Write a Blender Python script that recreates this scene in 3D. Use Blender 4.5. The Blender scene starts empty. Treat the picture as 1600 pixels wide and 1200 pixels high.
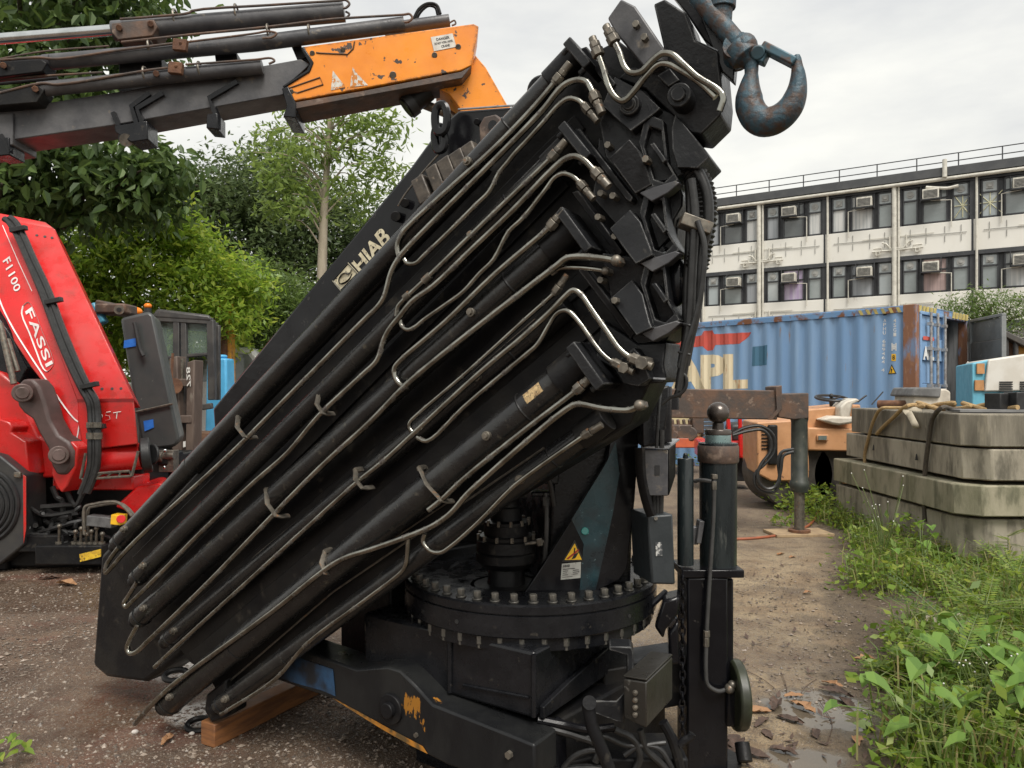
import bpy, bmesh, math, random
import numpy as np
from mathutils import Vector, Matrix, noise as mnoise
random.seed(7); np.random.seed(7)
SC = bpy.context.scene
COL = SC.collection
R = math.radians
# ---------------------------------------------------------------- camera
F, HOR, EYE = 1150.0, 612.0, 1.5
cd = bpy.data.cameras.new('camera'); cam = bpy.data.objects.new('camera', cd); COL.objects.link(cam)
cd.sensor_width = 36; cd.lens = 36 * F / 1600; cd.shift_y = (HOR - 600) / 1600
cd.clip_start = .05; cd.clip_end = 2000
cam.location = (0, 0, EYE); cam.rotation_euler = (R(90), 0, 0)
SC.camera = cam
SC.render.resolution_x = 1024; SC.render.resolution_y = 768
SC.view_settings.view_transform = 'Standard'; SC.view_settings.look = 'None'
SC.view_settings.exposure = 1.32; SC.view_settings.gamma = 1
# ---------------------------------------------------------------- sky and sun (bright overcast)
W = bpy.data.worlds.new('World'); SC.world = W; W.use_nodes = True
nt = W.node_tree; nt.nodes.clear()
N = nt.nodes.new; L = nt.links.new
out = N('ShaderNodeOutputWorld'); bg = N('ShaderNodeBackground'); sky = N('ShaderNodeTexSky')
SUN_EL, SUN_AZ = 56, 160
sky.sky_type = 'NISHITA'; sky.sun_disc = False; sky.sun_elevation = R(SUN_EL); sky.sun_rotation = R(SUN_AZ)
sky.air_density = 2; sky.dust_density = 5
tc = N('ShaderNodeTexCoord'); mp = N('ShaderNodeMapping'); mp.inputs['Scale'].default_value = (1, 1, 3.2)
L(tc.outputs['Generated'], mp.inputs['Vector'])
nz = N('ShaderNodeTexNoise'); nz.inputs['Scale'].default_value = 2.3; nz.inputs['Detail'].default_value = 7; nz.inputs['Roughness'].default_value = .55
L(mp.outputs[0], nz.inputs['Vector'])
cr = N('ShaderNodeValToRGB')
cr.color_ramp.elements[0].position = .37; cr.color_ramp.elements[0].color = (3.15, 3.15, 3.12, 1)
cr.color_ramp.elements[1].position = .63; cr.color_ramp.elements[1].color = (4.3, 4.22, 3.9, 1)
L(nz.outputs['Fac'], cr.inputs['Fac'])
mx = N('ShaderNodeMix'); mx.data_type = 'RGBA'; mx.inputs['Factor'].default_value = .93
L(sky.outputs[0], mx.inputs['A']); L(cr.outputs[0], mx.inputs['B'])
L(mx.outputs['Result'], bg.inputs['Color']); bg.inputs['Strength'].default_value = .1
L(bg.outputs[0], out.inputs['Surface'])
sd = bpy.data.lights.new('sun', 'SUN'); sd.energy = 1.5; sd.angle = R(28); sd.color = (1, .96, .9)
so = bpy.data.objects.new('sun', sd); COL.objects.link(so)
# sun stands behind the camera, high behind thin cloud
sdir = Vector((math.sin(R(SUN_AZ)) * math.cos(R(SUN_EL)), math.cos(R(SUN_AZ)) * math.cos(R(SUN_EL)), math.sin(R(SUN_EL))))
so.rotation_euler = sdir.to_track_quat('Z', 'Y').to_euler(); so.location = (5, 5, 20)

# ---------------------------------------------------------------- picture-to-place helpers
def P(x, y, d): return Vector(((x - 800) / F * d, d, EYE - (y - HOR) / F * d))
def G(x, y, z=0):                     # where the sight line meets the ground (or height z)
    d = (EYE - z) * F / (y - HOR); return P(x, y, d)
class Plane:
    def __init__(s, a, b, c):
        s.p = a; n = (b - a).cross(c - a).normalized()
        if n.dot(Vector((0, 0, EYE)) - a) < 0: n = -n
        s.n = n
    def at(s, x, y, off=0):
        e = Vector((0, 0, EYE)); r = Vector(((x - 800) / F, 1, -(y - HOR) / F))
        q = s.p + s.n * off
        return e + r * ((q - e).dot(s.n) / r.dot(s.n))
def vplane(a, dr):                    # a vertical plane through a along dr
    return Plane(a, a + Vector((dr[0], dr[1], 0)), a + Vector((0, 0, 1)))

# ---------------------------------------------------------------- materials
MATS = {}
def mat(name, col, rough=.5, metal=0, col2=None, scale=6, lo=.42, hi=.62, bump=0, bscale=40, spot=None, sscale=9, slo=.62, shi=.68, spec=.5, det=6, stretch=(1, 1, 1), rvar=.12, coat=0, srough=None, edge=None, erad=.007):
    m = bpy.data.materials.new(name); m.use_nodes = True; t = m.node_tree; n = t.nodes.new; l = t.links.new
    b = t.nodes['Principled BSDF']; b.inputs['Metallic'].default_value = metal
    b.inputs['Specular IOR Level'].default_value = spec; b.inputs['Coat Weight'].default_value = coat
    tc = n('ShaderNodeTexCoord'); mp = n('ShaderNodeMapping'); mp.inputs['Scale'].default_value = stretch
    l(tc.outputs['Object'], mp.inputs['Vector'])
    def ns(sc, d=det):
        x = n('ShaderNodeTexNoise'); x.inputs['Scale'].default_value = sc; x.inputs['Detail'].default_value = d; x.inputs['Roughness'].default_value = .6
        l(mp.outputs[0], x.inputs['Vector']); return x
    def ramp(src, a, c):
        x = n('ShaderNodeMapRange'); x.inputs['From Min'].default_value = a; x.inputs['From Max'].default_value = c; x.clamp = True
        l(src, x.inputs['Value']); return x.outputs[0]
    def mixc(f, a, c):
        x = n('ShaderNodeMix'); x.data_type = 'RGBA'; l(f, x.inputs['Factor'])
        if hasattr(a, 'is_linked'): l(a, x.inputs['A'])
        else: x.inputs['A'].default_value = (*a, 1)
        x.inputs['B'].default_value = (*c, 1); return x.outputs['Result']
    base = ns(scale); c2 = col2 if col2 else tuple(v * .75 for v in col)
    c = mixc(ramp(base.outputs['Fac'], lo, hi), col, c2)
    rr = n('ShaderNodeMapRange'); rr.inputs['From Min'].default_value = .3; rr.inputs['From Max'].default_value = .7
    rr.inputs['To Min'].default_value = max(.03, rough - rvar); rr.inputs['To Max'].default_value = min(1, rough + rvar)
    l(ns(scale * 2.3).outputs['Fac'], rr.inputs['Value']); rgh = rr.outputs[0]
    if spot:
        f = ramp(ns(sscale, 9).outputs['Fac'], slo, shi); c = mixc(f, c, spot)
        if srough is not None:
            q = n('ShaderNodeMix'); l(f, q.inputs['Factor']); l(rgh, q.inputs['A']); q.inputs['B'].default_value = srough; rgh = q.outputs['Result']
        if metal > .3:
            q = n('ShaderNodeMix'); l(f, q.inputs['Factor']); q.inputs['A'].default_value = metal; q.inputs['B'].default_value = 0; l(q.outputs['Result'], b.inputs['Metallic'])
    if edge:                          # bare metal where paint has worn off the edges
        be = n('ShaderNodeBevel'); be.samples = 4; be.inputs['Radius'].default_value = erad
        ge = n('ShaderNodeNewGeometry'); dt = n('ShaderNodeVectorMath'); dt.operation = 'DOT_PRODUCT'; l(be.outputs[0], dt.inputs[0]); l(ge.outputs['Normal'], dt.inputs[1])
        em = n('ShaderNodeMath'); em.operation = 'MULTIPLY'; l(ramp(dt.outputs['Value'], .985, .9), em.inputs[0]); l(ramp(ns(22, 6).outputs['Fac'], .42, .56), em.inputs[1])
        c = mixc(em.outputs[0], c, edge)
    l(c, b.inputs['Base Color']); l(rgh, b.inputs['Roughness'])
    if bump:
        bp = n('ShaderNodeBump'); bp.inputs['Strength'].default_value = bump; bp.inputs['Distance'].default_value = .01
        l(ns(bscale).outputs['Fac'], bp.inputs['Height']); l(bp.outputs[0], b.inputs['Normal'])
    MATS[name] = m; return m
def leafmat(name, cols, trans=.35, rough=.45):
    m = bpy.data.materials.new(name); m.use_nodes = True; t = m.node_tree; n = t.nodes.new; l = t.links.new
    b = t.nodes['Principled BSDF']; o = t.nodes['Material Output']
    g = n('ShaderNodeNewGeometry'); r = n('ShaderNodeValToRGB'); e = r.color_ramp.elements
    for i, c in enumerate(cols):
        p = i / max(1, len(cols) - 1)
        if i < 2: el = e[i]; el.position = p
        else: el = e.new(p)
        el.color = (*c, 1)
    e[1].position = 1 / max(1, len(cols) - 1)
    l(g.outputs['Random Per Island'], r.inputs['Fac']); l(r.outputs[0], b.inputs['Base Color'])
    b.inputs['Roughness'].default_value = rough
    tr = n('ShaderNodeBsdfTranslucent'); hs = n('ShaderNodeHueSaturation'); hs.inputs['Value'].default_value = 1.5; hs.inputs['Hue'].default_value = .485
    l(r.outputs[0], hs.inputs['Color']); l(hs.outputs[0], tr.inputs['Color'])
    ms = n('ShaderNodeMixShader'); ms.inputs[0].default_value = trans
    l(b.outputs[0], ms.inputs[1]); l(tr.outputs[0], ms.inputs[2]); l(ms.outputs[0], o.inputs['Surface'])
    MATS[name] = m; return m

# ---------------------------------------------------------------- mesh builder
def rootloc(o):
    v = Vector((0, 0, 0))
    while o is not None: v += o.location; o = o.parent
    return v
def catmull(pts, sub=4):
    if len(pts) < 3: return list(pts)
    q = [pts[0] * 2 - pts[1]] + list(pts) + [pts[-1] * 2 - pts[-2]]; res = []
    for i in range(1, len(q) - 2):
        p0, p1, p2, p3 = q[i - 1:i + 3]
        t0 = 0; t1 = t0 + max(1e-5, (p1 - p0).length ** .5); t2 = t1 + max(1e-5, (p2 - p1).length ** .5); t3 = t2 + max(1e-5, (p3 - p2).length ** .5)
        for k in range(sub):
            t = t1 + (t2 - t1) * k / sub
            a1 = p0 * ((t1 - t) / (t1 - t0)) + p1 * ((t - t0) / (t1 - t0)); a2 = p1 * ((t2 - t) / (t2 - t1)) + p2 * ((t - t1) / (t2 - t1)); a3 = p2 * ((t3 - t) / (t3 - t2)) + p3 * ((t - t2) / (t3 - t2))
            b1 = a1 * ((t2 - t) / (t2 - t0)) + a2 * ((t - t0) / (t2 - t0)); b2 = a2 * ((t3 - t) / (t3 - t1)) + a3 * ((t - t1) / (t3 - t1))
            res.append(b1 * ((t2 - t) / (t2 - t1)) + b2 * ((t - t1) / (t2 - t1)))
    res.append(pts[-1]); return res
class MB:
    def __init__(s): s.v = []; s.f = []; s.sm = []; s.mi = []; s.m = 0
    def face(s, idx, smooth=False): s.f.append(tuple(idx)); s.sm.append(smooth); s.mi.append(s.m)
    def add(s, vs, fs, smooth=False):
        o = len(s.v); s.v += [Vector(v) for v in vs]
        for f in fs: s.face([o + i for i in f], smooth)
        return s
    def box(s, c, size, rot=None, taper=1):
        x, y, z = [k / 2 for k in size]; vs = []
        for sx, sy, sz in ((-1, -1, -1), (1, -1, -1), (1, 1, -1), (-1, 1, -1), (-1, -1, 1), (1, -1, 1), (1, 1, 1), (-1, 1, 1)):
            k = taper if sz > 0 else 1; p = Vector((sx * x * k, sy * y * k, sz * z))
            if rot is not None: p = rot @ p
            vs.append(Vector(c) + p)
        return s.add(vs, [(0, 3, 2, 1), (4, 5, 6, 7), (0, 1, 5, 4), (1, 2, 6, 5), (2, 3, 7, 6), (3, 0, 4, 7)])
    def hexa(s, a, b):               # two quads joined into a solid
        return s.add(list(a) + list(b), [(0, 1, 2, 3), (7, 6, 5, 4), (0, 4, 5, 1), (1, 5, 6, 2), (2, 6, 7, 3), (3, 7, 4, 0)])
    def prism(s, pts, vec):
        n = len(pts); vec = Vector(vec)
        return s.add(list(pts) + [p + vec for p in pts], [tuple(range(n)), tuple(range(2 * n - 1, n - 1, -1))] + [(i, i + n, (i + 1) % n + n, (i + 1) % n) for i in range(n)])
    def poly(s, pts): return s.add(pts, [tuple(range(len(pts)))])
    def tube(s, pts, r, seg=8, closed=False, cap=True, flat=1):
        n = len(pts); o = len(s.v); rs = r if hasattr(r, '__len__') else [r] * n
        up = None
        for i, p in enumerate(pts):
            if closed: t = pts[(i + 1) % n] - pts[i - 1]
            else: t = pts[min(i + 1, n - 1)] - pts[max(i - 1, 0)]
            t = t.normalized() if t.length > 1e-9 else Vector((0, 0, 1))
            if up is None: up = t.orthogonal().normalized()
            up = (up - t * up.dot(t)); up = up.normalized() if up.length > 1e-6 else t.orthogonal().normalized()
            w = t.cross(up)
            for k in range(seg):
                a = 2 * math.pi * k / seg; s.v.append(p + (up * math.cos(a) + w * math.sin(a) * flat) * rs[i])
        for i in range(n if closed else n - 1):
            j = (i + 1) % n
            for k in range(seg):
                s.face((o + i * seg + k, o + i * seg + (k + 1) % seg, o + j * seg + (k + 1) % seg, o + j * seg + k), seg > 6)
        if cap and not closed:
            s.face([o + k for k in range(seg - 1, -1, -1)]); s.face([o + (n - 1) * seg + k for k in range(seg)])
        return s
    def cyl(s, a, b, r, r2=None, seg=20): return s.tube([Vector(a), Vector(b)], [r, r if r2 is None else r2], seg)
    def lathe(s, base, prof, seg=28, axis=(0, 0, 1)):
        ax = Vector(axis).normalized(); u = ax.orthogonal().normalized(); w = ax.cross(u); o = len(s.v); base = Vector(base)
        for r, h in prof:
            for k in range(seg):
                a = 2 * math.pi * k / seg; s.v.append(base + ax * h + (u * math.cos(a) + w * math.sin(a)) * r)
        for i in range(len(prof) - 1):
            dr, dh = prof[i + 1][0] - prof[i][0], prof[i + 1][1] - prof[i][1]
            for k in range(seg):
                s.face((o + i * seg + k, o + i * seg + (k + 1) % seg, o + (i + 1) * seg + (k + 1) % seg, o + (i + 1) * seg + k), seg > 8)
        s.face([o + k for k in range(seg - 1, -1, -1)]); s.face([o + (len(prof) - 1) * seg + k for k in range(seg)])
        return s
    def ball(s, c, r, seg=16, rings=10, sq=(1, 1, 1)):
        pr = []
        for i in range(rings + 1):
            a = math.pi * i / rings; pr.append((max(.001, math.sin(a)) * r, -math.cos(a) * r))
        o = len(s.v); s.lathe(c, pr, seg)
        if sq != (1, 1, 1):
            for i in range(o, len(s.v)):
                d = s.v[i] - Vector(c); s.v[i] = Vector(c) + Vector((d.x * sq[0], d.y * sq[1], d.z * sq[2]))
        return s
    def split(s, name, m, parent=None, **kw):          # every loose piece an object of its own
        par = list(range(len(s.v)))
        def fd(i):
            while par[i] != i: par[i] = par[par[i]]; i = par[i]
            return i
        for f in s.f:
            for i in f[1:]: par[fd(i)] = fd(f[0])
        g = {}
        for k, f in enumerate(s.f): g.setdefault(fd(f[0]), []).append(k)
        res = []
        for ks in g.values():
            q = MB(); mp = {}
            for k in ks:
                for i in s.f[k]:
                    if i not in mp: mp[i] = len(q.v); q.v.append(s.v[i])
                q.m = s.mi[k]; q.face([mp[i] for i in s.f[k]], s.sm[k])
            res.append(q.build(name, m, parent, **kw))
        return res
    def build(s, name, m, parent=None, bevel=0, fix=True, seg=2):
        lo = rootloc(parent); me = bpy.data.meshes.new(name)
        me.from_pydata([v - lo for v in s.v], [], s.f)
        for p, q, k in zip(me.polygons, s.sm, s.mi): p.use_smooth = q; p.material_index = k
        for x in (m if isinstance(m, (list, tuple)) else [m]): me.materials.append(x)
        if fix:
            bm = bmesh.new(); bm.from_mesh(me); bmesh.ops.recalc_face_normals(bm, faces=bm.faces); bm.to_mesh(me); bm.free()
        me.set_sharp_from_angle(angle=R(38)); me.update(); o = bpy.data.objects.new(name, me); COL.objects.link(o); o.parent = parent
        if bevel:
            b = o.modifiers.new('Bevel', 'BEVEL'); b.width = bevel; b.segments = seg; b.limit_method = 'ANGLE'; b.angle_limit = R(40)
        return o
def tag(o, label, cat, group=None):
    o['label'] = label; o['category'] = cat
    if group: o['group'] = group
    return o
def thing(name, label, cat, loc, group=None):
    o = bpy.data.objects.new(name, None); COL.objects.link(o); o.location = loc; o.empty_display_size = .1
    return tag(o, label, cat, group)
def struct(o): o['kind'] = 'structure'; return o
def kids(o): return [c for c in bpy.data.objects if c.parent == o]
def dup(o, loc=None, label=None, rz=0, parent=None, sc=1):
    c = o.copy(); COL.objects.link(c); c.parent = parent
    if loc is not None: c.location = loc; c.rotation_euler = (0, 0, rz)
    if sc != 1: c.scale = (sc, sc, sc)
    if label: c['label'] = label
    for k in kids(o): dup(k, parent=c)
    return c
_tc = {}
def textmesh(txt, bold=0.0, space=1.0):
    k = (txt, bold, space)
    if k not in _tc:
        cu = bpy.data.curves.new('letters', 'FONT'); cu.body = txt; cu.offset = bold; cu.space_character = space; cu.resolution_u = 4
        ob = bpy.data.objects.new('letters', cu); COL.objects.link(ob)
        me = bpy.data.meshes.new_from_object(ob.evaluated_get(bpy.context.evaluated_depsgraph_get()))
        co = np.array([v.co[:2] for v in me.vertices]); fs = [tuple(p.vertices) for p in me.polygons]
        bpy.data.objects.remove(ob); bpy.data.curves.remove(cu); bpy.data.meshes.remove(me)
        mn, mxx = co.min(0), co.max(0); _tc[k] = ((co - mn) / (mxx - mn), fs)
    return _tc[k]
def text(mb, txt, quad, bold=0.0, space=1.0):      # lettering laid into the quad BL, BR, TR, TL
    co, fs = textmesh(txt, bold, space); a, b, c, d = quad
    return mb.add([a * (1 - u) * (1 - v) + b * u * (1 - v) + c * u * v + d * (1 - u) * v for u, v in co], fs)
def jit(v, a): return v + Vector((random.uniform(-a, a), random.uniform(-a, a), random.uniform(-a, a)))
# ---------------------------------------------------------------- shared materials
black = mat('black_paint', (.0065, .007, .0085), .25, 0, (.012, .0122, .014), 7, bump=.12, bscale=90, spec=.32, spot=(.05, .045, .037), sscale=26, slo=.64, shi=.72, rvar=.16)
cylpaint = mat('scuffed_cylinder_paint', (.012, .012, .0125), .23, 0, (.02, .0195, .0185), 8, bump=.14, bscale=80, spec=.5, spot=(.065, .058, .045), sscale=28, slo=.62, shi=.74, rvar=.12)
blackdirty = mat('dirty_black_paint', (.008, .008, .009), .40, 0, (.017, .016, .015), 5, bump=.2, bscale=60, spot=(.05, .044, .036), sscale=15, slo=.6, shi=.72, spec=.2)
headmat = mat('edge_worn_black_paint', (.009, .0095, .011), .36, 0, (.016, .0165, .018), 6, bump=.22, bscale=70, spot=(.05, .046, .04), sscale=19, slo=.62, shi=.74, spec=.26, edge=(.17, .17, .165))
blackgloss = mat('wet_black_paint', (.005, .005, .0065), .2, 0, (.009, .009, .0105), 4, bump=.06, bscale=30, rvar=.1, spec=.3, spot=(.035, .032, .03), sscale=22, slo=.66, shi=.7)
steelpipe = mat('oily_steel_pipe', (.31, .305, .27), .19, 1, (.17, .162, .14), 11, spot=(.06, .05, .045), sscale=30, slo=.55, shi=.66, rvar=.1)
nutsteel = mat('dull_plated_steel', (.19, .17, .14), .42, .6, (.11, .1, .085), 30, spot=(.19, .1, .05), sscale=45, slo=.6, shi=.68, bump=.1)
chrome = mat('chromed_rod', (.62, .64, .64), .14, 1, (.5, .52, .52), 8, rvar=.05)
darkpipe = mat('painted_dark_pipe', (.05, .05, .05), .35, 0, (.035, .035, .034), 12)
rust = mat('brown_rust', (.10, .045, .025), .8, 0, (.17, .08, .04), 18, bump=.4, bscale=70)
rubber = mat('black_rubber', (.014, .014, .015), .5, 0, (.022, .022, .022), 20, rvar=.1)
red = mat('red_paint', (.62, .012, .012), .3, 0, (.52, .016, .012), 3, spot=(.30, .03, .022), sscale=6, slo=.56, shi=.8, coat=.2, bump=.05, bscale=20, edge=(.30, .06, .045), erad=.02)
whitepaint = mat('white_paint', (.75, .74, .70), .5, 0, (.6, .59, .55), 6)
cream = mat('cream_decal', (.66, .6, .42), .4, 0, (.5, .44, .3), 30, spot=(.05, .045, .04), sscale=60, slo=.6, shi=.64)
orange = mat('chipped_orange_paint', (.80, .265, .014), .36, 0, (.70, .21, .012), 3, edge=(.05, .035, .03), erad=.03, spot=(.06, .04, .03), sscale=13, slo=.625, shi=.635, bump=.12, bscale=14, det=9)
greybeam = mat('worn_grey_black_paint', (.05, .05, .055), .4, 0, (.10, .098, .10), 4, spot=(.17, .145, .115), sscale=13, slo=.62, shi=.7, bump=.2, bscale=30)
rustybeam = mat('rust_and_black_paint', (.06, .045, .038), .6, 0, (.12, .065, .04), 6, spot=(.17, .12, .09), sscale=14, slo=.6, shi=.68, bump=.3, bscale=40)
yellow = mat('yellow_sticker', (.85, .5, .02), .4, 0, (.78, .44, .02), 12)
wood = mat('orange_brown_timber', (.24, .10, .035), .6, 0, (.13, .055, .025), 5, stretch=(1, 1, 8), bump=.2, bscale=30)
glass = mat('dusty_glass', (.12, .15, .14), .12, 0, (.18, .2, .19), 3, spec=.8)
# ================================================================ THE BLACK FOLDED LOADER CRANE
JIB = Plane(P(905, 75, 2.25), P(940, 690, 2.25), P(200, 1000, 3.3))
jn = JIB.n; J = JIB.at
RC = P(828, 905, 3.05); RX, RY = RC.x, RC.y       # slewing axis on the ground plan
crane = thing('loader_crane', 'big black folded loader crane with rows of cylinders and bent steel pipes', 'crane', (RX, RY, 0))
def jr(x, y, px, off=0): return px * J(x, y, off).y / F       # picture radius -> metres there
def jpoly(pts, off): return [J(x, y, off) for x, y in pts]
def jprism(name, pts, off, thick, m, parent=crane, bevel=.004, tilt=0):
    cx, cy = sum(p[0] for p in pts) / len(pts), sum(p[1] for p in pts) / len(pts); tx, ty = random.uniform(-tilt, tilt), random.uniform(-tilt, tilt)
    mb = MB(); mb.prism([J(x, y, off + tx * (x - cx) + ty * (y - cy)) for x, y in pts], -jn * thick); return mb.build(name, m, parent, bevel)
# --- boom body behind the cylinders
BODY = [(900, 95), (965, 62), (1040, 120), (1066, 300), (1045, 470), (1015, 600), (985, 662), (900, 715), (760, 800), (640, 880), (430, 1040), (380, 1085), (345, 1092), (320, 1050), (296, 1035), (270, 1000), (238, 1000), (205, 930), (178, 880)]
body = jprism('extension_boom', BODY, -.085, .20, blackdirty, bevel=.006)
mb = MB()                                             # long ribs and weld seams of the nested boom walls
for (x0, y0, x1, y1, w) in ((880, 280, 240, 930, 9), (930, 500, 300, 1030, 10), (955, 400, 262, 990, 9), (905, 190, 210, 880, 8)):
    a, b = J(x0, y0, -.07), J(x1, y1, -.07); d = (b - a).normalized(); s = d.cross(jn).normalized() * .03
    mb.hexa([a - s, a + s, b + s, b - s], [q - jn * .04 for q in (a - s, a + s, b + s, b - s)])
mb.split('boom_wall', blackdirty, crane, bevel=.003)
# thin bright rods drawn as edge highlights between the tubes
mb = MB()
mb.tube([J(862, 477, -.03), J(600, 702, -.03), J(400, 868, -.03), J(290, 975, -.03)], .0035, 6)
mb.tube([J(850, 700, -.05), J(520, 925, -.05), J(350, 1072, -.05)], .004, 6)
mb.tube([J(700, 785, -.06), J(430, 965, -.06), J(330, 1050, -.06)], .003, 6)
mb.split('highlight_rod', nutsteel, crane)
# --- extension cylinders
def cylinder(x0, y0, x1, y1, dia, off, flange=None, lip=True):
    a, b = J(x0, y0, off), J(x1, y1, off); d = (a - b).normalized(); r = dia / 2
    mb = MB(); mb.cyl(b, a, r, seg=28)
    for k in (.22, .5, .78):
        c = b.lerp(a, k)
        if lip and k == .22: mb.cyl(c - d * .012, c + d * .012, r + .0025, seg=28)
    c = mb.build('extension_cylinder', cylpaint, crane)
    for k in (.05, .84):
        q = b.lerp(a, k); mb = MB(); mb.cyl(q + jn * r * .8, q + jn * (r + .014), .015, seg=12); mb.cyl(q + jn * (r + .01), q + jn * (r + .024), .010, seg=6); mb.build('port_plug', nutsteel, c, .001)
    mb = MB()
    for k in (.012, .9, .965): q = b.lerp(a, k); mb.tube([q - d * .004, q, q + d * .004], [r + .0005, r + .0035, r + .0005], 28, cap=False)
    mb.split('weld_bead', blackdirty, c)
    mb = MB(); mb.cyl(b - d * .035, b + d * .002, r * .72, seg=20); mb.cyl(b - d * .05, b - d * .035, r * .3, seg=12)
    mb.build('end_cap', blackdirty, c, .003)
    mb = MB(); mb.cyl(a - d * .10, a + d * .01, r + .006, seg=28); mb.build('collar', blackdirty, c, .002)
    if flange:
        w, h, t = flange; s = d.cross(jn).normalized(); s = s if s.z < 0 else -s; mb = MB(); q = a + d * .02 + s * .03
        rot = Matrix((d, s, jn)).transposed(); mb.box(q, (t, w, h), rot)
        for sx in (-1, 1):
            mb.cyl(q + s * sx * w * .4 + jn * h * .3 - d * .0, q + s * sx * w * .4 + jn * h * .3 - d * (t / 2 + .02), .011, seg=6)
        mb.build('mounting_flange', headmat, c, .004)
    return c
cylinder(897, 92, 184, 850, .075, .0, (.11, .13, .03))
cylinder(893, 225, 214, 904, .075, .0, (.14, .13, .03))
cylinder(893, 360, 217, 966, .088, -.002, (.16, .14, .03))
cylinder(885, 480, 262, 1000, .07, -.04)
cylinder(912, 566, 262, 1099, .112, .005, (.16, .16, .035))
cylinder(945, 655, 343, 1102, .075, -.03)
# --- hydraulic pipes, traced one by one
PIPES = [  # points, radius in metres, offset, nut at start
 ([(874, 120), (850, 150), (810, 194), (767, 237), (700, 297), (642, 350), (628, 366), (621, 384), (624, 402)], .0098, .05, 1),
 ([(931, 155), (917, 128), (901, 125), (880, 134), (850, 170), (822, 200), (740, 283), (675, 348), (626, 400), (612, 424), (600, 465), (588, 482), (575, 494), (465, 605), (370, 700), (305, 760), (230, 828), (192, 866), (172, 889), (165, 895), (166, 885), (174, 871), (186, 855)], .0105, .055, 1),
 ([(919, 172), (911, 163), (902, 156), (889, 154), (874, 163), (850, 190), (822, 221), (804, 240), (793, 254), (780, 270), (765, 299), (745, 319), (700, 364), (662, 400), (650, 411), (636, 411), (632, 405)], .0088, .05, 1),
 ([(867, 240), (858, 250), (775, 330), (672, 430), (630, 470), (622, 480), (620, 494)], .0098, .052, 1),
 ([(935, 274), (926, 264), (915, 252), (900, 244), (885, 247), (866, 262), (800, 330), (740, 387), (677, 447), (645, 470), (624, 495), (608, 515), (600, 531), (590, 562), (567, 585), (500, 648), (450, 707), (400, 751), (315, 831), (260, 887), (205, 941), (197, 948), (194, 943), (200, 933), (215, 909)], .0105, .06, 1),
 ([(912, 293), (905, 285), (897, 277), (882, 271), (867, 277), (852, 297), (817, 341), (795, 362), (772, 405), (750, 427), (725, 455), (695, 477), (662, 500), (650, 510), (637, 515), (627, 508), (626, 500)], .0088, .05, 1),
 ([(865, 348), (858, 356), (775, 427), (697, 502), (662, 532), (627, 562), (617, 575), (618, 590), (628, 602), (639, 604)], .0105, .055, 1),
 ([(962, 407), (937, 403), (898, 401), (884, 404), (870, 415), (815, 457), (757, 502), (675, 567), (632, 604), (580, 658), (500, 731), (400, 833), (330, 906), (232, 1001), (212, 1019), (202, 1020), (199, 1012), (204, 998), (216, 976)], .0112, .06, 2),
 ([(945, 423), (925, 420), (897, 418), (875, 419), (862, 428)], .0085, .04, 2),
 ([(872, 450), (866, 458), (825, 495), (725, 586), (650, 650), (641, 660), (640, 668), (645, 676)], .0085, .035, 1),
 ([(995, 563), (984, 558), (968, 545), (955, 527), (925, 484), (908, 460), (896, 453), (884, 462), (866, 481), (817, 526), (750, 582), (650, 674), (600, 720), (560, 752), (480, 824), (400, 897), (287, 1000), (242, 1042)], .0102, .05, 3),
 ([(967, 570), (952, 562), (937, 548), (900, 497), (885, 485), (871, 489), (858, 508), (840, 538), (822, 554), (725, 636), (677, 684), (664, 689), (652, 683)], .0088, .045, 3),
 ([(907, 604), (897, 613), (825, 668), (725, 748), (690, 781), (670, 797)], .0105, .065, 1),
 ([(998, 634), (985, 640), (972, 641), (937, 637), (902, 631), (884, 640), (820, 692), (755, 749), (730, 772), (706, 800), (682, 818), (650, 833), (580, 858), (537, 872), (505, 892), (430, 952), (280, 1062), (242, 1096), (211, 1131)], .0108, .07, 2),
 ([(920, 676), (912, 681), (825, 742), (800, 762), (750, 813), (705, 853), (688, 863), (672, 860), (661, 846), (664, 834)], .0085, .04, 1),
 ([(638, 840), (635, 878), (630, 890), (620, 900), (560, 945), (480, 1005), (431, 1060), (345, 1116)], .0088, .03, 0),
]
for pts, r, off, kind in PIPES:
    pp = catmull([J(x, y, off) for x, y in pts], 4)
    mb = MB(); mb.tube(pp, r, 10); pipe = mb.build('hydraulic_pipe', steelpipe, crane)
    if kind:
        d = (pp[0] - pp[2]).normalized(); mb = MB()
        if kind in (1, 3):
            mb.cyl(pp[0] - d * .018, pp[0] + d * .006, r * 1.75, seg=6); mb.cyl(pp[0] + d * .008, pp[0] + d * .022, r * 1.45, seg=6); mb.cyl(pp[0] + d * .02, pp[0] + d * .05, r * 1.3, seg=10)
            mb.cyl(pp[0] - d * .026, pp[0] - d * .017, r * 1.3, seg=12)
            if kind == 3: mb.cyl(pp[0] + d * .02 + jn * .02, pp[0] + d * .02 - jn * .05, r * 2, seg=6)
        else: mb.ball(pp[0] + d * .002, r * 1.55); mb.cyl(pp[0], pp[0] - jn * .05, r * 1.4, seg=6)
        mb.build('pipe_nut', nutsteel, pipe, .0012)
# pipe joint sleeves
mb = MB()
for (xa, ya, xb, yb, o, r) in ((672, 430, 662, 440, .052, .0135), (640, 459, 632, 466, .052, .013)):
    mb.cyl(J(xa, ya, o), J(xb, yb, o), r, seg=10)
mb.split('pipe_sleeve', nutsteel, crane)
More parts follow.
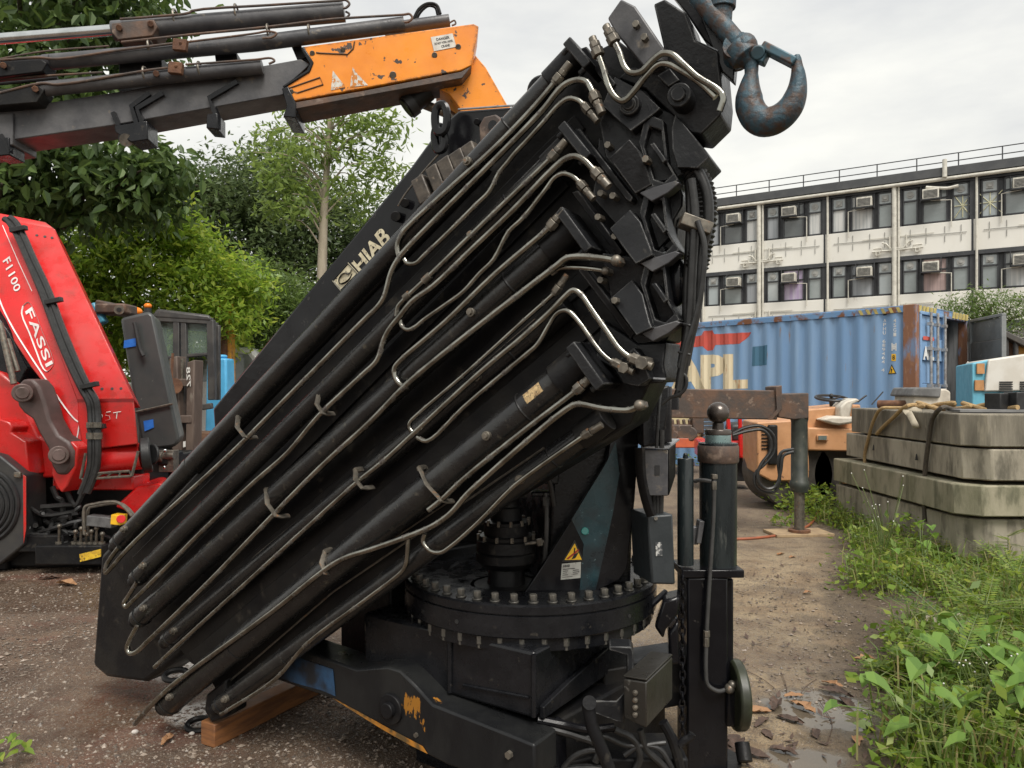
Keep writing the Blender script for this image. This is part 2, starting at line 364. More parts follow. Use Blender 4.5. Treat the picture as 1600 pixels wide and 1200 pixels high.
# pipe clamps: a bent steel strap round pipe and tube
for (x0, y0, x1, y1) in ((498, 618, 504, 645), (372, 652, 382, 682), (416, 766, 432, 806), (556, 735, 566, 762), (656, 732, 690, 782), (508, 862, 508, 895)):
    mb = MB(); a, b = J(x0, y0, .03), J(x1, y1, .07); m_ = a.lerp(b, .5) + jn * .02
    mb.tube([a - jn * .04, a, m_, b, b + (b - a) * .06 - jn * .02, b + (b - a) * .1 - jn * .06], .005, 6, flat=2.2); mb.cyl(a + jn * .005, a - jn * .03, .011, seg=6)
    mb.build('pipe_clamp', nutsteel, crane)
# parts sticker on the biggest tube
ax0, ax1 = J(912, 566, .005), J(262, 1099, .005); ad = (ax1 - ax0).normalized(); up = jn.cross(ad).normalized()
if up.z < 0: up = -up
def ontube(t, a, r=.0572): return ax0 + ad * t + (jn * math.cos(a) + up * math.sin(a)) * r
mb = MB(); t0 = (J(846, 606, .06) - ax0).dot(ad); t1 = (J(818, 622, .06) - ax0).dot(ad)
for k in range(5):
    a0, a1 = -.05 + .62 * k / 5, -.05 + .62 * (k + 1) / 5
    mb.add([ontube(t0, a0), ontube(t1, a0), ontube(t1, a1), ontube(t0, a1)], [(0, 1, 2, 3)])
mb.build('worn_sticker', mat('torn_parts_sticker', (.55, .40, .2), .6, 0, (.3, .2, .1), 60, spot=(.02, .02, .02), sscale=110, slo=.56, shi=.6), crane)
# --- boom heads: faceted steel blocks at the near end
HEADS = [
 ('boom_head', [(1021, 6), (1038, -2), (1072, 20), (1086, 62), (1122, 79), (1129, 148), (1126, 180), (1096, 210), (1080, 208), (1009, 139), (966, 122), (985, 105), (1006, 105), (1037, 75)], .0, .16, headmat),
 ('boom_head', [(949, 28), (970, -2), (992, 9), (1037, 75), (1034, 100), (1006, 105), (962, 52)], .05, .13, greybeam),
 ('boom_head', [(966, 128), (1009, 141), (1032, 169), (1055, 177), (1084, 212), (1109, 245), (1090, 263), (1052, 280), (1019, 288), (992, 303), (945, 245), (936, 190)], -.02, .18, headmat),
 ('boom_head', [(935, 215), (962, 225), (1000, 237), (1019, 288), (1060, 286), (1067, 305), (1066, 322), (1054, 342), (1050, 369), (1037, 382), (1024, 395), (1007, 378), (960, 350), (925, 310)], -.045, .17, headmat),
 ('boom_head', [(940, 395), (987, 400), (1024, 395), (1037, 382), (1045, 407), (1039, 428), (1039, 447), (1043, 471), (1064, 503), (1049, 516), (1041, 533), (996, 539), (960, 500)], -.035, .17, headmat),
 ('boom_head', [(940, 500), (996, 537), (1041, 535), (1037, 569), (1041, 589), (1037, 598), (1004, 600), (981, 590), (930, 560)], -.03, .17, headmat),
]
heads = [jprism(n, p, o, t, m, bevel=.005, tilt=.0003) for n, p, o, t, m in HEADS]
# nested stop plates standing proud on the heads
for (pts, off, th, m) in (
    ([(951, 247), (983, 217), (1000, 237), (1015, 275), (1019, 288), (992, 303)], .035, .09, greybeam),
    ([(953, 466), (987, 437), (1004, 460), (1015, 503), (1019, 512), (994, 524)], .03, .09, blackdirty),
    ([(895, 203), (905, 200), (989, 308), (985, 316), (978, 312)], .012, .05, blackdirty),
    ([(893, 300), (903, 297), (972, 392), (966, 402)], .012, .05, blackdirty),
    ([(905, 76), (916, 72), (962, 130), (953, 142)], .02, .06, blackdirty),
    ([(903, 422), (913, 416), (992, 520), (985, 530)], .006, .05, blackdirty),
    ([(960, 120), (1005, 142), (1032, 169), (1019, 180), (985, 205), (940, 165)], .018, .06, black),
    ([(1055, 178), (1084, 212), (1109, 245), (1090, 263), (1058, 262), (1050, 232), (1049, 200)], .01, .05, headmat),
    ([(1026, 118), (1046, 106), (1062, 125), (1044, 136)], .035, .05, black),
    ([(975, 385), (985, 378), (1002, 408), (997, 412)], .0, .04, blackdirty)):
    jprism('stop_plate', pts, off, th, headmat, bevel=.003, tilt=.0006)
# bright rims of the boom ends
for pts, off, r in (([(1020, 511), (1054, 502), (1064, 504)], -.02, .0045), ([(983, 588), (1004, 597), (1018, 591), (1040, 592)], -.016, .004), ([(1036, 395), (1051, 392), (1066, 399)], -.02, .004), ([(1084, 63), (1122, 79)], .002, .0035)):
    mb = MB(); mb.tube([J(x, y, off) for x, y in pts], r, 6, flat=.6); mb.build('bright_edge', mat('bright_steel', (.33, .34, .35), .45, .4, (.2, .2, .21), 25, rvar=.1) if 'bright_steel' not in MATS else MATS['bright_steel'], crane)
def openbox(pts, off, depth, k=.72):          # end of a hollow box section, wall thickness showing
    cx, cy = sum(p[0] for p in pts) / len(pts), sum(p[1] for p in pts) / len(pts); n_ = len(pts); mb = MB()
    o = jpoly(pts, off); q = [J(cx + (x - cx) * k, cy + (y - cy) * k, off) for x, y in pts]; v = -jn * depth
    mb.add(o + q + [p + v for p in o] + [p + v * .8 for p in q], [f for i in range(n_) for f in ((i, (i + 1) % n_, n_ + (i + 1) % n_, n_ + i), (i, 2 * n_ + i, 2 * n_ + (i + 1) % n_, (i + 1) % n_), (n_ + i, n_ + (i + 1) % n_, 3 * n_ + (i + 1) % n_, 3 * n_ + i))] + [tuple(range(3 * n_, 4 * n_))])
    return mb.build('box_section_end', headmat, crane, .003)
for dx, dy in ((0, 0), (-1, -109), (-2, -219)):
    openbox([(x + dx, y + dy) for x, y in ((1000, 440), (1011, 396), (1038, 406), (1045, 471), (1062, 500), (1043, 519), (1021, 511), (1014, 486))], .012, .10)
    jprism('stop_plate', [(x + dx, y + dy) for x, y in ((1000, 520), (1021, 512), (1056, 501), (1064, 504), (1046, 520), (1020, 534))], .02, .05, greybeam, bevel=.003, tilt=.0003)
    jprism('wear_pad', [(x + dx, y + dy) for x, y in ((1017, 444), (1024, 441), (1043, 468), (1037, 474))], .03, .05, headmat, bevel=.003)
jprism('stop_plate', [(952, 357), (984, 327), (1001, 347), (1016, 385), (1020, 398), (993, 413)], .03, .09, headmat, bevel=.003, tilt=.0003)
jprism('stop_plate', [(957, 571), (990, 543), (1004, 560), (1016, 592), (998, 604), (975, 600)], .02, .07, headmat, bevel=.003, tilt=.0003)
for x, y, r, o in ((1062, 150, .034, .04), (985, 165, .03, .03)):
    c = J(x, y, o); mb = MB(); mb.cyl(c - jn * .06, c + jn * .012, r, seg=24); mb.cyl(c + jn * .01, c + jn * .022, r * .62, seg=20); mb.build('pin_boss', headmat, crane, .003)
mb = MB(); mb.ball(J(1058, 440, -.07), .075, 20, 14, (.42, .5, 1)); mb.build('rubber_bellow', blackgloss, crane)
# bolts on heads
mb = MB()
for (x, y, o) in ((940, 303, .02), (959, 307, .02), (951, 228, .02), (962, 370, .0), (936, 340, .02), (968, 362, .01), (940, 438, .02), (1000, 470, .0), (1010, 250, .04), (962, 470, .03), (995, 40, .055), (1008, 60, .055)):
    a = J(x, y, o); mb.cyl(a - jn * .03, a + jn * .014, .011, seg=6)
mb.split('head_bolt', nutsteel, crane, bevel=.001)
# two crossing pipes over the top of the heads
for pts, r, off, nuts in (([(958, 62), (968, 82), (976, 104), (986, 114), (1002, 112), (1018, 96), (1034, 84), (1050, 85), (1068, 100), (1090, 120), (1122, 140), (1130, 152), (1124, 174)], .0095, .085, 1),
                    ([(934, 82), (942, 104), (952, 136), (962, 152), (974, 158), (988, 146), (1010, 118), (1028, 101), (1044, 100), (1064, 110), (1095, 130), (1118, 152)], .0098, .075, 1)):
    pp = catmull([J(x, y, off) for x, y in pts], 4); mb = MB(); mb.tube(pp, r, 10); pipe = mb.build('hydraulic_pipe', steelpipe, crane)
    d = (pp[0] - pp[2]).normalized(); mb = MB(); mb.cyl(pp[0] - d * .012, pp[0] + d * .012, .019, seg=6); mb.cyl(pp[0] + d * .014, pp[0] + d * .034, .016, seg=6); mb.cyl(pp[0] + d * .03, pp[0] + d * .05, .012, seg=10)
    mb.build('pipe_nut', nutsteel, pipe, .0015)
# tip bracket, roller and rods that carry the hook
mb = MB(); mb.prism(jpoly([(1040, -20), (1085, -40), (1130, 60), (1143, 74), (1132, 110), (1122, 82), (1100, 62), (1072, 20)], -.03), -jn * .05)
mb.build('tip_bracket', blackdirty, crane, .004)
rusty = mat('blue_paint_over_rust', (.035, .078, .105), .5, .1, (.022, .05, .07), 12, spot=(.062, .038, .028), sscale=34, slo=.42, shi=.6, bump=.4, bscale=60)
mb = MB(); mb.cyl(J(1086, -10, .03), J(1166, 84, .03), .026, seg=16); mb.ball(J(1162, 74, .03), .037); mb.cyl(J(1152, 70, .05), J(1152, 92, -.02), .038, seg=18)
mb.build('tip_shaft', rusty, crane)
mb = MB(); mb.cyl(J(1130, -25, .02), J(1126, 34, .02), .030, seg=18); mb.cyl(J(1129, -4, .02), J(1128, 14, .02), .037, seg=18); mb.build('tip_roller', rusty, crane, .002)
mb = MB(); mb.prism(jpoly([(1092, 20), (1108, 14), (1150, 90), (1146, 128), (1128, 112)], .0), -jn * .04); mb.build('tip_bracket', black, crane, .004)
# --- the main boom plate behind
PLATE = [(334, 668), (332, 638), (500, 432), (640, 262), (688, 196), (716, 172), (828, 164), (905, 70), (985, 200), (985, 420), (640, 720), (420, 900), (330, 900)]
inner = jprism('main_boom', PLATE, -.30, .26, blackgloss, bevel=.012)
mb = MB(); mb.tube([J(716, 171, -.295), J(828, 163, -.295)], .004, 6); mb.build('bright_edge', MATS['bright_steel'], inner)  # bright line along the top edge of the plate
def jq(pts, off): return [J(x, y, off) for x, y in pts]
mb = MB(); text(mb, 'HIAB', jq([(563, 427), (612, 375), (597, 352), (549, 411)], -.297), .028, .95); 
mb.build('maker_lettering', cream, inner)
mb = MB(); q = jq([(532, 455), (560, 427), (544, 410), (519, 439)], -.2975); mb.poly(q); mb.m = 1
def inq(u, v, o=.0): 
    a, b, c, d = jq([(532, 455), (560, 427), (544, 410), (519, 439)], -.296 + o); return a * (1 - u) * (1 - v) + b * u * (1 - v) + c * u * v + d * (1 - u) * v
arc = [(.82, .30), (.6, .16), (.34, .2), (.18, .42), (.24, .66), (.46, .78), (.62, .68), (.66, .52)]
mb.tube(catmull([inq(u, v) for u, v in arc], 4), [.002 + .0055 * min(1, i / 8) for i in range(29)], 6, flat=.3)
mb.tube(catmull([inq(u, v) for u, v in [(.66, .52), (.78, .44), (.9, .52)]], 4), .006, 6, flat=.3)
mb.tube([inq(u, v) for u, v in [(.04, .04), (.96, .04), (.96, .96), (.04, .96)]], .0028, 4, closed=True)
mb.build('maker_emblem', [cream, mat('decal_black', (.012, .012, .013), .4)], inner)
mb = MB()                                              # pins and scars on the plate
for x, y, r in ((632, 317, .018), (618, 338, .02), (745, 190, .012), (672, 276, .011)):
    mb.cyl(J(x, y, -.33), J(x, y, -.27), r, seg=14)
mb.split('pin', blackdirty, inner, bevel=.002)
# link, lug, eye and valve block on top of the main boom
def ringplate(name, cx, cy, rx, ry, off, r, m, rot=0):
    mb = MB(); c = J(cx, cy, off); u = Vector((jn.y, -jn.x, 0)).normalized()
    if u.x < 0: u = -u
    w = jn.cross(u).normalized(); w = w if w.z > 0 else -w
    k = c.y / F; cs, sn = math.cos(rot), math.sin(rot); pts = []
    for i in range(28):
        a = 2 * math.pi * i / 28; ca, sa = math.cos(a), math.sin(a)
        x = rx * math.copysign(abs(ca) ** .8, ca); y = ry * math.copysign(abs(sa) ** .8, sa)
        pts.append(c + u * (x * cs - y * sn) * k + w * (x * sn + y * cs) * k)
    mb.tube(pts, r, 8, closed=True, flat=1.3); return mb.build(name, m, crane)
ringplate('chain_link', 689, 185, 11, 21, -.22, .013, blackgloss, .0)
ringplate('chain_link', 687, 217, 9, 18, -.24, .013, blackgloss, .1)
ringplate('lifting_eye', 846, 142, 15, 15, -.2, .016, blackdirty)
mb = MB(); hole = J(770, 196, -.2)
pts = [(750, 232), (748, 196), (756, 182), (774, 178), (788, 190), (800, 196), (806, 206), (790, 240), (765, 245)]
mb.prism(jpoly(pts, -.2), -jn * .05); o = mb.build('lifting_lug', rustybeam, crane, .006)
mb = MB(); mb.cyl(hole + jn * .003, hole - jn * .01, .018, seg=16); mb.build('pin_hole', black, o)
vb = MB(); d = (J(740, 255, -.15) - J(665, 305, -.15)).normalized(); s_ = jn.cross(d).normalized(); s_ = s_ if s_.z > 0 else -s_
for i, (x, y, l, h) in enumerate(((668, 300, .055, .10), (690, 284, .05, .105), (708, 271, .055, .10), (727, 259, .055, .095), (744, 246, .05, .085))):
    vb.box(J(x, y, -.14), (l, h, .09), Matrix((d, s_, jn)).transposed())
    vb.cyl(J(x + 3, y + 10, -.09), J(x + 3, y + 10, -.06), .012, seg=6)
vb.build('valve_block', mat('oily_cast_iron', (.09, .075, .06), .5, .3, (.05, .042, .035), 25, spot=(.2, .16, .12), sscale=30, slo=.6, shi=.68, bump=.3), crane, .006)
mb = MB(); mb.cyl(J(672, 322, -.12), J(430, 606, -.12), .014, seg=16); mb.build('cylinder_rod', MATS['bright_steel'], crane)
mb = MB(); mb.cyl(J(765, 262, -.09), J(310, 735, -.09), .02, seg=16); mb.build('upper_tube', blackdirty, crane)
mb = MB(); mb.tube(catmull([J(x, y, -.24) for x, y in ((700, 225), (660, 270), (632, 305), (622, 322))], 4), .0035, 6); mb.build('steel_wire', nutsteel, crane)
# --- folded boom tip: rubber-edged end box at the far low corner
FLAP = [(157, 868), (185, 838), (330, 690), (470, 640), (420, 900), (270, 1036), (226, 1067), (166, 1059), (144, 1040)]
jprism('boom_tip_box', FLAP, -.10, .22, blackdirty, bevel=.02)
# --- drooping hoses and cable bundle at the right
hosem = mat('black_hydraulic_hose', (.014, .014, .014), .42, 0, (.024, .024, .024), 30)
for pts, r, off in (([(1088, 262), (1104, 300), (1106, 350), (1094, 400), (1090, 470), (1070, 560), (1062, 608)], .016, -.03),
                    ([(1082, 262), (1098, 310), (1100, 360), (1092, 398), (1084, 480), (1068, 570)], .02, -.08),
                    ([(1080, 280), (1086, 330), (1082, 420), (1076, 520), (1064, 575)], .013, .0), ([(1090, 345), (1100, 380), (1098, 440), (1086, 500), (1072, 545), (1060, 610)], .008, .02),
                    ([(1075, 275), (1078, 340), (1073, 440), (1070, 540), (1064, 600), (1058, 620)], .012, -.05)):
    mb = MB(); mb.tube(catmull([J(x, y, off) for x, y in pts], 6), r, 10); mb.build('hose', hosem, crane)
mb = MB(); rr = []
pp = catmull([J(x, y, -.055) for x, y in ((1076, 262), (1096, 290), (1102, 330), (1096, 380), (1088, 420))], 12)
mb.tube(pp, [.030 + (.006 if i % 2 else 0) for i in range(len(pp))], 12); mb.build('corrugated_hose', rubber, crane)
mb = MB(); mb.tube(catmull([J(x, y, -.02) for x, y in ((1064, 568), (1066, 582), (1072, 590), (1071, 606), (1062, 616), (1046, 622), (1034, 632))], 5), .0055, 8); mb.build('cable', hosem, crane)
mb = MB(); mb.box(J(1086, 352, -.01), (.09, .06, .035), Matrix.Rotation(.35, 3, 'Y')); mb.build('hose_bracket', nutsteel, crane, .003)
for (x, y) in ((1076, 508), (1068, 552)):
    mb = MB(); mb.tube([J(x - 8, y - 2, .012), J(x, y, .022), J(x + 10, y + 2, .012)], .004, 6); mb.build('cable_tie', rubber, crane)
# --- column on the slewing ring
zt = .755
def xy(px, d): return (px - 800) / F * d
mb = MB()
lo_ = [Vector((xy(856, 2.84), 2.84, zt)), Vector((xy(985, 2.84), 2.84, zt)), Vector((.52, 3.30, zt)), Vector((-.02, 3.32, zt))]
mid = [Vector((xy(868, 2.84), 2.84, 1.45)), Vector((xy(992, 2.84), 2.84, 1.45)), Vector((.50, 3.22, 1.45)), Vector((.08, 3.24, 1.45))]
hi_ = [v + Vector((.02, 0, .75)) for v in mid]
mb.hexa(lo_, mid); mb.hexa(mid, hi_); col = mb.build('column', black, crane, .012)
GP = Plane(P(818, 932, 2.72), P(985, 880, 2.76), P(960, 640, 2.78)); g_ = lambda pts, o: [GP.at(x, y, o) for x, y in pts]
mb = MB(); mb.prism(g_([(816, 933), (850, 880), (948, 722), (966, 600), (1004, 600), (992, 780), (980, 888), (968, 906), (930, 925), (880, 936)], 0), -GP.n * .03); gus = mb.build('gusset_plate', blackgloss, col, .004)
teal = mat('teal_overspray', (.016, .05, .062), .3, 0, (.012, .02, .025), 9, spot=(.22, .34, .36), sscale=75, slo=.68, shi=.7)
mb = MB(); mb.poly(g_([(893, 812), (948, 722), (962, 690), (968, 740), (958, 800), (945, 860), (930, 925), (905, 928), (912, 850)], .003)); mb.build('paint_overspray', teal, gus)
mb = MB(); mb.cyl(GP.at(914, 830, -.001), GP.at(914, 830, .014), .0145, seg=20); mb.build('reflector_disc', mat('teal_disc', (.05, .26, .24), .35), gus, .003)
tri = [(878, 878), (913, 877), (898, 843)]
mb = MB(); mb.poly(g_(tri, .0035)); mb.m = 1; mb.poly(g_([(882, 875), (909, 874.5), (898, 849)], .0045)); mb.m = 2
mb.add(g_([(885, 873), (888, 874), (905, 860), (903, 858)], .0055), [(0, 1, 2, 3)]); mb.m = 3
mb.add(g_([(893, 874), (899, 872), (905, 862), (897, 866)], .006), [(0, 1, 2, 3)]); mb.add(g_([(897, 856), (899, 856), (898.5, 864), (896.5, 864)], .0055), [(0, 1, 2, 3)])
mb.build('warning_triangle', [mat('sticker_black', (.015, .014, .013), .45), yellow, mat('sticker_red', (.4, .02, .015), .45), MATS['sticker_black']], gus)
mb = MB(); mb.poly(g_([(876, 906), (907, 903), (908, 878), (878, 881)], .0035)); mb.m = 1
def dq(u0, v0, u1, v1):
    a, b, c, d = g_([(876, 906), (907, 903), (908, 878), (878, 881)], .0045); f = lambda u, v: a * (1 - u) * (1 - v) + b * u * (1 - v) + c * u * v + d * (1 - u) * v
    return [f(u0, v0), f(u1, v0), f(u1, v1), f(u0, v1)]
for (u0, v0, u1, v1) in ((.08, .62, .7, .66), (.08, .50, .35, .54), (.6, .50, .9, .54), (.08, .38, .3, .42), (.6, .38, .9, .42), (.08, .26, .35, .3), (.6, .26, .85, .3), (.08, .13, .6, .16)):
    mb.add(dq(u0, v0, u1, v1), [(0, 1, 2, 3)])
text(mb, 'HIAB', dq(.08, .76, .42, .92), .03)
mb.build('data_plate', [mat('aluminium_label', (.42, .42, .38), .45, 0, (.34, .33, .3), 40, spot=(.08, .08, .07), sscale=70, slo=.62, shi=.68), MATS['sticker_black']], gus)
# --- slewing ring
mb = MB(); Rg = .512
mb.lathe((RX, RY, 0), [(Rg - .14, .64), (Rg, .645), (Rg + .004, .65), (Rg + .004, .722), (Rg - .006, .724), (Rg - .006, .728), (Rg + .003, .73), (Rg + .003, .756), (Rg - .004, .762), (Rg - .17, .762), (Rg - .17, .755), (.02, .755)], 96)
ring = mb.build('slewing_ring', black, crane, fix=True)
ringbolt = mat('greased_bolt_heads', (.16, .15, .13), .4, .5, (.05, .05, .048), 20, rvar=.1)
pb = None
for k in range(44):
    a = 2 * math.pi * k / 44; c = Vector((RX + math.cos(a) * (Rg - .035), RY + math.sin(a) * (Rg - .035), .762))
    if math.sin(a) > .55: continue
    if pb is None:
        mb = MB(); mb.cyl(c, c + Vector((0, 0, .006)), .019, seg=14); mb.cyl(c + Vector((0, 0, .006)), c + Vector((0, 0, .03)), .0145, seg=6); pb = mb.build('bolt', ringbolt, ring, .0015)
        c0 = c
    else:
        o = pb.copy(); COL.objects.link(o); o.parent = ring; o.location = c - c0
pb2 = None
for k in range(40):
    a = 2 * math.pi * (k + .5) / 40; c = Vector((RX + math.cos(a) * (Rg - .02), RY + math.sin(a) * (Rg - .02), .642))
    if math.sin(a) > .2: continue
    if pb2 is None:
        mb = MB(); mb.cyl(c, c - Vector((0, 0, .03)), .0135, seg=6); mb.cyl(c - Vector((0, 0, .03)), c - Vector((0, 0, .045)), .009, seg=10); pb2 = mb.build('bolt', ringbolt, ring, .0015); c0 = c
    else:
        o = pb2.copy(); COL.objects.link(o); o.parent = ring; o.location = c - c0
mb = MB()
for k in (-.9, -.55, .75): 
    a = -math.pi / 2 + k; c = Vector((RX + math.cos(a) * (Rg + .002), RY + math.sin(a) * (Rg + .002), .685)); n_ = Vector((math.cos(a), math.sin(a), 0)); mb.cyl(c - n_ * .01, c + n_ * .004, .008, seg=12)
mb.split('grease_nipple', rubber, ring)
# --- slewing motor and its planetary gearbox
mc = Vector((xy(791, 2.86), 2.86, 0))
def zz(y, d=2.86): return EYE - (y - HOR) / F * d
mb = MB(); k = 2.86 / F
mb.lathe(mc, [(56 * k, .755), (56 * k, zz(912)), (30 * k, zz(910)), (27 * k, zz(886)), (38 * k, zz(884)), (47 * k, zz(874)), (47 * k, zz(862)), (45 * k, zz(860)), (47 * k, zz(858)), (46 * k, zz(842)), (42 * k, zz(840)), (42 * k, zz(835)), (35 * k, zz(834)), (35 * k, zz(818)), (37 * k, zz(817)), (37 * k, zz(813)), (25 * k, zz(811)), (24 * k, zz(792)), (21 * k, zz(790)), (20 * k, zz(765)), (26 * k, zz(763)), (26 * k, zz(740))], 40)
mot = mb.build('slewing_motor', blackdirty, crane)
mb = MB()
for rad, y in ((44, 838), (36, 815)):
    for i in range(12):
        a = i * math.pi / 6 + .2; c = mc + Vector((math.cos(a) * rad * k, math.sin(a) * rad * k, zz(y))); mb.cyl(c - Vector((0, 0, .006)), c + Vector((0, 0, .014)), .007, seg=6)
mb.split('bolt', nutsteel, mot)
mb = MB(); mb.box(P(845, 745, 2.8), (.13, .1, .045)); mb.box(P(848, 770, 2.8), (.09, .08, .02)); mb.build('motor_valve', black, mot, .006)
mb = MB(); mb.tube(catmull([P(852, 770, 2.76), P(854, 800, 2.76), P(853, 850, 2.76), P(850, 880, 2.78), P(840, 905, 2.8)], 4), .009, 8); mb.cyl(P(852, 776, 2.76), P(853, 790, 2.76), .014, seg=6); mb.build('motor_pipe', darkpipe, mot)
mb = MB(); mb.tube(catmull([P(820, 775, 2.75), P(840, 730, 2.72), P(856, 745, 2.74), P(866, 790, 2.76)], 5), .01, 8); mb.build('motor_hose', hosem, mot)
mb = MB(); mb.cyl(P(820, 850, 2.74), P(850, 846, 2.74), .006); mb.cyl(P(842, 842, 2.73), P(844, 852, 2.73), .012, seg=6); mb.build('grease_line', nutsteel, mot)
# --- base frame under the ring
A_ = Vector((-.83, .56, 0)).normalized(); B_ = Vector((.56, .83, 0)).normalized(); K = Vector((xy(835, 2.47), 2.47, 0))
Z = lambda z: Vector((0, 0, z))
mb = MB()
q = [K, K + B_ * .78, K + B_ * .78 + A_ * .80, K + A_ * .80]
mb.hexa([p + Z(.40) for p in q], [p + Z(.625) for p in q]); base = mb.build('base_frame', black, crane, .012)
cm = (q[0] + q[2]) / 2
mb = MB(); mb.box(cm + Z(.21), (.55, .45, .42), Matrix.Rotation(math.atan2(A_.y, A_.x), 3, 'Z')); mb.build('pedestal', black, base, .01)
mb = MB(); mb.lathe((RX, RY, 0), [(.50, .60), (.50, .645), (.3, .645)], 48); mb.build('ring_seat', black, base)
mb = MB()                                               # weld seams and stiffeners on the base
for t in (.36, .0):
    a = K + A_ * t - B_ * .004; mb.tube([a + Z(.41), a + Z(.62)], .009, 8)
mb.tube([K + A_ * .02 - B_ * .004 + Z(.47), K + A_ * .3 - B_ * .004 + Z(.45)], .005, 6)
mb.split('weld_seam', black, base)
mb = MB(); mb.prism([K + B_ * .02 + A_ * -.006 + Z(.40), K + B_ * .5 + A_ * -.006 + Z(.40), K + B_ * .5 + A_ * -.006 + Z(.5), K + B_ * .2 + A_ * -.006 + Z(.47), K + B_ * .02 + A_ * -.006 + Z(.44)], -A_ * .02); mb.build('side_gusset', black, base, .003)
# --- telescopic outrigger beam low in front
OB = vplane(Vector((xy(816, 2.38), 2.38, 0)), A_); ob = lambda pts, o=0: [OB.at(x, y, o) for x, y in pts]
beamm = mat('black_paint_over_orange', (.009, .0095, .0105), .34, 0, (.016, .0165, .0165), 6, spot=(.30, .13, .02), sscale=8, slo=.66, shi=.67, stretch=(1, 1, .5), bump=.1, spec=.3)
mb = MB(); mb.prism(ob([(425, 1060), (440, 1004), (470, 1014), (557, 1046), (585, 1043), (606, 1042), (625, 1048), (648, 1071), (676, 1101), (740, 1126), (816, 1156), (835, 1164), (836, 1225), (790, 1225), (700, 1196), (667, 1179), (596, 1139), (524, 1094)]), -OB.n * .14)
beam = mb.build('outrigger_beam', beamm, crane, .008)
mb = MB(); mb.prism(ob([(428, 1056), (437, 1018), (520, 1046), (524, 1088), (500, 1078), (470, 1070)], .003), -OB.n * .001); mb.build('blue_paint_patch', mat('worn_blue_paint', (.02, .065, .14), .4, 0, (.012, .016, .022), 7, lo=.40, hi=.58), beam)
mb = MB(); mb.prism(ob([(520, 1091), (560, 1112), (600, 1134), (660, 1166), (668, 1178), (640, 1164), (596, 1139), (540, 1104)], .004), -OB.n * .001); mb.build('scraped_orange_edge', mat('scraped_orange', (.42, .17, .02), .5, 0, (.1, .06, .02), 20, lo=.4, hi=.6), beam)
mb = MB(); c = OB.at(612, 1107, 0); mb.cyl(c - OB.n * .02, c + OB.n * .012, .055, seg=28); mb.cyl(c, c + OB.n * .03, .028, seg=20); mb.build('pivot_pin', blackdirty, beam, .003)
mb = MB(); c = OB.at(797, 1178, 0); mb.cyl(c - OB.n * .02, c + OB.n * .014, .013, seg=6); c = OB.at(651, 1148, 0); mb.cyl(c - OB.n * .02, c + OB.n * .008, .009, seg=6); mb.split('beam_bolt', nutsteel, beam)
mb = MB(); e0 = OB.at(842, 1170, -.03); mb.prism([OB.at(822, 1150, -.03), OB.at(838, 1162, -.03), OB.at(840, 1240, -.03), OB.at(824, 1240, -.03)], -OB.n * .2); mb.build('beam_end_plate', blackgloss, beam, .01)
mb = MB(); mb.hexa([OB.at(x, y, -.16) for x, y in ((440, 985), (600, 1040), (600, 1070), (440, 1020))], [OB.at(x, y, -.4) for x, y in ((440, 985), (600, 1040), (600, 1070), (440, 1020))]); mb.build('rear_beam', blackgloss, crane, .006)
mb = MB(); mb.tube([OB.at(x, y, -.2) for x, y in ((490, 1008), (560, 1030), (610, 1048))], .006, 8); mb.tube([OB.at(x, y, -.18) for x, y in ((470, 1010), (540, 1036))], .004, 8); mb.build('bright_pipe', MATS['bright_steel'], crane)
# --- stabiliser leg on the right
lp = Vector((xy(1122, 2.98), 2.98, 0)); k = 2.98 / F; zl = lambda y: EYE - (y - HOR) * k
legm = mat('streaked_dark_teal_black', (.010, .014, .016), .3, 0, (.018, .024, .025), 6, stretch=(3, 3, .5), spot=(.07, .075, .07), sscale=10, slo=.62, shi=.7)
mb = MB(); mb.lathe(lp, [(28 * k, zl(884)), (29 * k, zl(700)), (31 * k, zl(698)), (31 * k, zl(716 - 6)), (30 * k, zl(692)), (20 * k, zl(691)), (19 * k, zl(672))], 36)
leg = mb.build('stabiliser_leg', legm, crane)
mb = MB(); mb.lathe(lp, [(30.5 * k, zl(722)), (31.5 * k, zl(720)), (31.5 * k, zl(697)), (30 * k, zl(695)), (22 * k, zl(694))], 36); mb.build('rusty_collar', rustybeam, leg)
mb = MB(); mb.lathe(lp, [(20 * k, zl(694)), (20 * k, zl(680)), (19 * k, zl(679))], 32); mb.build('zinc_ring', mat('zinc_band', (.3, .42, .42), .3, .6, (.2, .3, .3), 10), leg)
mb = MB(); mb.lathe(lp, [(20 * k, zl(679)), (20.5 * k, zl(674)), (19 * k, zl(671)), (9 * k, zl(670)), (8.5 * k, zl(661))], 32); mb.ball(lp + Z(zl(645)), 17 * k, 24, 16); mb.build('ball_joint', mat('bare_dark_steel_ball', (.10, .085, .075), .3, .6, (.06, .05, .045), 12, spot=(.16, .09, .06), sscale=20, slo=.6, shi=.7), leg)
mb = MB(); mb.box(lp + Vector((-.045, 0, zl(888))), (94 * k, .19, 12 * k)); mb.build('top_flange', blackgloss, leg, .004)
mb = MB(); mb.box(lp + Vector((-.066, .0, (zl(894) + .012) / 2)), (62 * k, .18, zl(894) - .012)); mb.box(lp + Vector((.032, .02, (zl(900) + .25) / 2)), (13 * k, .14, zl(900) - .25)); mb.build('leg_box', blackgloss, leg, .008)
mb = MB(); mb.cyl(lp + Vector((-.03, .0, .0)), lp + Vector((-.03, 0, .02)), .12, seg=28); mb.cyl(lp + Vector((.09, -.06, .03)), lp + Vector((.09, -.02, .09)), .03); mb.build('foot_plate', blackdirty, leg, .004)
a_ = Vector((xy(1071, 2.94), 2.94, 0)); mb = MB(); ka = 2.94 / F; za = lambda y: EYE - (y - HOR) * ka
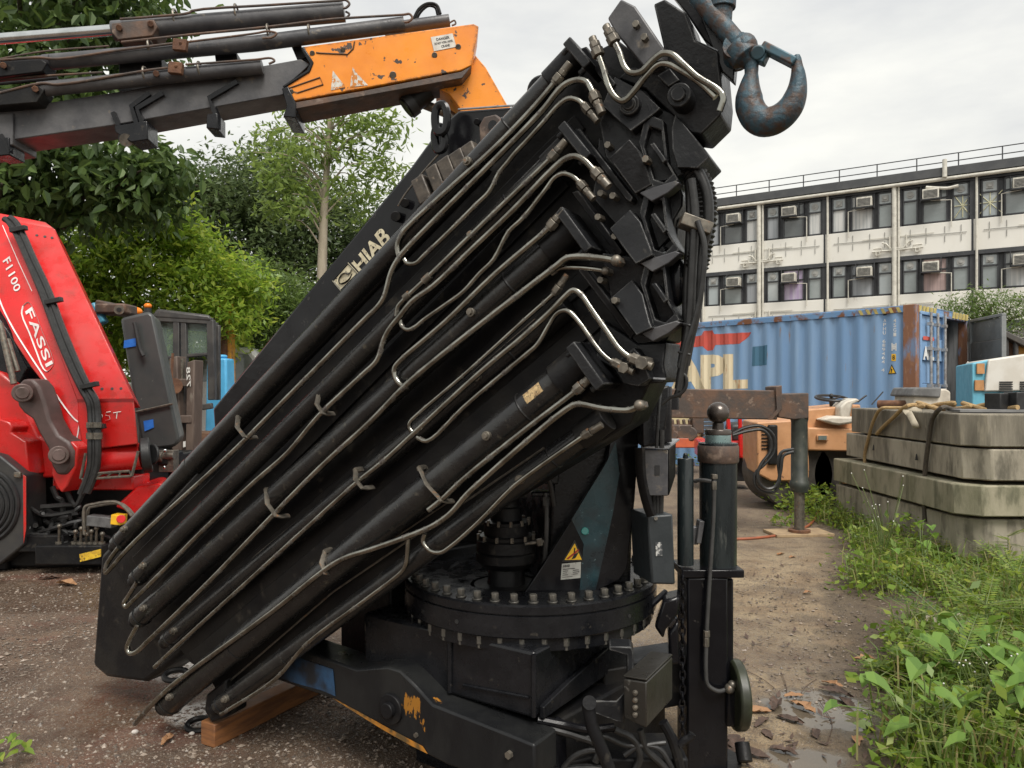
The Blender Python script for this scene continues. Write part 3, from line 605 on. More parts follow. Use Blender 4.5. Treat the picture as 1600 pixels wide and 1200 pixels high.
mb.lathe(a_, [(12.5 * ka, za(882)), (12.5 * ka, za(718)), (11.5 * ka, za(716)), (4 * ka, za(715)), (4 * ka, za(712))], 24); mb.ball(a_ + Z(za(711)), 3.6 * ka); mb.build('slim_cylinder', legm, leg)
mb = MB(); mb.tube(catmull([P(1085, 752, 2.9), P(1095, 750, 2.88), P(1112, 752, 2.86)], 4), .008, 8); mb.tube(catmull([P(1116, 742, 2.86), P(1115, 800, 2.86), P(1109, 900, 2.86), P(1104, 990, 2.86), P(1103, 1050, 2.86), P(1106, 1070, 2.86), P(1122, 1080, 2.86), P(1138, 1076, 2.88)], 5), .0085, 10); mb.build('leg_pipe', darkpipe, leg)
mb = MB()
for (x, y0, y1, r) in ((1116, 741, 748, .013), (1115.5, 752, 765, .011), (1104, 985, 995, .013), (1103.5, 996, 1010, .0115)): mb.cyl(P(x, y0, 2.86), P(x, y1, 2.86), r, seg=6)
mb.ball(P(1140, 1076, 2.87), .02); mb.ball(P(1144, 1070, 2.87), .017); mb.split('pipe_nut', nutsteel, leg, bevel=.001)
mb = MB(); mb.box(P(1092, 830, 2.93), (.02, .05, .09), Matrix.Rotation(.15, 3, 'Y')); mb.box(P(1084, 836, 2.95), (.03, .04, .07)); mb.build('catch_plate', greybeam, leg, .003)
for i in range(22):                                       # hanging chain beside the leg box
    y = 905 + i * 11.5; c = P(1066 + .4 * math.sin(i), y, 2.86); mb = MB(); h, w = .019, .0105; pts = []
    for kk in range(12):
        a = 2 * math.pi * kk / 12; u = Vector((1, 0, 0)) if i % 2 else Vector((0, 1, 0)); pts.append(c + u * math.cos(a) * w + Z(math.sin(a) * h))
    mb.tube(pts, .0045, 6, closed=True); mb.build('chain_link', blackgloss, leg)
mb = MB(); c = P(1150, 1085, 2.92); mb.cyl(c + Vector((-.02, 0, 0)), c + Vector((.025, 0, 0)), .135, seg=30); mb.cyl(c + Vector((.02, 0, 0)), c + Vector((.045, 0, 0)), .07, .05, seg=24); mb.build('folded_foot', mat('olive_black_rubber', (.03, .036, .018), .4, 0, (.015, .016, .012), 5), leg, .01)
mb = MB(); mb.box(P(1142, 1100, 2.9), (.05, .06, .16)); mb.build('foot_hinge', blackgloss, leg, .01)
# --- boxes on the right flank
mb = MB(); d0 = 2.62
fr = [(1003, 700), (1050, 694), (1055, 690), (1054, 742), (1042, 776), (1010, 773)]
mb.prism([P(1003, 702, d0), P(1044, 703, d0), P(1044, 775, d0), P(1012, 775, d0)], Vector((.03, .2, 0))); b1 = mb.build('valve_cover', greybeam, crane, .004)
mb = MB(); mb.prism([P(1045, 703, d0), P(1056, 692, d0 + .07), P(1055, 744, d0 + .07), P(1045, 775, d0)], Vector((.01, .1, 0))); mb.build('valve_cover_side', blackdirty, b1, .003)
mb = MB(); mb.hexa([P(1003, 700, d0 - .01), P(1044, 701, d0 - .01), P(1062, 688, d0 + .12), P(1020, 687, d0 + .12)], [p + Z(.006) for p in (P(1003, 700, d0 - .01), P(1044, 701, d0 - .01), P(1062, 688, d0 + .12), P(1020, 687, d0 + .12))]); mb.build('top_plate', MATS['bright_steel'], b1)
mb = MB(); mb.prism([P(1023, 727, d0 - .002), P(1031, 727, d0 - .002), P(1031, 743, d0 - .002), P(1023, 743, d0 - .002)], Vector((0, .003, 0))); mb.build('slot', rubber, b1)
mb = MB(); mb.tube(catmull([P(1000, 700, d0 - .02), P(1002, 745, d0 - .02), P(1012, 790, d0 - .02), P(1018, 806, d0 - .02)], 4), .011, 8, flat=2); mb.build('bent_strap', blackdirty, b1)
mb = MB()
for i in range(4): mb.tube([P(1016 + i * 6, 770, d0 + .03), P(1018 + i * 5, 806, d0 + .03)], .008, 6)
mb.build('hose', hosem, b1)
mb = MB(); mb.prism([P(1012, 806, d0), P(1052, 803, d0), P(1056, 914, d0), P(1018, 913, d0)], Vector((-.04, .16, 0))); b2 = mb.build('relay_box', mat('dark_slate_plastic', (.024, .03, .033), .4, 0, (.03, .036, .04), 5, bump=.1), crane, .008)
mb = MB(); mb.prism([P(1024, 848, d0 - .003), P(1034, 847, d0 - .003), P(1035, 868, d0 - .003), P(1025, 869, d0 - .003)], Vector((0, .002, 0))); mb.build('white_label', mat('scratched_white_label', (.5, .5, .48), .5, 0, (.06, .065, .07), 70, lo=.48, hi=.56), b2)
mb = MB(); mb.cyl(P(1025, 810, d0 - .006), P(1025, 810, d0 + .01), .007, seg=10); mb.build('screw', nutsteel, b2)
mb = MB(); mb.prism([P(1004, 806, 2.74), P(1012, 805, 2.74), P(1018, 905, 2.74), P(1000, 880, 2.74), P(997, 845, 2.74)], Vector((0, .06, 0))); mb.build('box_bracket', black, crane, .004)
# column front channel right of the gusset, with small fittings
mb = MB(); mb.prism([P(1002, 615, 2.6), P(1046, 602, 2.6), P(1044, 640, 2.6), P(1036, 690, 2.6), P(1004, 700, 2.6)], Vector((.02, .25, 0))); mb.build('column_bracket', black, crane, .006)
mb = MB(); mb.tube(catmull([P(1026, 700, 2.55), P(1028, 660, 2.55), P(1030, 630, 2.56), P(1032, 615, 2.58)], 4), .006, 8); mb.tube([P(1034, 700, 2.55), P(1034, 672, 2.55)], .009, 8); mb.build('cable', hosem, crane)
mb = MB(); mb.cyl(P(1046, 618, 2.7), P(1046, 640, 2.7), .035, seg=24); mb.cyl(P(1030, 604, 2.66), P(1030, 690, 2.66), .045, seg=24); mb.build('pin_tube', blackgloss, crane)
# --- control box low on the right
cbm = mat('dark_grey_box_paint', (.022, .020, .017), .34, 0, (.032, .03, .026), 4, bump=.15, spot=(.1, .095, .085), sscale=25, slo=.66, shi=.72)
X0 = [P(974, 1060, 2.36), P(1010, 1066, 2.30), P(1010, 1138, 2.30), P(974, 1122, 2.36)]; v_ = P(1051, 1034, 2.52) - X0[1]
mb = MB(); mb.hexa(X0, [p + Vector((v_.x, v_.y, 0)) for p in X0]); cb = mb.build('control_box', cbm, crane, .005)
mb = MB(); e = [X0[0] + Z(.004), X0[1] + Z(.004), X0[1] + Vector((v_.x, v_.y, .004)), X0[0] + Vector((v_.x, v_.y, .004))]
mb.hexa(e, [p + Z(.006) for p in e]); mb.build('lid', cbm, cb, .002)
fn = (X0[1] - X0[0]).cross(Z(1)).normalized()
for i in range(4):
    c = X0[0].lerp(X0[1], .55).lerp(X0[3].lerp(X0[2], .55), .28 + .17 * i); mb = MB(); mb.cyl(c - fn * .004, c + fn * .008, .0085, seg=16); mb.cyl(c + fn * .006, c + fn * .010, .005, seg=12); mb.build('button', nutsteel, cb, .001)
mb = MB(); mb.prism([P(916, 1095, 2.36), P(962, 1096, 2.38), P(975, 1082, 2.38), P(975, 1130, 2.38), P(962, 1126, 2.38), P(921, 1112, 2.36)], Vector((.006, .01, 0))); mb.build('box_arm', headmat, cb, .003)
mb = MB(); mb.tube([P(918, 1098, 2.35), P(924, 1132, 2.34), P(944, 1180, 2.34), P(964, 1235, 2.34)], .021, 12); mb.cyl(P(921, 1098, 2.33), P(921, 1098, 2.38), .022, seg=18); mb.build('arm_tube', blackdirty, cb)
mb = MB(); mb.prism([P(952, 1010, 2.42), P(986, 1011, 2.42), P(990, 1018, 2.42), P(990, 1060, 2.42), P(980, 1060, 2.42), P(980, 1024, 2.42), P(952, 1016, 2.42)], Vector((.01, .08, 0))); mb.build('bent_bracket', headmat, crane, .003)
mb = MB(); mb.prism([P(1022, 980, 2.78), P(1036, 938, 2.78), P(1062, 932, 2.78), P(1060, 960, 2.78), P(1040, 985, 2.78), P(1036, 1000, 2.78)], Vector((.03, .12, 0))); mb.prism([P(1044, 990, 2.8), P(1060, 970, 2.8), P(1062, 1040, 2.8), P(1046, 1040, 2.8)], Vector((.02, .12, 0))); mb.build('link_arm', blackgloss, crane, .012)
# clutter of hoses, pipes and rods beneath the base at the right
for pts, r, m in (([(840, 1124), (880, 1132), (920, 1140), (960, 1136)], .014, blackgloss), ([(850, 1136), (900, 1150), (936, 1166), (930, 1190)], .013, hosem), ([(1036, 1128), (1048, 1150), (1058, 1180), (1064, 1205)], .017, blackdirty),
                  ([(880, 1200), (900, 1180), (930, 1172), (948, 1182)], .01, hosem), ([(960, 1140), (990, 1156), (1000, 1184), (985, 1215)], .012, hosem), ([(1000, 1140), (1010, 1170), (1030, 1190), (1050, 1210)], .012, hosem), ([(1062, 1165), (1068, 1158), (1078, 1152), (1082, 1146)], .014, blackdirty),
                  ([(850, 1225), (880, 1205), (915, 1200), (950, 1206), (975, 1225)], .014, hosem), ([(975, 1180), (1000, 1165), (1030, 1170), (1050, 1200)], .01, rubber), ([(900, 1155), (940, 1150), (980, 1165), (1040, 1160)], .009, hosem)):
    mb = MB(); mb.tube(catmull([P(x, y, 2.5) for x, y in pts], 5), r, 9); mb.build('loose_hose', m, crane)
mb = MB(); mb.box(P(1000, 1190, 2.62), (.3, .2, .12)); mb.box(P(905, 1185, 2.7), (.25, .2, .1), Matrix.Rotation(.4, 3, 'Z')); mb.build('lower_valve', blackdirty, crane, .01)
mb = MB(); mb.cyl(P(985, 975, 2.75), P(1040, 925, 2.9), .012); mb.build('tie_rod', blackgloss, crane)
# base extension box that ties the leg to the frame
mb = MB(); pA, pB = K + B_ * .45 + Z(.30), lp + Vector((-.06, .05, .30)); dd = (pB - pA); mb.box((pA + pB) / 2 + Vector((0, .1, .02)), (dd.length, .18, .2), Matrix.Rotation(math.atan2(dd.y, dd.x), 3, 'Z')); mb.build('beam_housing', blackdirty, crane, .01)
# ================================================================ THE HOOK
hk = thing('crane_hook', 'heavy forged hook with blue paint and rust, high at the right', 'hook', J(1165, 90, .03))
cl = [(1122, 262, 34), (1122, 300, 30), (1122, 345, 28), (1114, 400, 42), (1111, 450, 55), (1115, 500, 60), (1140, 548, 62), (1180, 572, 62), (1225, 566, 61), (1270, 540, 58), (1306, 500, 54), (1328, 450, 47), (1339, 400, 38), (1341, 350, 30), (1337, 310, 23), (1336, 272, 17), (1337, 258, 11)]
pp = [J(800 + x / 3, y / 3, .03) for x, y, r in cl]; rr = [r / 3 * J(800 + x / 3, y / 3, .03).y / F for x, y, r in cl]
def lerpr(rs, n):
    return [rs[min(len(rs) - 1, int(i / n))] * (1 - (i / n) % 1) + rs[min(len(rs) - 1, int(i / n) + 1)] * ((i / n) % 1) for i in range((len(rs) - 1) * n + 1)]
pc = catmull(pp, 4); mb = MB(); mb.tube(pc, [v * 1.1 for v in lerpr(rr, 4)], 18); mb.build('hook_body', rusty, hk)
mb = MB(); a, b = J(1197, 76, .03), J(1238, 97, .03); d = (b - a).normalized(); s_ = d.cross(jn).normalized()
mb.box((a + b) / 2, ((b - a).length + .02, .022, .045), Matrix((d, s_, jn)).transposed()); mb.cyl(J(1184, 82, .055), J(1184, 82, .0), .019, seg=18); mb.prism(jpoly([(1178, 92), (1196, 66), (1204, 72), (1192, 98)], .045), -jn * .04); mb.build('safety_latch', mat('blue_steel_latch', (.06, .13, .17), .5, .2, (.05, .09, .11), 14, spot=(.12, .07, .05), sscale=25, slo=.55, shi=.65), hk, .004)
mb = MB(); mb.lathe(J(1160, 84, .03), [(.02, -.03), (.038, -.028), (.04, .016), (.026, .024), (.018, .04)], 24, J(1190, 118, .03) - J(1160, 84, .03)); mb.build('swivel', rusty, hk, .002)

# dark blocks added to darken the gaps behind the ring and below the base
mb = MB(); mb.hexa([P(x, y, 3.42) for x, y in ((640, 770), (770, 770), (770, 905), (640, 905))], [P(x, y, 3.42) + Vector((.1, .35, 0)) for x, y in ((640, 770), (770, 770), (770, 905), (640, 905))]); mb.build('column_dark_block', blackdirty, crane, .01)
mb = MB(); q = [K + A_ * .80 + B_ * .15, K + A_ * 1.2 + B_ * .25, K + A_ * 1.2 + B_ * 1.1, K + A_ * .6 + B_ * 1.3]; mb.hexa([p + Z(.12) for p in q], [p + Z(.80) for p in q]); mb.build('rear_dark_block', blackdirty, crane, .01)
mb = MB(); q = [K + B_ * .06 - A_ * .02, K + B_ * .85 - A_ * .12, K + B_ * .85 + A_ * .3, K + B_ * .06 + A_ * .3]; mb.hexa([p + Z(.0) for p in q], [p + Z(.36) for p in q]); mb.build('lower_frame', blackdirty, crane, .01)
# ================================================================ GROUND
gm = bpy.data.materials.new('wet_gravel_yard'); gm.use_nodes = True; t = gm.node_tree; n = t.nodes.new; l = t.links.new; b = t.nodes['Principled BSDF']
tc = n('ShaderNodeTexCoord')
def ns(sc, d=8, r=.6, kind='ShaderNodeTexNoise'):
    x = n(kind); x.inputs['Scale'].default_value = sc; x.inputs['Detail'].default_value = d; x.inputs['Roughness'].default_value = r; l(tc.outputs['Object'], x.inputs['Vector']); return x.outputs['Fac']
def mr(v, a, c, o0=0, o1=1):
    x = n('ShaderNodeMapRange'); x.inputs['From Min'].default_value = a; x.inputs['From Max'].default_value = c; x.inputs['To Min'].default_value = o0; x.inputs['To Max'].default_value = o1; l(v, x.inputs['Value']); return x.outputs[0]
def ma(op, a, c=None):
    x = n('ShaderNodeMath'); x.operation = op
    for i, v in enumerate((a, c)):
        if v is None: continue
        if hasattr(v, 'is_linked'): l(v, x.inputs[i])
        else: x.inputs[i].default_value = v
    return x.outputs[0]
def mixc(f, a, c):
    x = n('ShaderNodeMix'); x.data_type = 'RGBA'; l(f, x.inputs['Factor'])
    for s_, v in (('A', a), ('B', c)):
        if hasattr(v, 'is_linked'): l(v, x.inputs[s_])
        else: x.inputs[s_].default_value = (*v, 1)
    return x.outputs['Result']
sep = n('ShaderNodeSeparateXYZ'); l(tc.outputs['Object'], sep.inputs[0]); gx, gy = sep.outputs['X'], sep.outputs['Y']
big = ns(.55, 5); mid = ns(3.2, 8); fine = ns(55, 8, .7); grit = ns(160, 4, .7)
right = mr(ma('ADD', gx, ma('MULTIPLY', ma('SUBTRACT', big, .5), 1.2)), -.2, .9)
sand = mixc(mr(mid, .38, .64), (.24, .168, .10), (.375, .29, .18))
brown = mixc(mr(mid, .4, .62), (.082, .049, .031), (.155, .10, .064))
dirt = mixc(right, brown, sand)
dirt = mixc(mr(ns(1.3, 9, .65), .5, .66, 0, .85), dirt, (.085, .058, .04)); dirt = mixc(mr(ns(9, 9, .7), .52, .64, 0, .7), dirt, (.10, .072, .05))
vor = n('ShaderNodeTexVoronoi'); vor.inputs['Scale'].default_value = 115; l(tc.outputs['Object'], vor.inputs['Vector'])
vc = n('ShaderNodeSeparateColor'); l(vor.outputs['Color'], vc.inputs[0])
peb = ma('MULTIPLY', mr(vc.outputs[0], .38, .44), mr(vor.outputs['Distance'], .42, .3))
pebc = mixc(vc.outputs[1], (.09, .072, .056), (.40, .345, .285))
dirt = mixc(ma('MULTIPLY', peb, mr(mid, .38, .5)), dirt, pebc)
dirt = mixc(mr(grit, .48, .70, 0, .55), dirt, (.06, .043, .03)); dirt = mixc(mr(fine, .54, .70, 0, .4), dirt, (.36, .29, .21))
verge = mr(ma('SUBTRACT', ma('ADD', gx, ma('MULTIPLY', ma('SUBTRACT', mid, .5), .9)), ma('MULTIPLY', gy, .43)), -.12, .12); dirt = mixc(ma('MULTIPLY', verge, .75), dirt, (.06, .043, .03))
farm = mr(gy, 6, 8.5); dirt = mixc(ma('MULTIPLY', farm, .6), dirt, (.12, .09, .07))
redm = ma('MULTIPLY', mr(ns(1.1, 4), .54, .66, 0, .55), mr(gx, -.4, -1.2)); dirt = mixc(redm, dirt, (.16, .045, .03))
# puddles: flat, dark, mirror-like; each an irregular oval
def pud(cx, cy, rx, ry, soft=.35):
    dx = ma('DIVIDE', ma('SUBTRACT', gx, cx), rx); dy = ma('DIVIDE', ma('SUBTRACT', gy, cy), ry)
    d = ma('ADD', ma('MULTIPLY', dx, dx), ma('MULTIPLY', dy, dy)); d = ma('ADD', ma('POWER', d, .5), ma('MULTIPLY', ma('SUBTRACT', mid, .5), 2.2)); return mr(d, 1.0 + soft, 1.0 - soft * .2)
wets = []
for (x, y, rx, ry) in ((1290, 1112, .24, .22), (1262, 1190, .16, .09), (1185, 1010, .35, .55), (272, 1062, .35, .22), (300, 1040, .4, .3), (235, 1110, .45, .22), (60, 930, .9, .45), (1010, 985, .5, .5)):
    g = G(x, y); wets.append(pud(g.x, g.y, rx, ry))
def mxx(v):
    r = v[0]
    for k in v[1:]: r = ma('MAXIMUM', r, k)
    return r
og_ = G(290, 1040); pale_patch = ma('MULTIPLY', pud(og_.x, og_.y, .34, .2), mr(ns(32, 8, .7), .44, .50)); og_ = G(330, 1112); pale_patch = ma('MAXIMUM', pale_patch, ma('MULTIPLY', pud(og_.x, og_.y, .2, .12), mr(ns(32, 8, .7), .44, .50)))  # broken pale patches, mixed as whitish tone into the ground colour
water = mxx(wets[:2]); damp = mxx(wets[2:])
film = ma('MULTIPLY', damp, mr(ns(26, 9, .7), .40, .52))
leftwet = ma('MULTIPLY', mr(gx, .2, -.8), mr(ns(48, 8, .7), .46, .58, 0, 1)); film = ma('MAXIMUM', film, leftwet)
col = mixc(ma('MULTIPLY', ma('MAXIMUM', water, damp), .45), dirt, (.05, .036, .026)); col = mixc(ma('MULTIPLY', water, .75), col, (.10, .085, .065)); col = mixc(ma('MULTIPLY', pale_patch, .85), col, (.58, .56, .53)); l(col, b.inputs['Base Color'])
rough = ma('SUBTRACT', .9, ma('MULTIPLY', film, .70)); rough = ma('MAXIMUM', ma('SUBTRACT', rough, ma('MULTIPLY', water, .95)), .04); l(rough, b.inputs['Roughness'])
bp = n('ShaderNodeBump'); bp.inputs['Distance'].default_value = .02; damp_ = ma('MULTIPLY', damp, .75)
hgt = ma('ADD', ma('MULTIPLY', fine, .5), ma('ADD', ma('MULTIPLY', peb, .5), ma('MULTIPLY', grit, .3))); l(hgt, bp.inputs['Height']); l(ma('MULTIPLY', ma('SUBTRACT', 1.0, ma('MAXIMUM', water, damp_)), .95), bp.inputs['Strength']); l(bp.outputs[0], b.inputs['Normal'])
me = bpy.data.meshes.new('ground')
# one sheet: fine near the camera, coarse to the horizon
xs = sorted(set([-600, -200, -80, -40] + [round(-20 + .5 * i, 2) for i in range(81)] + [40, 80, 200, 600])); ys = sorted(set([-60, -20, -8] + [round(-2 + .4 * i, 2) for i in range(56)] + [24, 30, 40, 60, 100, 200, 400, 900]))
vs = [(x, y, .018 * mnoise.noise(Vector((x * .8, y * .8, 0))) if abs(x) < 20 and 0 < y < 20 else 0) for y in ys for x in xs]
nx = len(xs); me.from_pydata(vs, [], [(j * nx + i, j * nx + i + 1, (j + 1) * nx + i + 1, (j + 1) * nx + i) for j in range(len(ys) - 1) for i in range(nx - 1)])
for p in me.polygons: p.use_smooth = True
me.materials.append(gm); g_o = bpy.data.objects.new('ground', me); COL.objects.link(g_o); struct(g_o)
# loose stones
rng = np.random.default_rng(3)
def pebbles(name, n_, region, smin, smax, m):
    base = np.array([(1, 0, 0), (-1, 0, 0), (0, 1, 0), (0, -1, 0), (0, 0, 1), (0, 0, -1)], float); tri = np.array([(0, 2, 4), (2, 1, 4), (1, 3, 4), (3, 0, 4), (2, 0, 5), (1, 2, 5), (3, 1, 5), (0, 3, 5)])
    x, y = region(n_); n_ = len(x); s = smin * (smax / smin) ** (rng.random(n_) ** 2.2); an = rng.random(n_) * 6.28
    v = base[None] * (s[:, None, None] * (1 + .35 * rng.standard_normal((n_, 6, 1)))) * np.array([1, .8, .5])[None, None]
    c, s_ = np.cos(an)[:, None], np.sin(an)[:, None]; vx = v[..., 0] * c - v[..., 1] * s_; vy = v[..., 0] * s_ + v[..., 1] * c
    v = np.stack([vx + x[:, None], vy + y[:, None], v[..., 2] + s[:, None] * .15], -1).reshape(-1, 3); f = (tri[None] + (np.arange(n_) * 6)[:, None, None]).reshape(-1, 3)
    me = bpy.data.meshes.new(name); me.from_pydata(v.tolist(), [], f.tolist()); me.materials.append(m); o = bpy.data.objects.new(name, me); COL.objects.link(o); o['kind'] = 'stuff'; return o
pm = bpy.data.materials.new('mixed_gravel'); pm.use_nodes = True; t = pm.node_tree; ge = t.nodes.new('ShaderNodeNewGeometry'); cr = t.nodes.new('ShaderNodeValToRGB'); t.links.new(ge.outputs['Random Per Island'], cr.inputs['Fac'])
cr.color_ramp.elements[0].color = (.06, .045, .035, 1); cr.color_ramp.elements[1].color = (.29, .235, .19, 1); e = cr.color_ramp.elements.new(.55); e.color = (.16, .125, .095, 1); t.links.new(cr.outputs[0], t.nodes['Principled BSDF'].inputs['Base Color']); t.nodes['Principled BSDF'].inputs['Roughness'].default_value = .45
def reg_left(n_):
    y = 2.5 + 4.5 * rng.random(n_) ** 1.5; x = -.75 * y + rng.random(n_) * (.75 * y + .25); return x, y
def reg_right(n_):
    y = 2.5 + 8 * rng.random(n_) ** 1.4; x = .28 * y + rng.random(n_) * .45 * y; return x, y
pebbles('gravel', 34000, reg_left, .003, .014, pm)
pebbles('grit', 14000, reg_right, .002, .013, pm)
# ================================================================ TIMBER under the tubes
d = Vector((.47, .88, 0)); s_ = Vector((-.88, .47, 0)); p0 = G(335, 1170); mb = MB()
q = [p0, p0 + d * .82, p0 + d * .82 + s_ * .085, p0 + s_ * .085]; mb.hexa([v + Z(.0) for v in q], [v + Z(.10) for v in q])
tag(mb.build('timber_block', wood, None, .005), 'orange-brown timber baulk lying on wet gravel under the black crane tubes', 'timber')
# hanging eye rings on the tip, dripping on the gravel
mb = MB()
for cx, cy, rx, ry in ((275, 1055, .05, .028), (312, 1132, .055, .03)):
    c = P(cx, cy, 3.28); pts = [c + Vector((math.cos(a) * rx, math.sin(a) * rx * .7, math.sin(a) * ry * .4)) for a in [2 * math.pi * i / 20 for i in range(20)]]
    mb.tube(pts, .013, 8, closed=True)
mb.split('tip_ring', blackdirty, crane)
mb = MB(); mb.prism(jpoly([(322, 1085), (352, 1062), (352, 1122), (330, 1130), (318, 1110)], -.02), -jn * .12); mb.build('tip_bracket', blackdirty, crane, .01)
# ================================================================ THE ORANGE AND BLACK CRANE BOOM (upper left)
YO = 4.7
OP = Plane(P(740, 40, 4.85), P(740, 140, 4.85), P(0, 200, 4.6)); on = OP.n; oat = OP.at
ocr = thing('folded_crane_boom', 'long horizontal crane boom, orange housing with worn black telescopic sections, behind the black crane', 'crane', (oat(860, 600, -.3).x, oat(860, 600, -.3).y, 0))
def oprism(name, pts, off, th, m, parent=ocr, bevel=.006): mb = MB(); mb.prism([oat(x, y, off) for x, y in pts], -on * th); return mb.build(name, m, parent, bevel)
def otube(name, pts, r, off, m, parent=ocr, sm=True, seg=10):
    q = [oat(x, y, off) for x, y in pts]; mb = MB(); mb.tube(catmull(q, 4) if sm else q, r, seg); return mb.build(name, m, parent)
oprism('telescopic_section', [(-150, 190), (0, 172), (205, 140), (470, 92), (485, 100), (445, 136), (443, 148), (175, 196), (15, 219), (-150, 247)], 0, .24, greybeam)
oprism('telescopic_section', [(-250, 200), (20, 176), (20, 226), (-250, 262)], .02, .27, greybeam)
hous = oprism('boom_housing', [(473, 73), (740, 37), (748, 41), (737, 102), (720, 110), (454, 159), (443, 135), (482, 110), (486, 99)], .02, .28, orange)
mb = MB(); q = [(453, 161), (567, 142), (720, 112), (737, 103), (722, 122), (569, 150), (452, 172)]
mb.prism([oat(x, y, .015) for x, y in q], -on * .26); mb.build('underside_plate', rustybeam, ocr, .004)
oprism('edge_flange', [(440, 138), (450, 134), (462, 160), (462, 184), (442, 182), (448, 165)], .035, .30, black)
oprism('edge_flange', [(474, 72), (490, 97), (484, 112), (444, 137), (441, 134), (479, 109), (484, 99), (470, 75)], .03, .04, black)
dm = mat('orange_side_plate', (.72, .22, .012), .4, 0, (.6, .17, .01), 4, spot=(.05, .035, .03), sscale=14, slo=.64, shi=.65)
mb = MB(); mb.tube([oat(x, y, .022) for x, y in [(494, 82), (500, 83), (543, 85), (552, 76), (554, 65)]], .005, 5); mb.tube([oat(x, y, .022) for x, y in [(448, 139), (500, 121), (505, 132), (465, 145)]], .005, 5, closed=True); mb.split('weld_seam', mat('dark_weld', (.10, .05, .02), .6), hous)
for x, y, r in ((488, 83, .016), (455, 143, .016), (679, 86, .018), (716, 73, .018), (614, 117, .022), (536, 77, .015)):
    mb = MB(); mb.cyl(oat(x, y, .0), oat(x, y, .028), r, seg=14); mb.build('bolt', nutsteel, hous, .002)
sq = [oat(x, y, .0235) for x, y in ((678, 80), (713, 73), (707, 52), (673, 58))]
mb = MB(); mb.poly(sq); mb.m = 1
def sg(u0, v0, u1, v1): a, b, c, d = [v + on * .0015 for v in sq]; f = lambda u, v: a * (1 - u) * (1 - v) + b * u * (1 - v) + c * u * v + d * (1 - u) * v; return [f(u0, v0), f(u1, v0), f(u1, v1), f(u0, v1)]
text(mb, 'DANGER', sg(.22, .66, .82, .86), .02); text(mb, 'DO NOT WORK UNDER', sg(.1, .40, .92, .56), .02); text(mb, 'CRANE', sg(.36, .12, .74, .30), .02)
mb.build('warning_sign', [mat('faded_white_sign', (.62, .60, .54), .5, 0, (.5, .47, .42), 20, spot=(.3, .25, .2), sscale=40, slo=.62, shi=.7), MATS['sticker_black']], hous)
wst = mat('torn_white_sticker', (.6, .58, .52), .55, 0, (.4, .36, .3), 30, spot=(.5, .17, .015), sscale=35, slo=.5, shi=.53)
for pts in ([(517, 141), (520, 110), (526, 118), (540, 136)], [(547, 136), (551, 105), (560, 117), (575, 133)]):
    mb = MB(); mb.poly([oat(x, y, .0235) for x, y in pts]); mb.build('torn_sticker', wst, hous)
oprism('linkage_arm', [(743, 86), (759, 105), (795, 168), (800, 200), (722, 200), (718, 168), (703, 148), (680, 136), (700, 126), (722, 122), (736, 104)], -.10, .26, orange)
otube('linkage_pin', [(668, 142), (634, 170)], .07, -.16, blackdirty, sm=False, seg=22)
mb = MB(); a, b = oat(646, 160, -.16), oat(636, 168, -.16); mb.cyl(a, b, .082, seg=24); mb.build('pin_collar', rubber, ocr)
otube('linkage_rod', [(655, 160), (700, 178), (712, 186)], .032, -.25, nutsteel, sm=False, seg=16)
# support of the boom standing behind the black crane
mb = MB(); c = oat(800, 190, -.24); c0 = Vector((c.x + .1, c.y, 0))
mb.box(c0 + Z(1.6), (.42, .42, 2.9), taper=.8); mb.box(c0 + Z(.08), (.9, .7, .16)); mb.build('crane_column', blackdirty, ocr, .02)
mb = MB(); mb.hexa([oat(x, y, -.12) for x, y in ((716, 166), (796, 166), (812, 215), (755, 230))], [oat(x, y, -.34) for x, y in ((716, 166), (796, 166), (812, 215), (755, 230))]); mb.build('linkage_base', orange, ocr, .005)
# cylinders
otube('extension_cylinder', [(178, 49), (538, 19)], .062, -.1, greybeam, sm=False, seg=24)
otube('extension_cylinder', [(70, 98), (400, 68), (632, 38)], .048, .0, greybeam, sm=False, seg=24)
otube('extension_cylinder', [(600, 46), (702, 32)], .04, -.08, greybeam, sm=False, seg=20)
otube('extension_cylinder', [(62, 140), (410, 104)], .045, .05, greybeam, sm=False, seg=24)
otube('piston_rod', [(-150, 72), (0, 61), (176, 47)], .034, -.1, chrome, sm=False, seg=20)
otube('extension_cylinder', [(-150, 118), (80, 96)], .04, .02, greybeam, sm=False, seg=20)
oprism('rod_bracket', [(174, 36), (240, 30), (246, 42), (238, 56), (184, 62), (174, 50)], -.02, .17, rustybeam)
oprism('rod_bracket', [(-60, 100), (64, 92), (73, 98), (66, 112), (0, 120), (-60, 124)], .07, .12, blackdirty)
oprism('rod_bracket', [(-60, 146), (60, 132), (69, 140), (58, 160), (0, 165), (-60, 168)], .1, .12, blackdirty)
for x, y, o in ((186, 43, -.015), (235, 37, -.015), (55, 139, .105), (5, 102, .075), (244, 115, .1)):
    mb = MB(); mb.cyl(oat(x, y, o - .01), oat(x, y, o + .022), .02, seg=6); mb.build('bolt', rust, ocr, .002)
for x, y, w in ((282, 71, 22), (275, 107, 22)):
    mb = MB(); mb.box(oat(x, y, .12), (.085, .035, .07), Matrix.Rotation(.1, 3, 'Y')); mb.cyl(oat(x, y - 4, .12), oat(x, y - 4, .145), .01, seg=6); mb.build('rusty_block', rust, ocr, .004)
for pts in ([(185, 92), (252, 88), (254, 142), (186, 148)], [(335, 84), (369, 80), (372, 100), (338, 104)], [(455, 72), (470, 70), (480, 90), (465, 95)]):
    oprism('cradle_post', pts, -.06, .12, blackdirty)
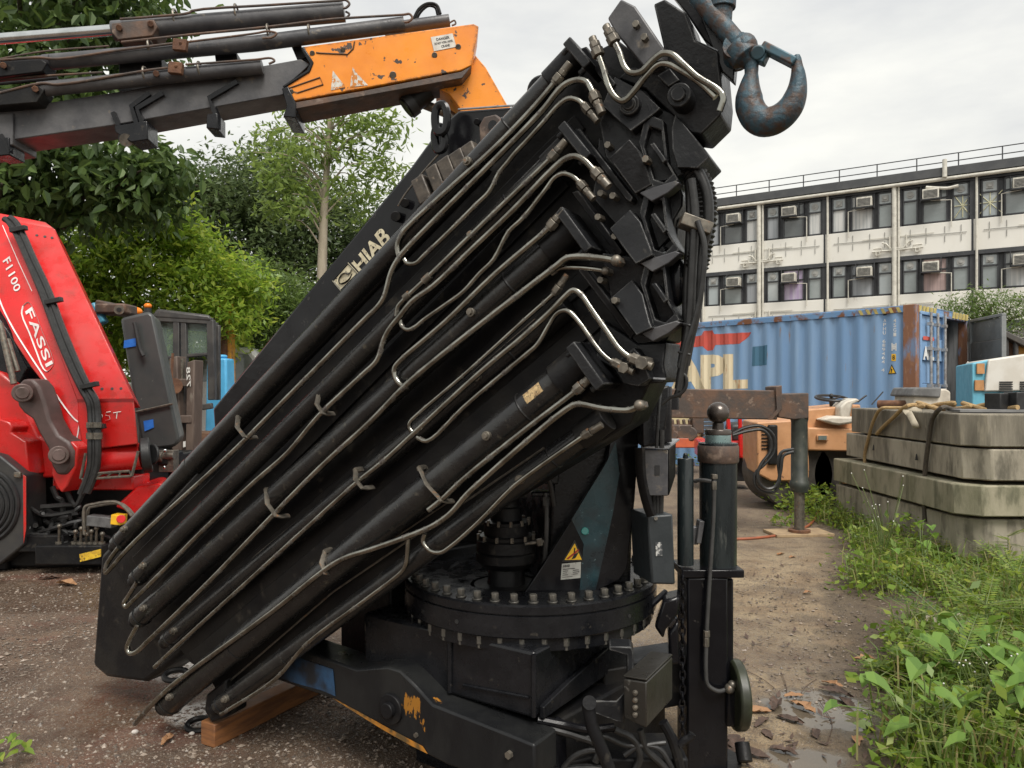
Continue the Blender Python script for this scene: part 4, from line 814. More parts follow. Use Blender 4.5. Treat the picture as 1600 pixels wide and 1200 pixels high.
for pts, r, o in (([(188, 30), (240, 26), (296, 20), (300, 17), (420, 8), (530, 1), (540, 0), (546, 6), (541, 12), (536, 13)], .008, -.03), ([(540, 18), (546, 22), (540, 28), (532, 29)], .007, -.05), ([(190, 66), (300, 54), (420, 42), (520, 30), (630, 23), (640, 22), (644, 28), (638, 34), (630, 35)], .008, .04),
               ([(0, 94), (60, 90), (90, 92), (190, 78), (270, 68)], .008, .06), ([(290, 66), (400, 52), (418, 49), (432, 52), (426, 58), (410, 60)], .007, .08), ([(0, 92), (70, 80), (170, 72)], .006, -.03), ([(0, 124), (80, 118), (160, 113)], .007, .03), ([(0, 131), (90, 122)], .01, .06),
               ([(0, 145), (66, 130), (90, 132), (230, 110), (262, 106)], .008, .1), ([(290, 101), (400, 93), (424, 91), (429, 95), (420, 100)], .007, .1), ([(646, 30), (655, 14), (668, 6), (682, 8), (688, 22)], .011, -.06), ([(650, 32), (658, 18), (670, 9), (680, 12), (684, 24)], .009, -.1), ([(702, 36), (710, 32), (712, 37), (706, 40)], .006, -.06)):
    otube('hydraulic_pipe', pts, r, o, blackdirty if r > .0085 else rustybeam, seg=8)
for x, y, o, rr_ in ((276, 32, -.1, .066), (371, 24, -.1, .066), (484, 52, 0, .052), (228, 118, .05, .05), (313, 110, .05, .05), (420, 52, .0, .052), (236, 76, .0, .052)):
    c = oat(x, y, o); mb = MB(); ax = (oat(x + 40, y - 4, o) - c).normalized(); u = ax.cross(on).normalized()
    mb.tube([c + (on * math.cos(a) + u * math.sin(a)) * rr_ for a in [2 * math.pi * i / 20 for i in range(20)]], .007, 6, closed=True); mb.build('pipe_clamp', nutsteel, ocr)
for pts, w in (([(255, 146), (215, 170), (222, 188), (228, 202), (228, 218)], .02), ([(234, 146), (206, 167), (213, 188), (217, 204), (217, 217)], .02), ([(371, 128), (327, 154), (334, 168), (340, 182), (340, 202)], .02), ([(177, 176), (184, 192), (190, 206), (190, 222)], .018), ([(2, 212), (10, 226), (14, 240)], .025)):
    mb = MB(); q = [oat(x, y, .012) for x, y in pts]; mb.tube(q, w, 4); mb.build('stop_collar', black, ocr)
for pts in ([(178, 196), (230, 188), (231, 218), (205, 222), (190, 214), (180, 206)], [(323, 178), (340, 176), (340, 202), (322, 200)], [(-10, 216), (14, 214), (15, 242), (-10, 244)]):
    oprism('slide_block', pts, .03, .17, black)
mb = MB(); mb.cyl(oat(197, 219, .03), oat(197, 219, -.1), .04, seg=18); mb.build('slide_pin', nutsteel, ocr)
# ================================================================ THE RED CRANE (left)
YF = 6.2
FP = Plane(P(20, 400, 6.2), P(120, 640, 6.15), P(60, 640, 6.12)); 
def fp(x, y, d=YF): return P(x, y, d)
rc = thing('red_loader_crane', 'red folded loader crane with white lettering on its tall slanting boom, at the far left', 'crane', (fp(60, 880, 6.5).x, 6.5, 0))
sideA = [(-60, 322), (0, 334), (14, 345), (120, 625), (128, 660), (122, 690), (112, 700), (90, 675), (79, 651), (67, 600), (47, 574), (11, 520), (-60, 430)]
YS = 6.22
def ysl(y): return YS + .0016 * max(-100, 625 - y)          # the boom leans back
SPL = Plane(fp(14, 345, ysl(345)), fp(120, 625, YS), fp(0, 345, ysl(345)))
mb = MB(); mb.prism([SPL.at(x, y) for x, y in sideA], Vector((.36, .115, -.055))); boom = mb.build('red_boom', red, rc, .015)
# front plate, seen brighter because it faces the sky
tl, tr, br, bl = SPL.at(14, 344, .012), fp(83, 356, ysl(357) + .10), fp(209, 623, YS + .02), SPL.at(120, 625, .03)
mb = MB(); nrm = (br - tl).cross(tr - bl).normalized(); nrm = nrm if nrm.y < 0 else -nrm
mb.hexa([tl, tr, br, bl], [v - nrm * .22 for v in (tl, tr, br, bl)]); fpl = mb.build('boom_front_plate', red, boom, .008)
def fq(u, v, o=.004): return tl * (1 - u) * (1 - v) + tr * u * (1 - v) + br * u * v + bl * (1 - u) * v + nrm * o
mb = MB()
for u in (.52, .7, .86): mb.cyl(fq(u, .07, -.01), fq(u, .07, .006), .012, seg=8); mb.cyl(fq(u, .945, -.01), fq(u, .945, .006), .012, seg=8)
mb.split('plug', rubber, fpl)
mb = MB(); mb.prism([fp(x, y, 6.12) for x, y in ((121, 626), (209, 625), (212, 655), (216, 694), (130, 704), (122, 660))], Vector((-.25, .45, 0))); hp = mb.build('head_panel', red, rc, .01)
mb = MB(); mb.add([fp(x, y, 6.115) for x, y in ((120, 624), (210, 623), (210, 627), (120, 628))], [(0, 1, 2, 3)]); mb.build('panel_lip_shadow', mat('red_shadow_lip', (.3, .01, .01), .5), hp)  # thin darker red strip; shadow below the plate edge put into its colour
mb = MB(); f_ = lambda a: [fp(x, y, 6.112) for x, y in a]
mb.tube(catmull(f_([(157, 645), (152, 650), (156, 656), (160, 650), (157, 645)]), 3), .004, 4, flat=.3); mb.tube(f_([(173, 643), (166, 644), (165, 649), (171, 650), (172, 655), (165, 657)]), .004, 4, flat=.3); mb.tube(f_([(177, 645), (189, 643)]), .004, 4, flat=.3); mb.tube(f_([(183, 644), (182, 654)]), .004, 4, flat=.3); mb.build('chalk_writing', whitepaint, hp)
mb = MB(); mb.cyl(fp(134, 722, 6.2), fp(222, 712, 6.3), .115, seg=28); mb.build('boom_drum', red, rc)
mb = MB(); mb.cyl(fp(221, 712, 6.25), fp(236, 710, 6.28), .15, seg=28); mb.cyl(fp(236, 710, 6.28), fp(240, 710, 6.3), .09, seg=20); mb.build('black_roller', rubber, rc, .01)
# writing and outlines on the side
sd_ = lambda x, y, o=.006: SPL.at(x, y, o)
mb = MB(); text(mb, 'F1100', [sd_(4, 408), sd_(23, 457), sd_(33, 451), sd_(15, 400)], .015, 1.05)
text(mb, 'FASSI', [sd_(39, 487), sd_(72, 574), sd_(83, 568), sd_(50, 479)], .015, 1.05)
mb.tube(catmull([sd_(x, y) for x, y in ((36, 478), (34, 490), (46, 520), (58, 552), (68, 576), (74, 580), (83, 570), (82, 558), (66, 518), (52, 482), (44, 472), (36, 478))], 3), .006, 4, flat=.3)
mb.tube(catmull([sd_(x, y) for x, y in ((-10, 440), (3, 478), (20, 512), (34, 535), (50, 560), (70, 590), (90, 620), (108, 645), (118, 656), (124, 660))], 3), .006, 4, flat=.3)
mb.tube([sd_(x, y) for x, y in ((4, 352), (30, 412), (50, 455))], .003, 4, flat=.3); mb.tube(catmull([sd_(x, y) for x, y in ((126, 650), (119, 690), (108, 712), (106, 725))], 3), .006, 4); mb.build('white_lettering', mat('white_vinyl', (.78, .72, .7), .4), boom)
# hoses along the boom ridge
hl = [(10, 340), (17, 345), (28, 362), (46, 402), (68, 452), (88, 506), (104, 546), (120, 582), (134, 610), (143, 626), (146, 645), (146, 690), (145, 725), (140, 745), (130, 770)]
for i, (dx, dy, r) in enumerate(((-4, 2, .027), (1, 1, .016), (7, 0, .027))):
    mb = MB(); mb.tube(catmull([fp(x + dx * (1 if k > 3 else .8), y + dy, 6.06 + .0016 * max(0, 625 - y) if k < 11 else 6.0) for k, (x, y) in enumerate(hl)], 4), r, 8); mb.build('hose', hosem, rc)
mb = MB()
for x, y in ((25, 358), (80, 470), (136, 602), (147, 668)): mb.box(fp(x + 4, y, 6.03 + .0016 * max(0, 625 - y)), (.14, .05, .04), Matrix.Rotation(-.2, 3, 'Y'))
mb.split('hose_clamp', rubber, rc, bevel=.004)
mb = MB()
for x in (142, 153): mb.cyl(fp(x, 676, 5.99), fp(x, 686, 5.99), .036, seg=12); mb.cyl(fp(x, 660, 5.99), fp(x, 668, 5.99), .034, seg=6)
mb.split('hose_fitting', nutsteel, rc)
# linkage plates and pins
brl = mat('brown_grey_link_paint', (.10, .06, .055), .4, 0, (.07, .045, .04), 8, bump=.08)
def disc(x, y, rpx, d, k=28): return [P(x + rpx * math.cos(2 * math.pi * i / k), y + rpx * math.sin(2 * math.pi * i / k), d) for i in range(k)]
mb = MB(); mb.prism([fp(x, y, 6.0) for x, y in ((24, 618), (26, 602), (36, 592), (50, 592), (60, 604), (68, 625), (76, 655), (90, 680), (106, 690), (114, 705), (113, 728), (102, 742), (88, 742), (80, 728), (74, 700), (60, 676), (50, 655), (36, 645), (28, 635))], Vector((.05, .14, 0))); lk = mb.build('link_plate', brl, rc, .02)
for x, y in ((35, 614), (92, 711)):
    mb = MB(); mb.cyl(fp(x, y, 5.9), fp(x, y, 6.05), .075, seg=28); mb.cyl(fp(x, y, 5.89), fp(x, y, 5.95), .05, seg=24); mb.build('link_pin', mat('grey_brown_pin', (.16, .11, .10), .4, .3, (.1, .07, .06), 14) if 'grey_brown_pin' not in MATS else MATS['grey_brown_pin'], lk, .008)
mb = MB(); mb.prism([fp(x, y, 6.02) for x, y in ((86, 690), (112, 690), (122, 700), (118, 730), (104, 760), (96, 770), (88, 760), (80, 740))], Vector((.1, .35, 0))); mb.build('lower_lug', red, rc, .01)
mb = MB(); mb.prism([fp(x, y, 6.3) for x, y in ((-80, 560), (0, 582), (24, 602), (60, 682), (78, 688), (86, 746), (40, 748), (-80, 690))], Vector((.2, .5, 0))); bd = mb.build('red_body', red, rc, .02)
mb = MB(); mb.prism([fp(x, y, 6.15) for x, y in ((-60, 655), (0, 655), (14, 660), (20, 668), (16, 676), (40, 690), (46, 742), (36, 742), (0, 712), (-60, 690))], Vector((.05, .2, 0))); mb.build('red_side_plate', red, bd, .012)
mb = MB(); mb.prism([fp(x, y, 6.35) for x, y in ((-60, 430), (0, 500), (14, 520), (42, 575), (30, 600), (0, 582), (-60, 560))], Vector((.1, .4, 0))); mb.build('inner_linkage', black, rc, .01)
mb = MB(); mb.cyl(fp(0, 505, 6.2), fp(22, 600, 6.15), .025); mb.cyl(fp(12, 530, 6.22), fp(28, 580, 6.2), .02); mb.build('inner_pipe', nutsteel, rc)
# black ribbed fan shroud at the lower left
mb = MB(); mb.prism([fp(x, y, 6.05) for x, y in ((-80, 690), (0, 712), (37, 742), (39, 850), (0, 882), (-80, 890))], Vector((.0, .3, 0))); sh = mb.build('black_shroud', mat('dark_plastic', (.03, .03, .032), .45, 0, (.045, .043, .04), 5), rc, .015)
for r in (58, 50, 42, 34, 26):
    mb = MB(); mb.tube(disc(-30, 790, r, 6.04 - (58 - r) * .001), .018, 6, closed=True); mb.build('shroud_rib', rubber, sh)
mb = MB(); mb.box(fp(28, 742, 6.03), (.06, .03, .05)); mb.build('shroud_bolt', nutsteel, sh, .01)
mb = MB(); mb.prism([fp(x, y, 6.02) for x, y in ((36, 742), (41, 745), (41, 826), (37, 850))], Vector((-.14, .2, 0))); mb.build('red_edge_strip', red, rc, .003)
# dark frame behind and a foot on the ground
mb = MB(); mb.box(Vector((fp(130, 800, 6.75).x, 6.8, .45)), (1.3, .5, .88)); mb.box(Vector((fp(130, 860, 6.5).x, 6.45, .12)), (.95, .5, .2)); mb.box(Vector((fp(0, 860, 6.5).x, 6.4, .09)), (.6, .5, .18)); mb.build('crane_frame', blackdirty, rc, .02)
mb = MB(); mb.box(fp(160, 752, 6.5), (.7, .3, .12)); mb.build('red_cross_member', red, rc, .015)
mb = MB(); mb.prism([fp(x, y, 6.35) for x, y in ((180, 792), (215, 760), (250, 755), (272, 772), (262, 800), (215, 806))], Vector((-.2, .5, 0))); mb.cyl(fp(225, 800, 6.3), fp(272, 765, 6.5), .06, seg=20); mb.build('red_outrigger_end', red, rc, .015)
# valve bank, levers, hoses
mb = MB(); mb.box(fp(122, 862, 6.15), (.55, .28, .16)); mb.box(fp(75, 845, 6.2), (.4, .25, .14)); vbk = mb.build('valve_bank', blackdirty, rc, .012)
mb = MB(); mb.prism([fp(x, y, 5.99) for x, y in ((124, 866), (157, 858), (157, 870), (125, 878))], Vector((0, .01, 0))); mb.m = 1
mb.build('yellow_label_strip', [mat('worn_yellow_strip', (.7, .45, .03), .45, 0, (.5, .3, .03), 30, spot=(.1, .07, .02), sscale=50, slo=.55, shi=.6), MATS['sticker_black']], vbk)
for i, x in enumerate((92, 117, 126, 134, 142, 150, 159)):
    mb = MB(); y1 = 822 + (i * 37 % 14); mb.cyl(fp(x, 852, 6.08), fp(x + 1, y1, 6.03), .011, seg=8); mb.ball(fp(x + 1, y1, 6.03), .02, 10, 8); mb.cyl(fp(x, 855, 6.08), fp(x, 846, 6.08), .028, seg=10); mb.build('lever', nutsteel, vbk)
for i in range(22):
    x = random.uniform(45, 125); y = random.uniform(800, 850); pts = [fp(x + random.uniform(-20, 30) * k, y + random.uniform(-14, 12), 6.1 + random.uniform(0, .25)) for k in range(4)]
    mb = MB(); mb.tube(catmull(pts, 4), random.uniform(.012, .022), 6); mb.build('tangled_hose', hosem, rc)
for pts in ([(82, 760), (90, 778), (97, 782), (96, 830)], [(120, 760), (135, 740), (148, 735), (150, 745)], [(105, 768), (118, 790), (130, 770)]):
    mb = MB(); mb.tube(catmull([fp(x, y, 6.2) for x, y in pts], 4), .022, 6); mb.build('tangled_hose', hosem, rc)
mb = MB()
for o in (0, 6): mb.tube(catmull([fp(x + o, y + o * .4, 6.0 + o * .01) for x, y in ((132, 835), (131, 800), (134, 791), (145, 788), (170, 784), (184, 785), (196, 794), (206, 806))], 4), .013, 8)
mb.build('guard_hoop', nutsteel, rc)
mb = MB(); mb.box(fp(160, 814, 6.05), (.21, .1, .085), Matrix.Rotation(.1, 3, 'Y')); cbx = mb.build('switch_box', mat('grey_switch_box', (.12, .12, .12), .4, 0, (.07, .07, .07), 20), rc, .006)
mb = MB(); mb.box(fp(186, 811, 6.02), (.085, .1, .08), Matrix.Rotation(.1, 3, 'Y')); mb.build('yellow_switch_plate', yellow, cbx, .004)
mb = MB(); mb.cyl(fp(189, 811, 5.98), fp(189, 811, 5.9), .03, .034, seg=20); mb.build('emergency_button', red, cbx, .004)
mb = MB(); q = [fp(x, y, 6.0) for x, y in ((128, 749), (205, 744), (202, 736), (148, 740))]; mb.tube([q[0], q[1], q[2], q[3]], .011, 6)
for k in (.25, .5, .75): mb.tube([q[0].lerp(q[1], k), q[3].lerp(q[2], k)], .008, 6)
mb.tube([fp(x, y, 6.0) for x, y in ((206, 744), (216, 705))], .012, 6); mb.tube([fp(x, y, 6.0) for x, y in ((126, 748), (134, 708))], .012, 6); mb.build('step_rack', nutsteel, rc)
# ================================================================ STORED BLACK TANK
TQ = [(188, 497), (232, 486), (240, 492), (281, 688), (274, 698), (222, 706)]
mb = MB(); mb.prism([P(x, y, 7.0) for x, y in TQ], Vector((-.22, .6, .0)))
tkm = mat('dusty_black_tank', (.04, .046, .048), .45, 0, (.06, .062, .06), 2.5, bump=.05, spot=(.12, .12, .11), sscale=22, slo=.67, shi=.7)
tk = thing('oil_tank', 'tall dark grey tank leaning beside the red boom, with blue tape on it', 'tank', (P(250, 700, 7.1).x, 7.1, 0)); mb.build('tank_body', tkm, tk, .03)
tape = mat('blue_tape', (.03, .17, .6), .5, 0, (.02, .13, .5), 20)
for pts in ([(194, 532), (213, 528), (212, 541), (193, 544)], [(224, 658), (239, 655), (240, 668), (226, 674)]):
    mb = MB(); mb.prism([P(x, y, 6.99) for x, y in pts], Vector((0, .006, 0))); mb.build('blue_tape', tape, tk)
mb = MB(); mb.tube(catmull([P(x, y, 6.95) for x, y in ((210, 504), (212, 512), (219, 545), (224, 556))], 4), .02, 8); mb.build('tank_handle', rubber, tk)
mb = MB(); mb.tube([P(212, 644, 6.98), P(270, 631, 6.98)], .012, 6); mb.build('strap', nutsteel, tk)
mb = MB(); mb.box(Vector((P(250, 700, 7.3).x, 7.35, .45)), (.5, .5, .9)); mb.box(P(250, 715, 7.0), (.3, .35, .12)); mb.build('tank_stand', blackdirty, tk, .02)
mb = MB(); mb.cyl(P(236, 714, 6.85), P(272, 712, 6.85), .035); mb.box(P(262, 690 + 30, 6.9), (.16, .12, .2)); mb.cyl(P(236, 714, 6.84), P(255, 714, 6.84), .05); mb.build('tank_fitting', nutsteel, tk, .005)
mb = MB()
for x, y in ((258, 704), (257, 730)): mb.ball(P(x, y, 6.8), .016, 10, 8)
mb.split('bright_bolt', chrome, tk)
# pile of parts on top of the tank
pt = thing('pump_unit', 'rusty pump with a round port resting on the dark tank beside the red boom', 'machine part', P(190, 490, 7.25)); mb = MB()
mb.box(P(182, 484, 7.25), (.3, .25, .1)); mb.box(P(172, 478, 7.25), (.2, .2, .07), Matrix.Rotation(.2, 3, 'Y')); mb.build('pump_casing', rustybeam, pt, .02)
mb = MB(); mb.cyl(P(186, 484, 7.05), P(186, 484, 7.15), .045); mb.build('port_ring', nutsteel, pt); mb = MB(); mb.cyl(P(186, 484, 7.045), P(186, 484, 7.06), .022); mb.build('port_hole', rubber, pt)
mb = MB(); mb.box(P(151, 492, 7.2), (.12, .1, .22), Matrix.Rotation(-.5, 3, 'Y')); tag(mb.build('blue_can', mat('blue_plastic', (.08, .3, .42), .5, 0, (.06, .22, .33), 9), None, .02), 'small blue plastic can wedged beside the red boom top', 'can')
# ================================================================ BLACK-FRAMED EXCAVATOR CAB
YC = 9.0
cabm = mat('faded_black_cab', (.035, .034, .034), .45, 0, (.06, .056, .052), 5, spot=(.12, .09, .07), sscale=14, slo=.64, shi=.7)
ex = thing('work_machine', 'old machine with black-framed glass cab and orange beacon, behind the dark tank', 'machine', (P(285, 700, YC).x, YC + .5, 0))
ZC = lambda y, d=YC: EYE - (y - HOR) / F * d
mb = MB(); V = Vector((.1, 1.5, 0))
c0, c1 = P(238, 490, YC), P(333, 497, YC)
def cbar(a, b, w, dd=0): mb.tube([P(a[0], a[1], YC + dd), P(b[0], b[1], YC + dd)], w, 4)
for a, b, w in (((243, 498), (243, 650), .05), ((277, 494), (277, 650), .055), ((288, 496), (290, 640), .05), ((330, 500), (332, 625), .06), ((240, 497), (332, 502), .06), ((290, 556), (330, 553), .03), ((243, 560), (277, 558), .03), ((290, 640), (332, 634), .05)): cbar(a, b, w)
for a, b, w in (((255, 500), (255, 650), .05), ((340, 508), (340, 625), .05), ((255, 503), (340, 508), .05)): cbar(a, b, w, 1.3)
mb.split('cab_frame', cabm, ex, bevel=.01)
mb = MB(); q = [P(236, 497, YC - .05), P(332, 503, YC - .05), P(328, 492, YC - .05), P(245, 482, YC - .05)]; mb.prism(q, Vector((-.6, 1.6, 0))); mb.build('cab_roof', cabm, ex, .03)
mb = MB(); mb.add([P(244, 500, YC + .02), P(276, 500, YC + .02), P(277, 600, YC + .02), P(244, 600, YC + .02)], [(0, 1, 2, 3)]); mb.add([P(291, 504, YC + .02), P(328, 506, YC + .02), P(329, 552, YC + .02), P(291, 555, YC + .02)], [(0, 1, 2, 3)])
gl = bpy.data.materials.new('clear_dusty_glass'); gl.use_nodes = True; gt = gl.node_tree; gb = gt.nodes['Principled BSDF']; gb.inputs['Base Color'].default_value = (.16, .22, .18, 1); gb.inputs['Roughness'].default_value = .12; gb.inputs['Alpha'].default_value = .5
mb.build('window_glass', gl, ex)
mb = MB(); mb.prism([P(x, y, YC) for x, y in ((243, 600), (277, 585), (283, 700), (247, 700))], Vector((-.5, 1.4, 0))); mb.box(Vector((P(285, 700, YC).x, YC + .8, .55)), (.95, 1.2, .5)); mb.build('lower_body', cabm, ex, .02)
for x in (262, 332):
    mb = MB(); c = Vector((P(x, 700, YC + .2).x, YC + .25, .38)); mb.cyl(c - Vector((0, .14, 0)), c + Vector((0, .14, 0)), .38, seg=30); w_ = mb.build('wheel', rubber, ex, .05); mb = MB(); mb.cyl(c - Vector((0, .16, 0)), c - Vector((0, .1, 0)), .2, seg=20); mb.build('rim', greybeam, w_, .01)
obm = mat('orange_lens', (.85, .22, .01), .25, 0, (.75, .18, .01), 10)
for x, y, r in ((212, 487, .075), (231, 478, .05)):
    mb = MB(); c = P(x, y, YC - .3 + (.9 if r < .06 else 0)); mb.ball(c, r, 16, 10, (1, 1, .75)); mb.build('beacon', obm, ex)
    mb = MB(); mb.cyl(c - Z(.12), c - Z(.03), r * .9, seg=16); mb.build('beacon_base', rubber, ex)
mb = MB(); mb.box(P(222, 494, YC + .3), (.35, 1.0, .05)); mb.tube([P(214, 497, YC - .2), P(214, 700, YC - .2)], .03, 6); mb.build('beacon_shelf', cabm, ex)
# rusty lifting mast before the cab
fm = thing('lifting_mast', 'rusty upright forklift mast with stencilled side, standing between tank and black crane', 'mast', (P(283, 740, 8.4).x, 8.4, 0))
rs = mat('brown_grey_steel', (.085, .06, .048), .6, 0, (.13, .095, .075), 5, stretch=(2, 2, .5), spot=(.19, .16, .13), sscale=12, slo=.62, shi=.7, bump=.2)
for pts, dd in (([(264, 560), (276, 556), (286, 760), (270, 764)], 0), ([(292, 566), (304, 562), (300, 752), (288, 756)], .02)):
    mb = MB(); mb.prism([P(x, y, 8.4 + dd) for x, y in pts], Vector((.03, .18, 0))); mb.build('mast_rail', rs, fm, .012)
mb = MB()
for y in (598, 655, 735): mb.box(P(284, y, 8.45), (.26, .08, .09))
mb.build('cross_bar', rs, fm, .01)
mb = MB(); mb.cyl(P(284, 560, 8.5), P(282, 745, 8.5), .035); mb.build('mast_cylinder', nutsteel, fm)
mb = MB(); mb.tube([P(270, 552, 8.3), P(266, 640, 8.3)], .015, 6); mb.cyl(P(272, 603, 8.3), P(272, 603, 8.4), .09, seg=20); mb.build('mast_pulley', rust, fm)
mb = MB(); text(mb, '728', [P(292, 605, 8.4), P(291, 574, 8.4), P(297, 573, 8.4), P(298, 604, 8.4)], .01); mb.poly([P(286, 690, 8.39), P(290, 689, 8.39), P(290, 698, 8.39), P(286, 699, 8.39)]); mb.build('white_marking', whitepaint, fm)
mb = MB(); mb.box(Vector((P(284, 740, 8.45).x, 8.5, .15)), (.6, .4, .3)); mb.build('mast_foot', blackdirty, fm, .02)
# planks between mast and crane
pw = thing('timber_stack', 'stack of weathered brown boards behind the black crane boom', 'timber', (P(318, 690, 9.2).x, 9.2, 0)); mb = MB()
for i in range(5): mb.box(Vector((P(325, 690, 9.2).x + .05 * (i % 2), 9.3, .12 + .2 * i)), (.9, .5, .15), Matrix.Rotation(.04 * (i % 3), 3, 'Z'))
mb.build('boards', mat('weathered_boards', (.2, .11, .065), .75, 0, (.12, .07, .045), 6, stretch=(.6, 4, 4)), pw, .01)
# white car
car = thing('parked_van', 'white van seen partly behind the dark cab and the black crane boom', 'van', (P(350, 700, 13).x, 13.6, 0)); cw = mat('white_car_paint', (.62, .62, .6), .25, 0, (.55, .55, .53), 4, coat=.5); cx = P(352, 700, 13.2).x
def cz(x, z): return Vector((cx + x, 13.0, z if z < .5 else .5 + (z - .5) * 1.42))
prof = [(-1.9, .3), (1.9, .3), (1.95, .75), (1.75, .98), (1.0, 1.06), (.55, 1.5), (-.9, 1.55), (-1.55, 1.1), (-1.95, .95)]
mb = MB(); mb.prism([cz(x, z + .25) for x, z in prof], Vector((0, 1.7, 0))); mb.build('body', cw, car, .08, seg=3)
mb = MB(); mb.prism([cz(x, z + .25) - Vector((0, .012, 0)) for x, z in ((.85, 1.08), (.48, 1.42), (-.15, 1.46), (-.15, 1.08))], Vector((0, .01, 0))); mb.prism([cz(x, z + .25) - Vector((0, .012, 0)) for x, z in ((-.22, 1.08), (-.22, 1.46), (-.85, 1.48), (-1.3, 1.1))], Vector((0, .01, 0))); mb.build('side_window', glass, car)
for sx in (-1.25, 1.2):
    mb = MB(); mb.cyl(cz(sx, .33) - Vector((0, .03, 0)), cz(sx, .33) + Vector((0, .2, 0)), .33, seg=28); w_ = mb.build('wheel', rubber, car, .04); mb = MB(); mb.cyl(cz(sx, .33) - Vector((0, .05, 0)), cz(sx, .33), .2, seg=20); mb.build('rim', nutsteel, w_, .01)
mb = MB(); mb.box(Vector((P(345, 590, 11.6).x, 11.6, ZC(590, 11.6) - .45)), (.36, .4, 1.5), taper=.85); mb.cyl(Vector((P(345, 590, 11.6).x, 11.6, ZC(590, 11.6) + .3)), Vector((P(345, 590, 11.6).x, 11.6, ZC(590, 11.6) + .36)), .1); tag(mb.build('plastic_tank', mat('sky_blue_plastic', (.09, .42, .72), .4, 0, (.07, .36, .62), 4), None, .05), 'bright sky-blue plastic tank standing before the white van', 'tank')
ym = thing('yellow_mast', 'yellow lattice mast with rust, upright in front of the trees', 'mast', (P(351, 700, 12.3).x, 12.3, 0)); ymm = mat('rusty_yellow', (.62, .30, .02), .5, 0, (.5, .22, .02), 8, spot=(.16, .07, .03), sscale=16, slo=.56, shi=.64)
mb = MB(); 
for dx in (-.11, .11): mb.box(P(351, 475, 12.3) * 1 + Vector((dx, 0, -1.45)), (.07, .2, 2.9))
for i in range(6): mb.box(P(351, 475, 12.3) + Vector((0, 0, -.1 - .5 * i)), (.26, .18, .07))
mb.build('mast_frame', ymm, ym, .01); mb = MB(); mb.cyl(P(351, 478, 12.2), P(351, 560, 12.2), .05); mb.build('mast_rod', rust, ym)
# ================================================================ RUSTY OUTRIGGER OF ANOTHER CRANE (right, middle distance)
YO2 = 7.7
og = thing('rusty_outrigger', 'rusty brown outrigger beam with dark leg on a plywood pad behind the black crane', 'outrigger', (P(1247, 830, YO2).x, YO2, 0))
mb = MB(); mb.prism([P(x, y, YO2 - .12) for x, y in ((880, 604), (1215, 610), (1215, 656), (880, 650))], Vector((.02, .32, 0))); mb.build('beam', rustybeam, og, .012)
mb = MB(); mb.prism([P(x, y, YO2 - .09) for x, y in ((1215, 615), (1264, 614), (1264, 654), (1240, 656), (1215, 652))], Vector((.02, .26, 0))); mb.build('inner_beam', rustybeam, og, .012)
mb = MB(); mb.prism([P(x, y, YO2 - .15) for x, y in ((1212, 604), (1222, 602), (1222, 640), (1208, 656), (1200, 656), (1214, 640))], Vector((.02, .38, 0))); mb.build('beam_collar', rustybeam, og, .008)
bc = Vector((P(1249, 700, YO2).x, YO2, 0)); z_ = lambda y: EYE - (y - HOR) / F * YO2
mb = MB(); mb.lathe(bc, [(.085, z_(768)), (.09, z_(764)), (.1, z_(760)), (.095, z_(752)), (.085, z_(750)), (.082, z_(660)), (.09, z_(655)), (.09, z_(650))], 24); mb.build('leg_cylinder', mat('dark_green_black_steel', (.03, .036, .032), .4, 0, (.06, .065, .055), 6, spot=(.15, .13, .1), sscale=12, slo=.62, shi=.7), og)
mb = MB(); mb.cyl(bc + Z(.04), bc + Z(z_(760)), .052, seg=20); mb.build('leg_rod', nutsteel, og)
mb = MB(); mb.cyl(bc + Z(.035), bc + Z(.06), .11, seg=24); mb.build('foot', rust, og)
for i, pts in enumerate(([(1145, 677), (1165, 668), (1190, 666), (1208, 680), (1210, 705), (1195, 725), (1180, 740), (1180, 758), (1192, 768), (1210, 768), (1218, 750), (1216, 720), (1222, 706), (1240, 702)], [(1145, 680), (1170, 673), (1192, 672), (1203, 685), (1204, 704), (1190, 724), (1184, 740), (1186, 754), (1198, 764), (1212, 760), (1220, 735), (1224, 712), (1240, 706)])):
    mb = MB(); mb.tube(catmull([P(x, y, YO2 - .14 - .03 * i) for x, y in pts], 4), .017, 8); mb.build('hose', hosem, og)
mb = MB(); mb.box(G(1247, 835) + Z(.018), (.62, .34, .03), Matrix.Rotation(.1, 3, 'Z')); tag(mb.build('timber_pad', mat('pale_plywood', (.36, .26, .15), .75, 0, (.26, .18, .11), 10), None, .004), 'pale plywood pad on the dirt under the rusty outrigger leg', 'pad')
mb = MB(); mb.tube(catmull([G(x, y, .015) for x, y in ((1120, 842), (1160, 842), (1205, 838), (1235, 832), (1262, 822), (1275, 806), (1282, 790))], 5), .014, 8); tag(mb.build('air_hose', mat('orange_hose', (.32, .09, .04), .55, 0, (.25, .08, .04), 12), None), 'thin orange-brown hose lying across the dirt towards the plywood pad', 'hose')
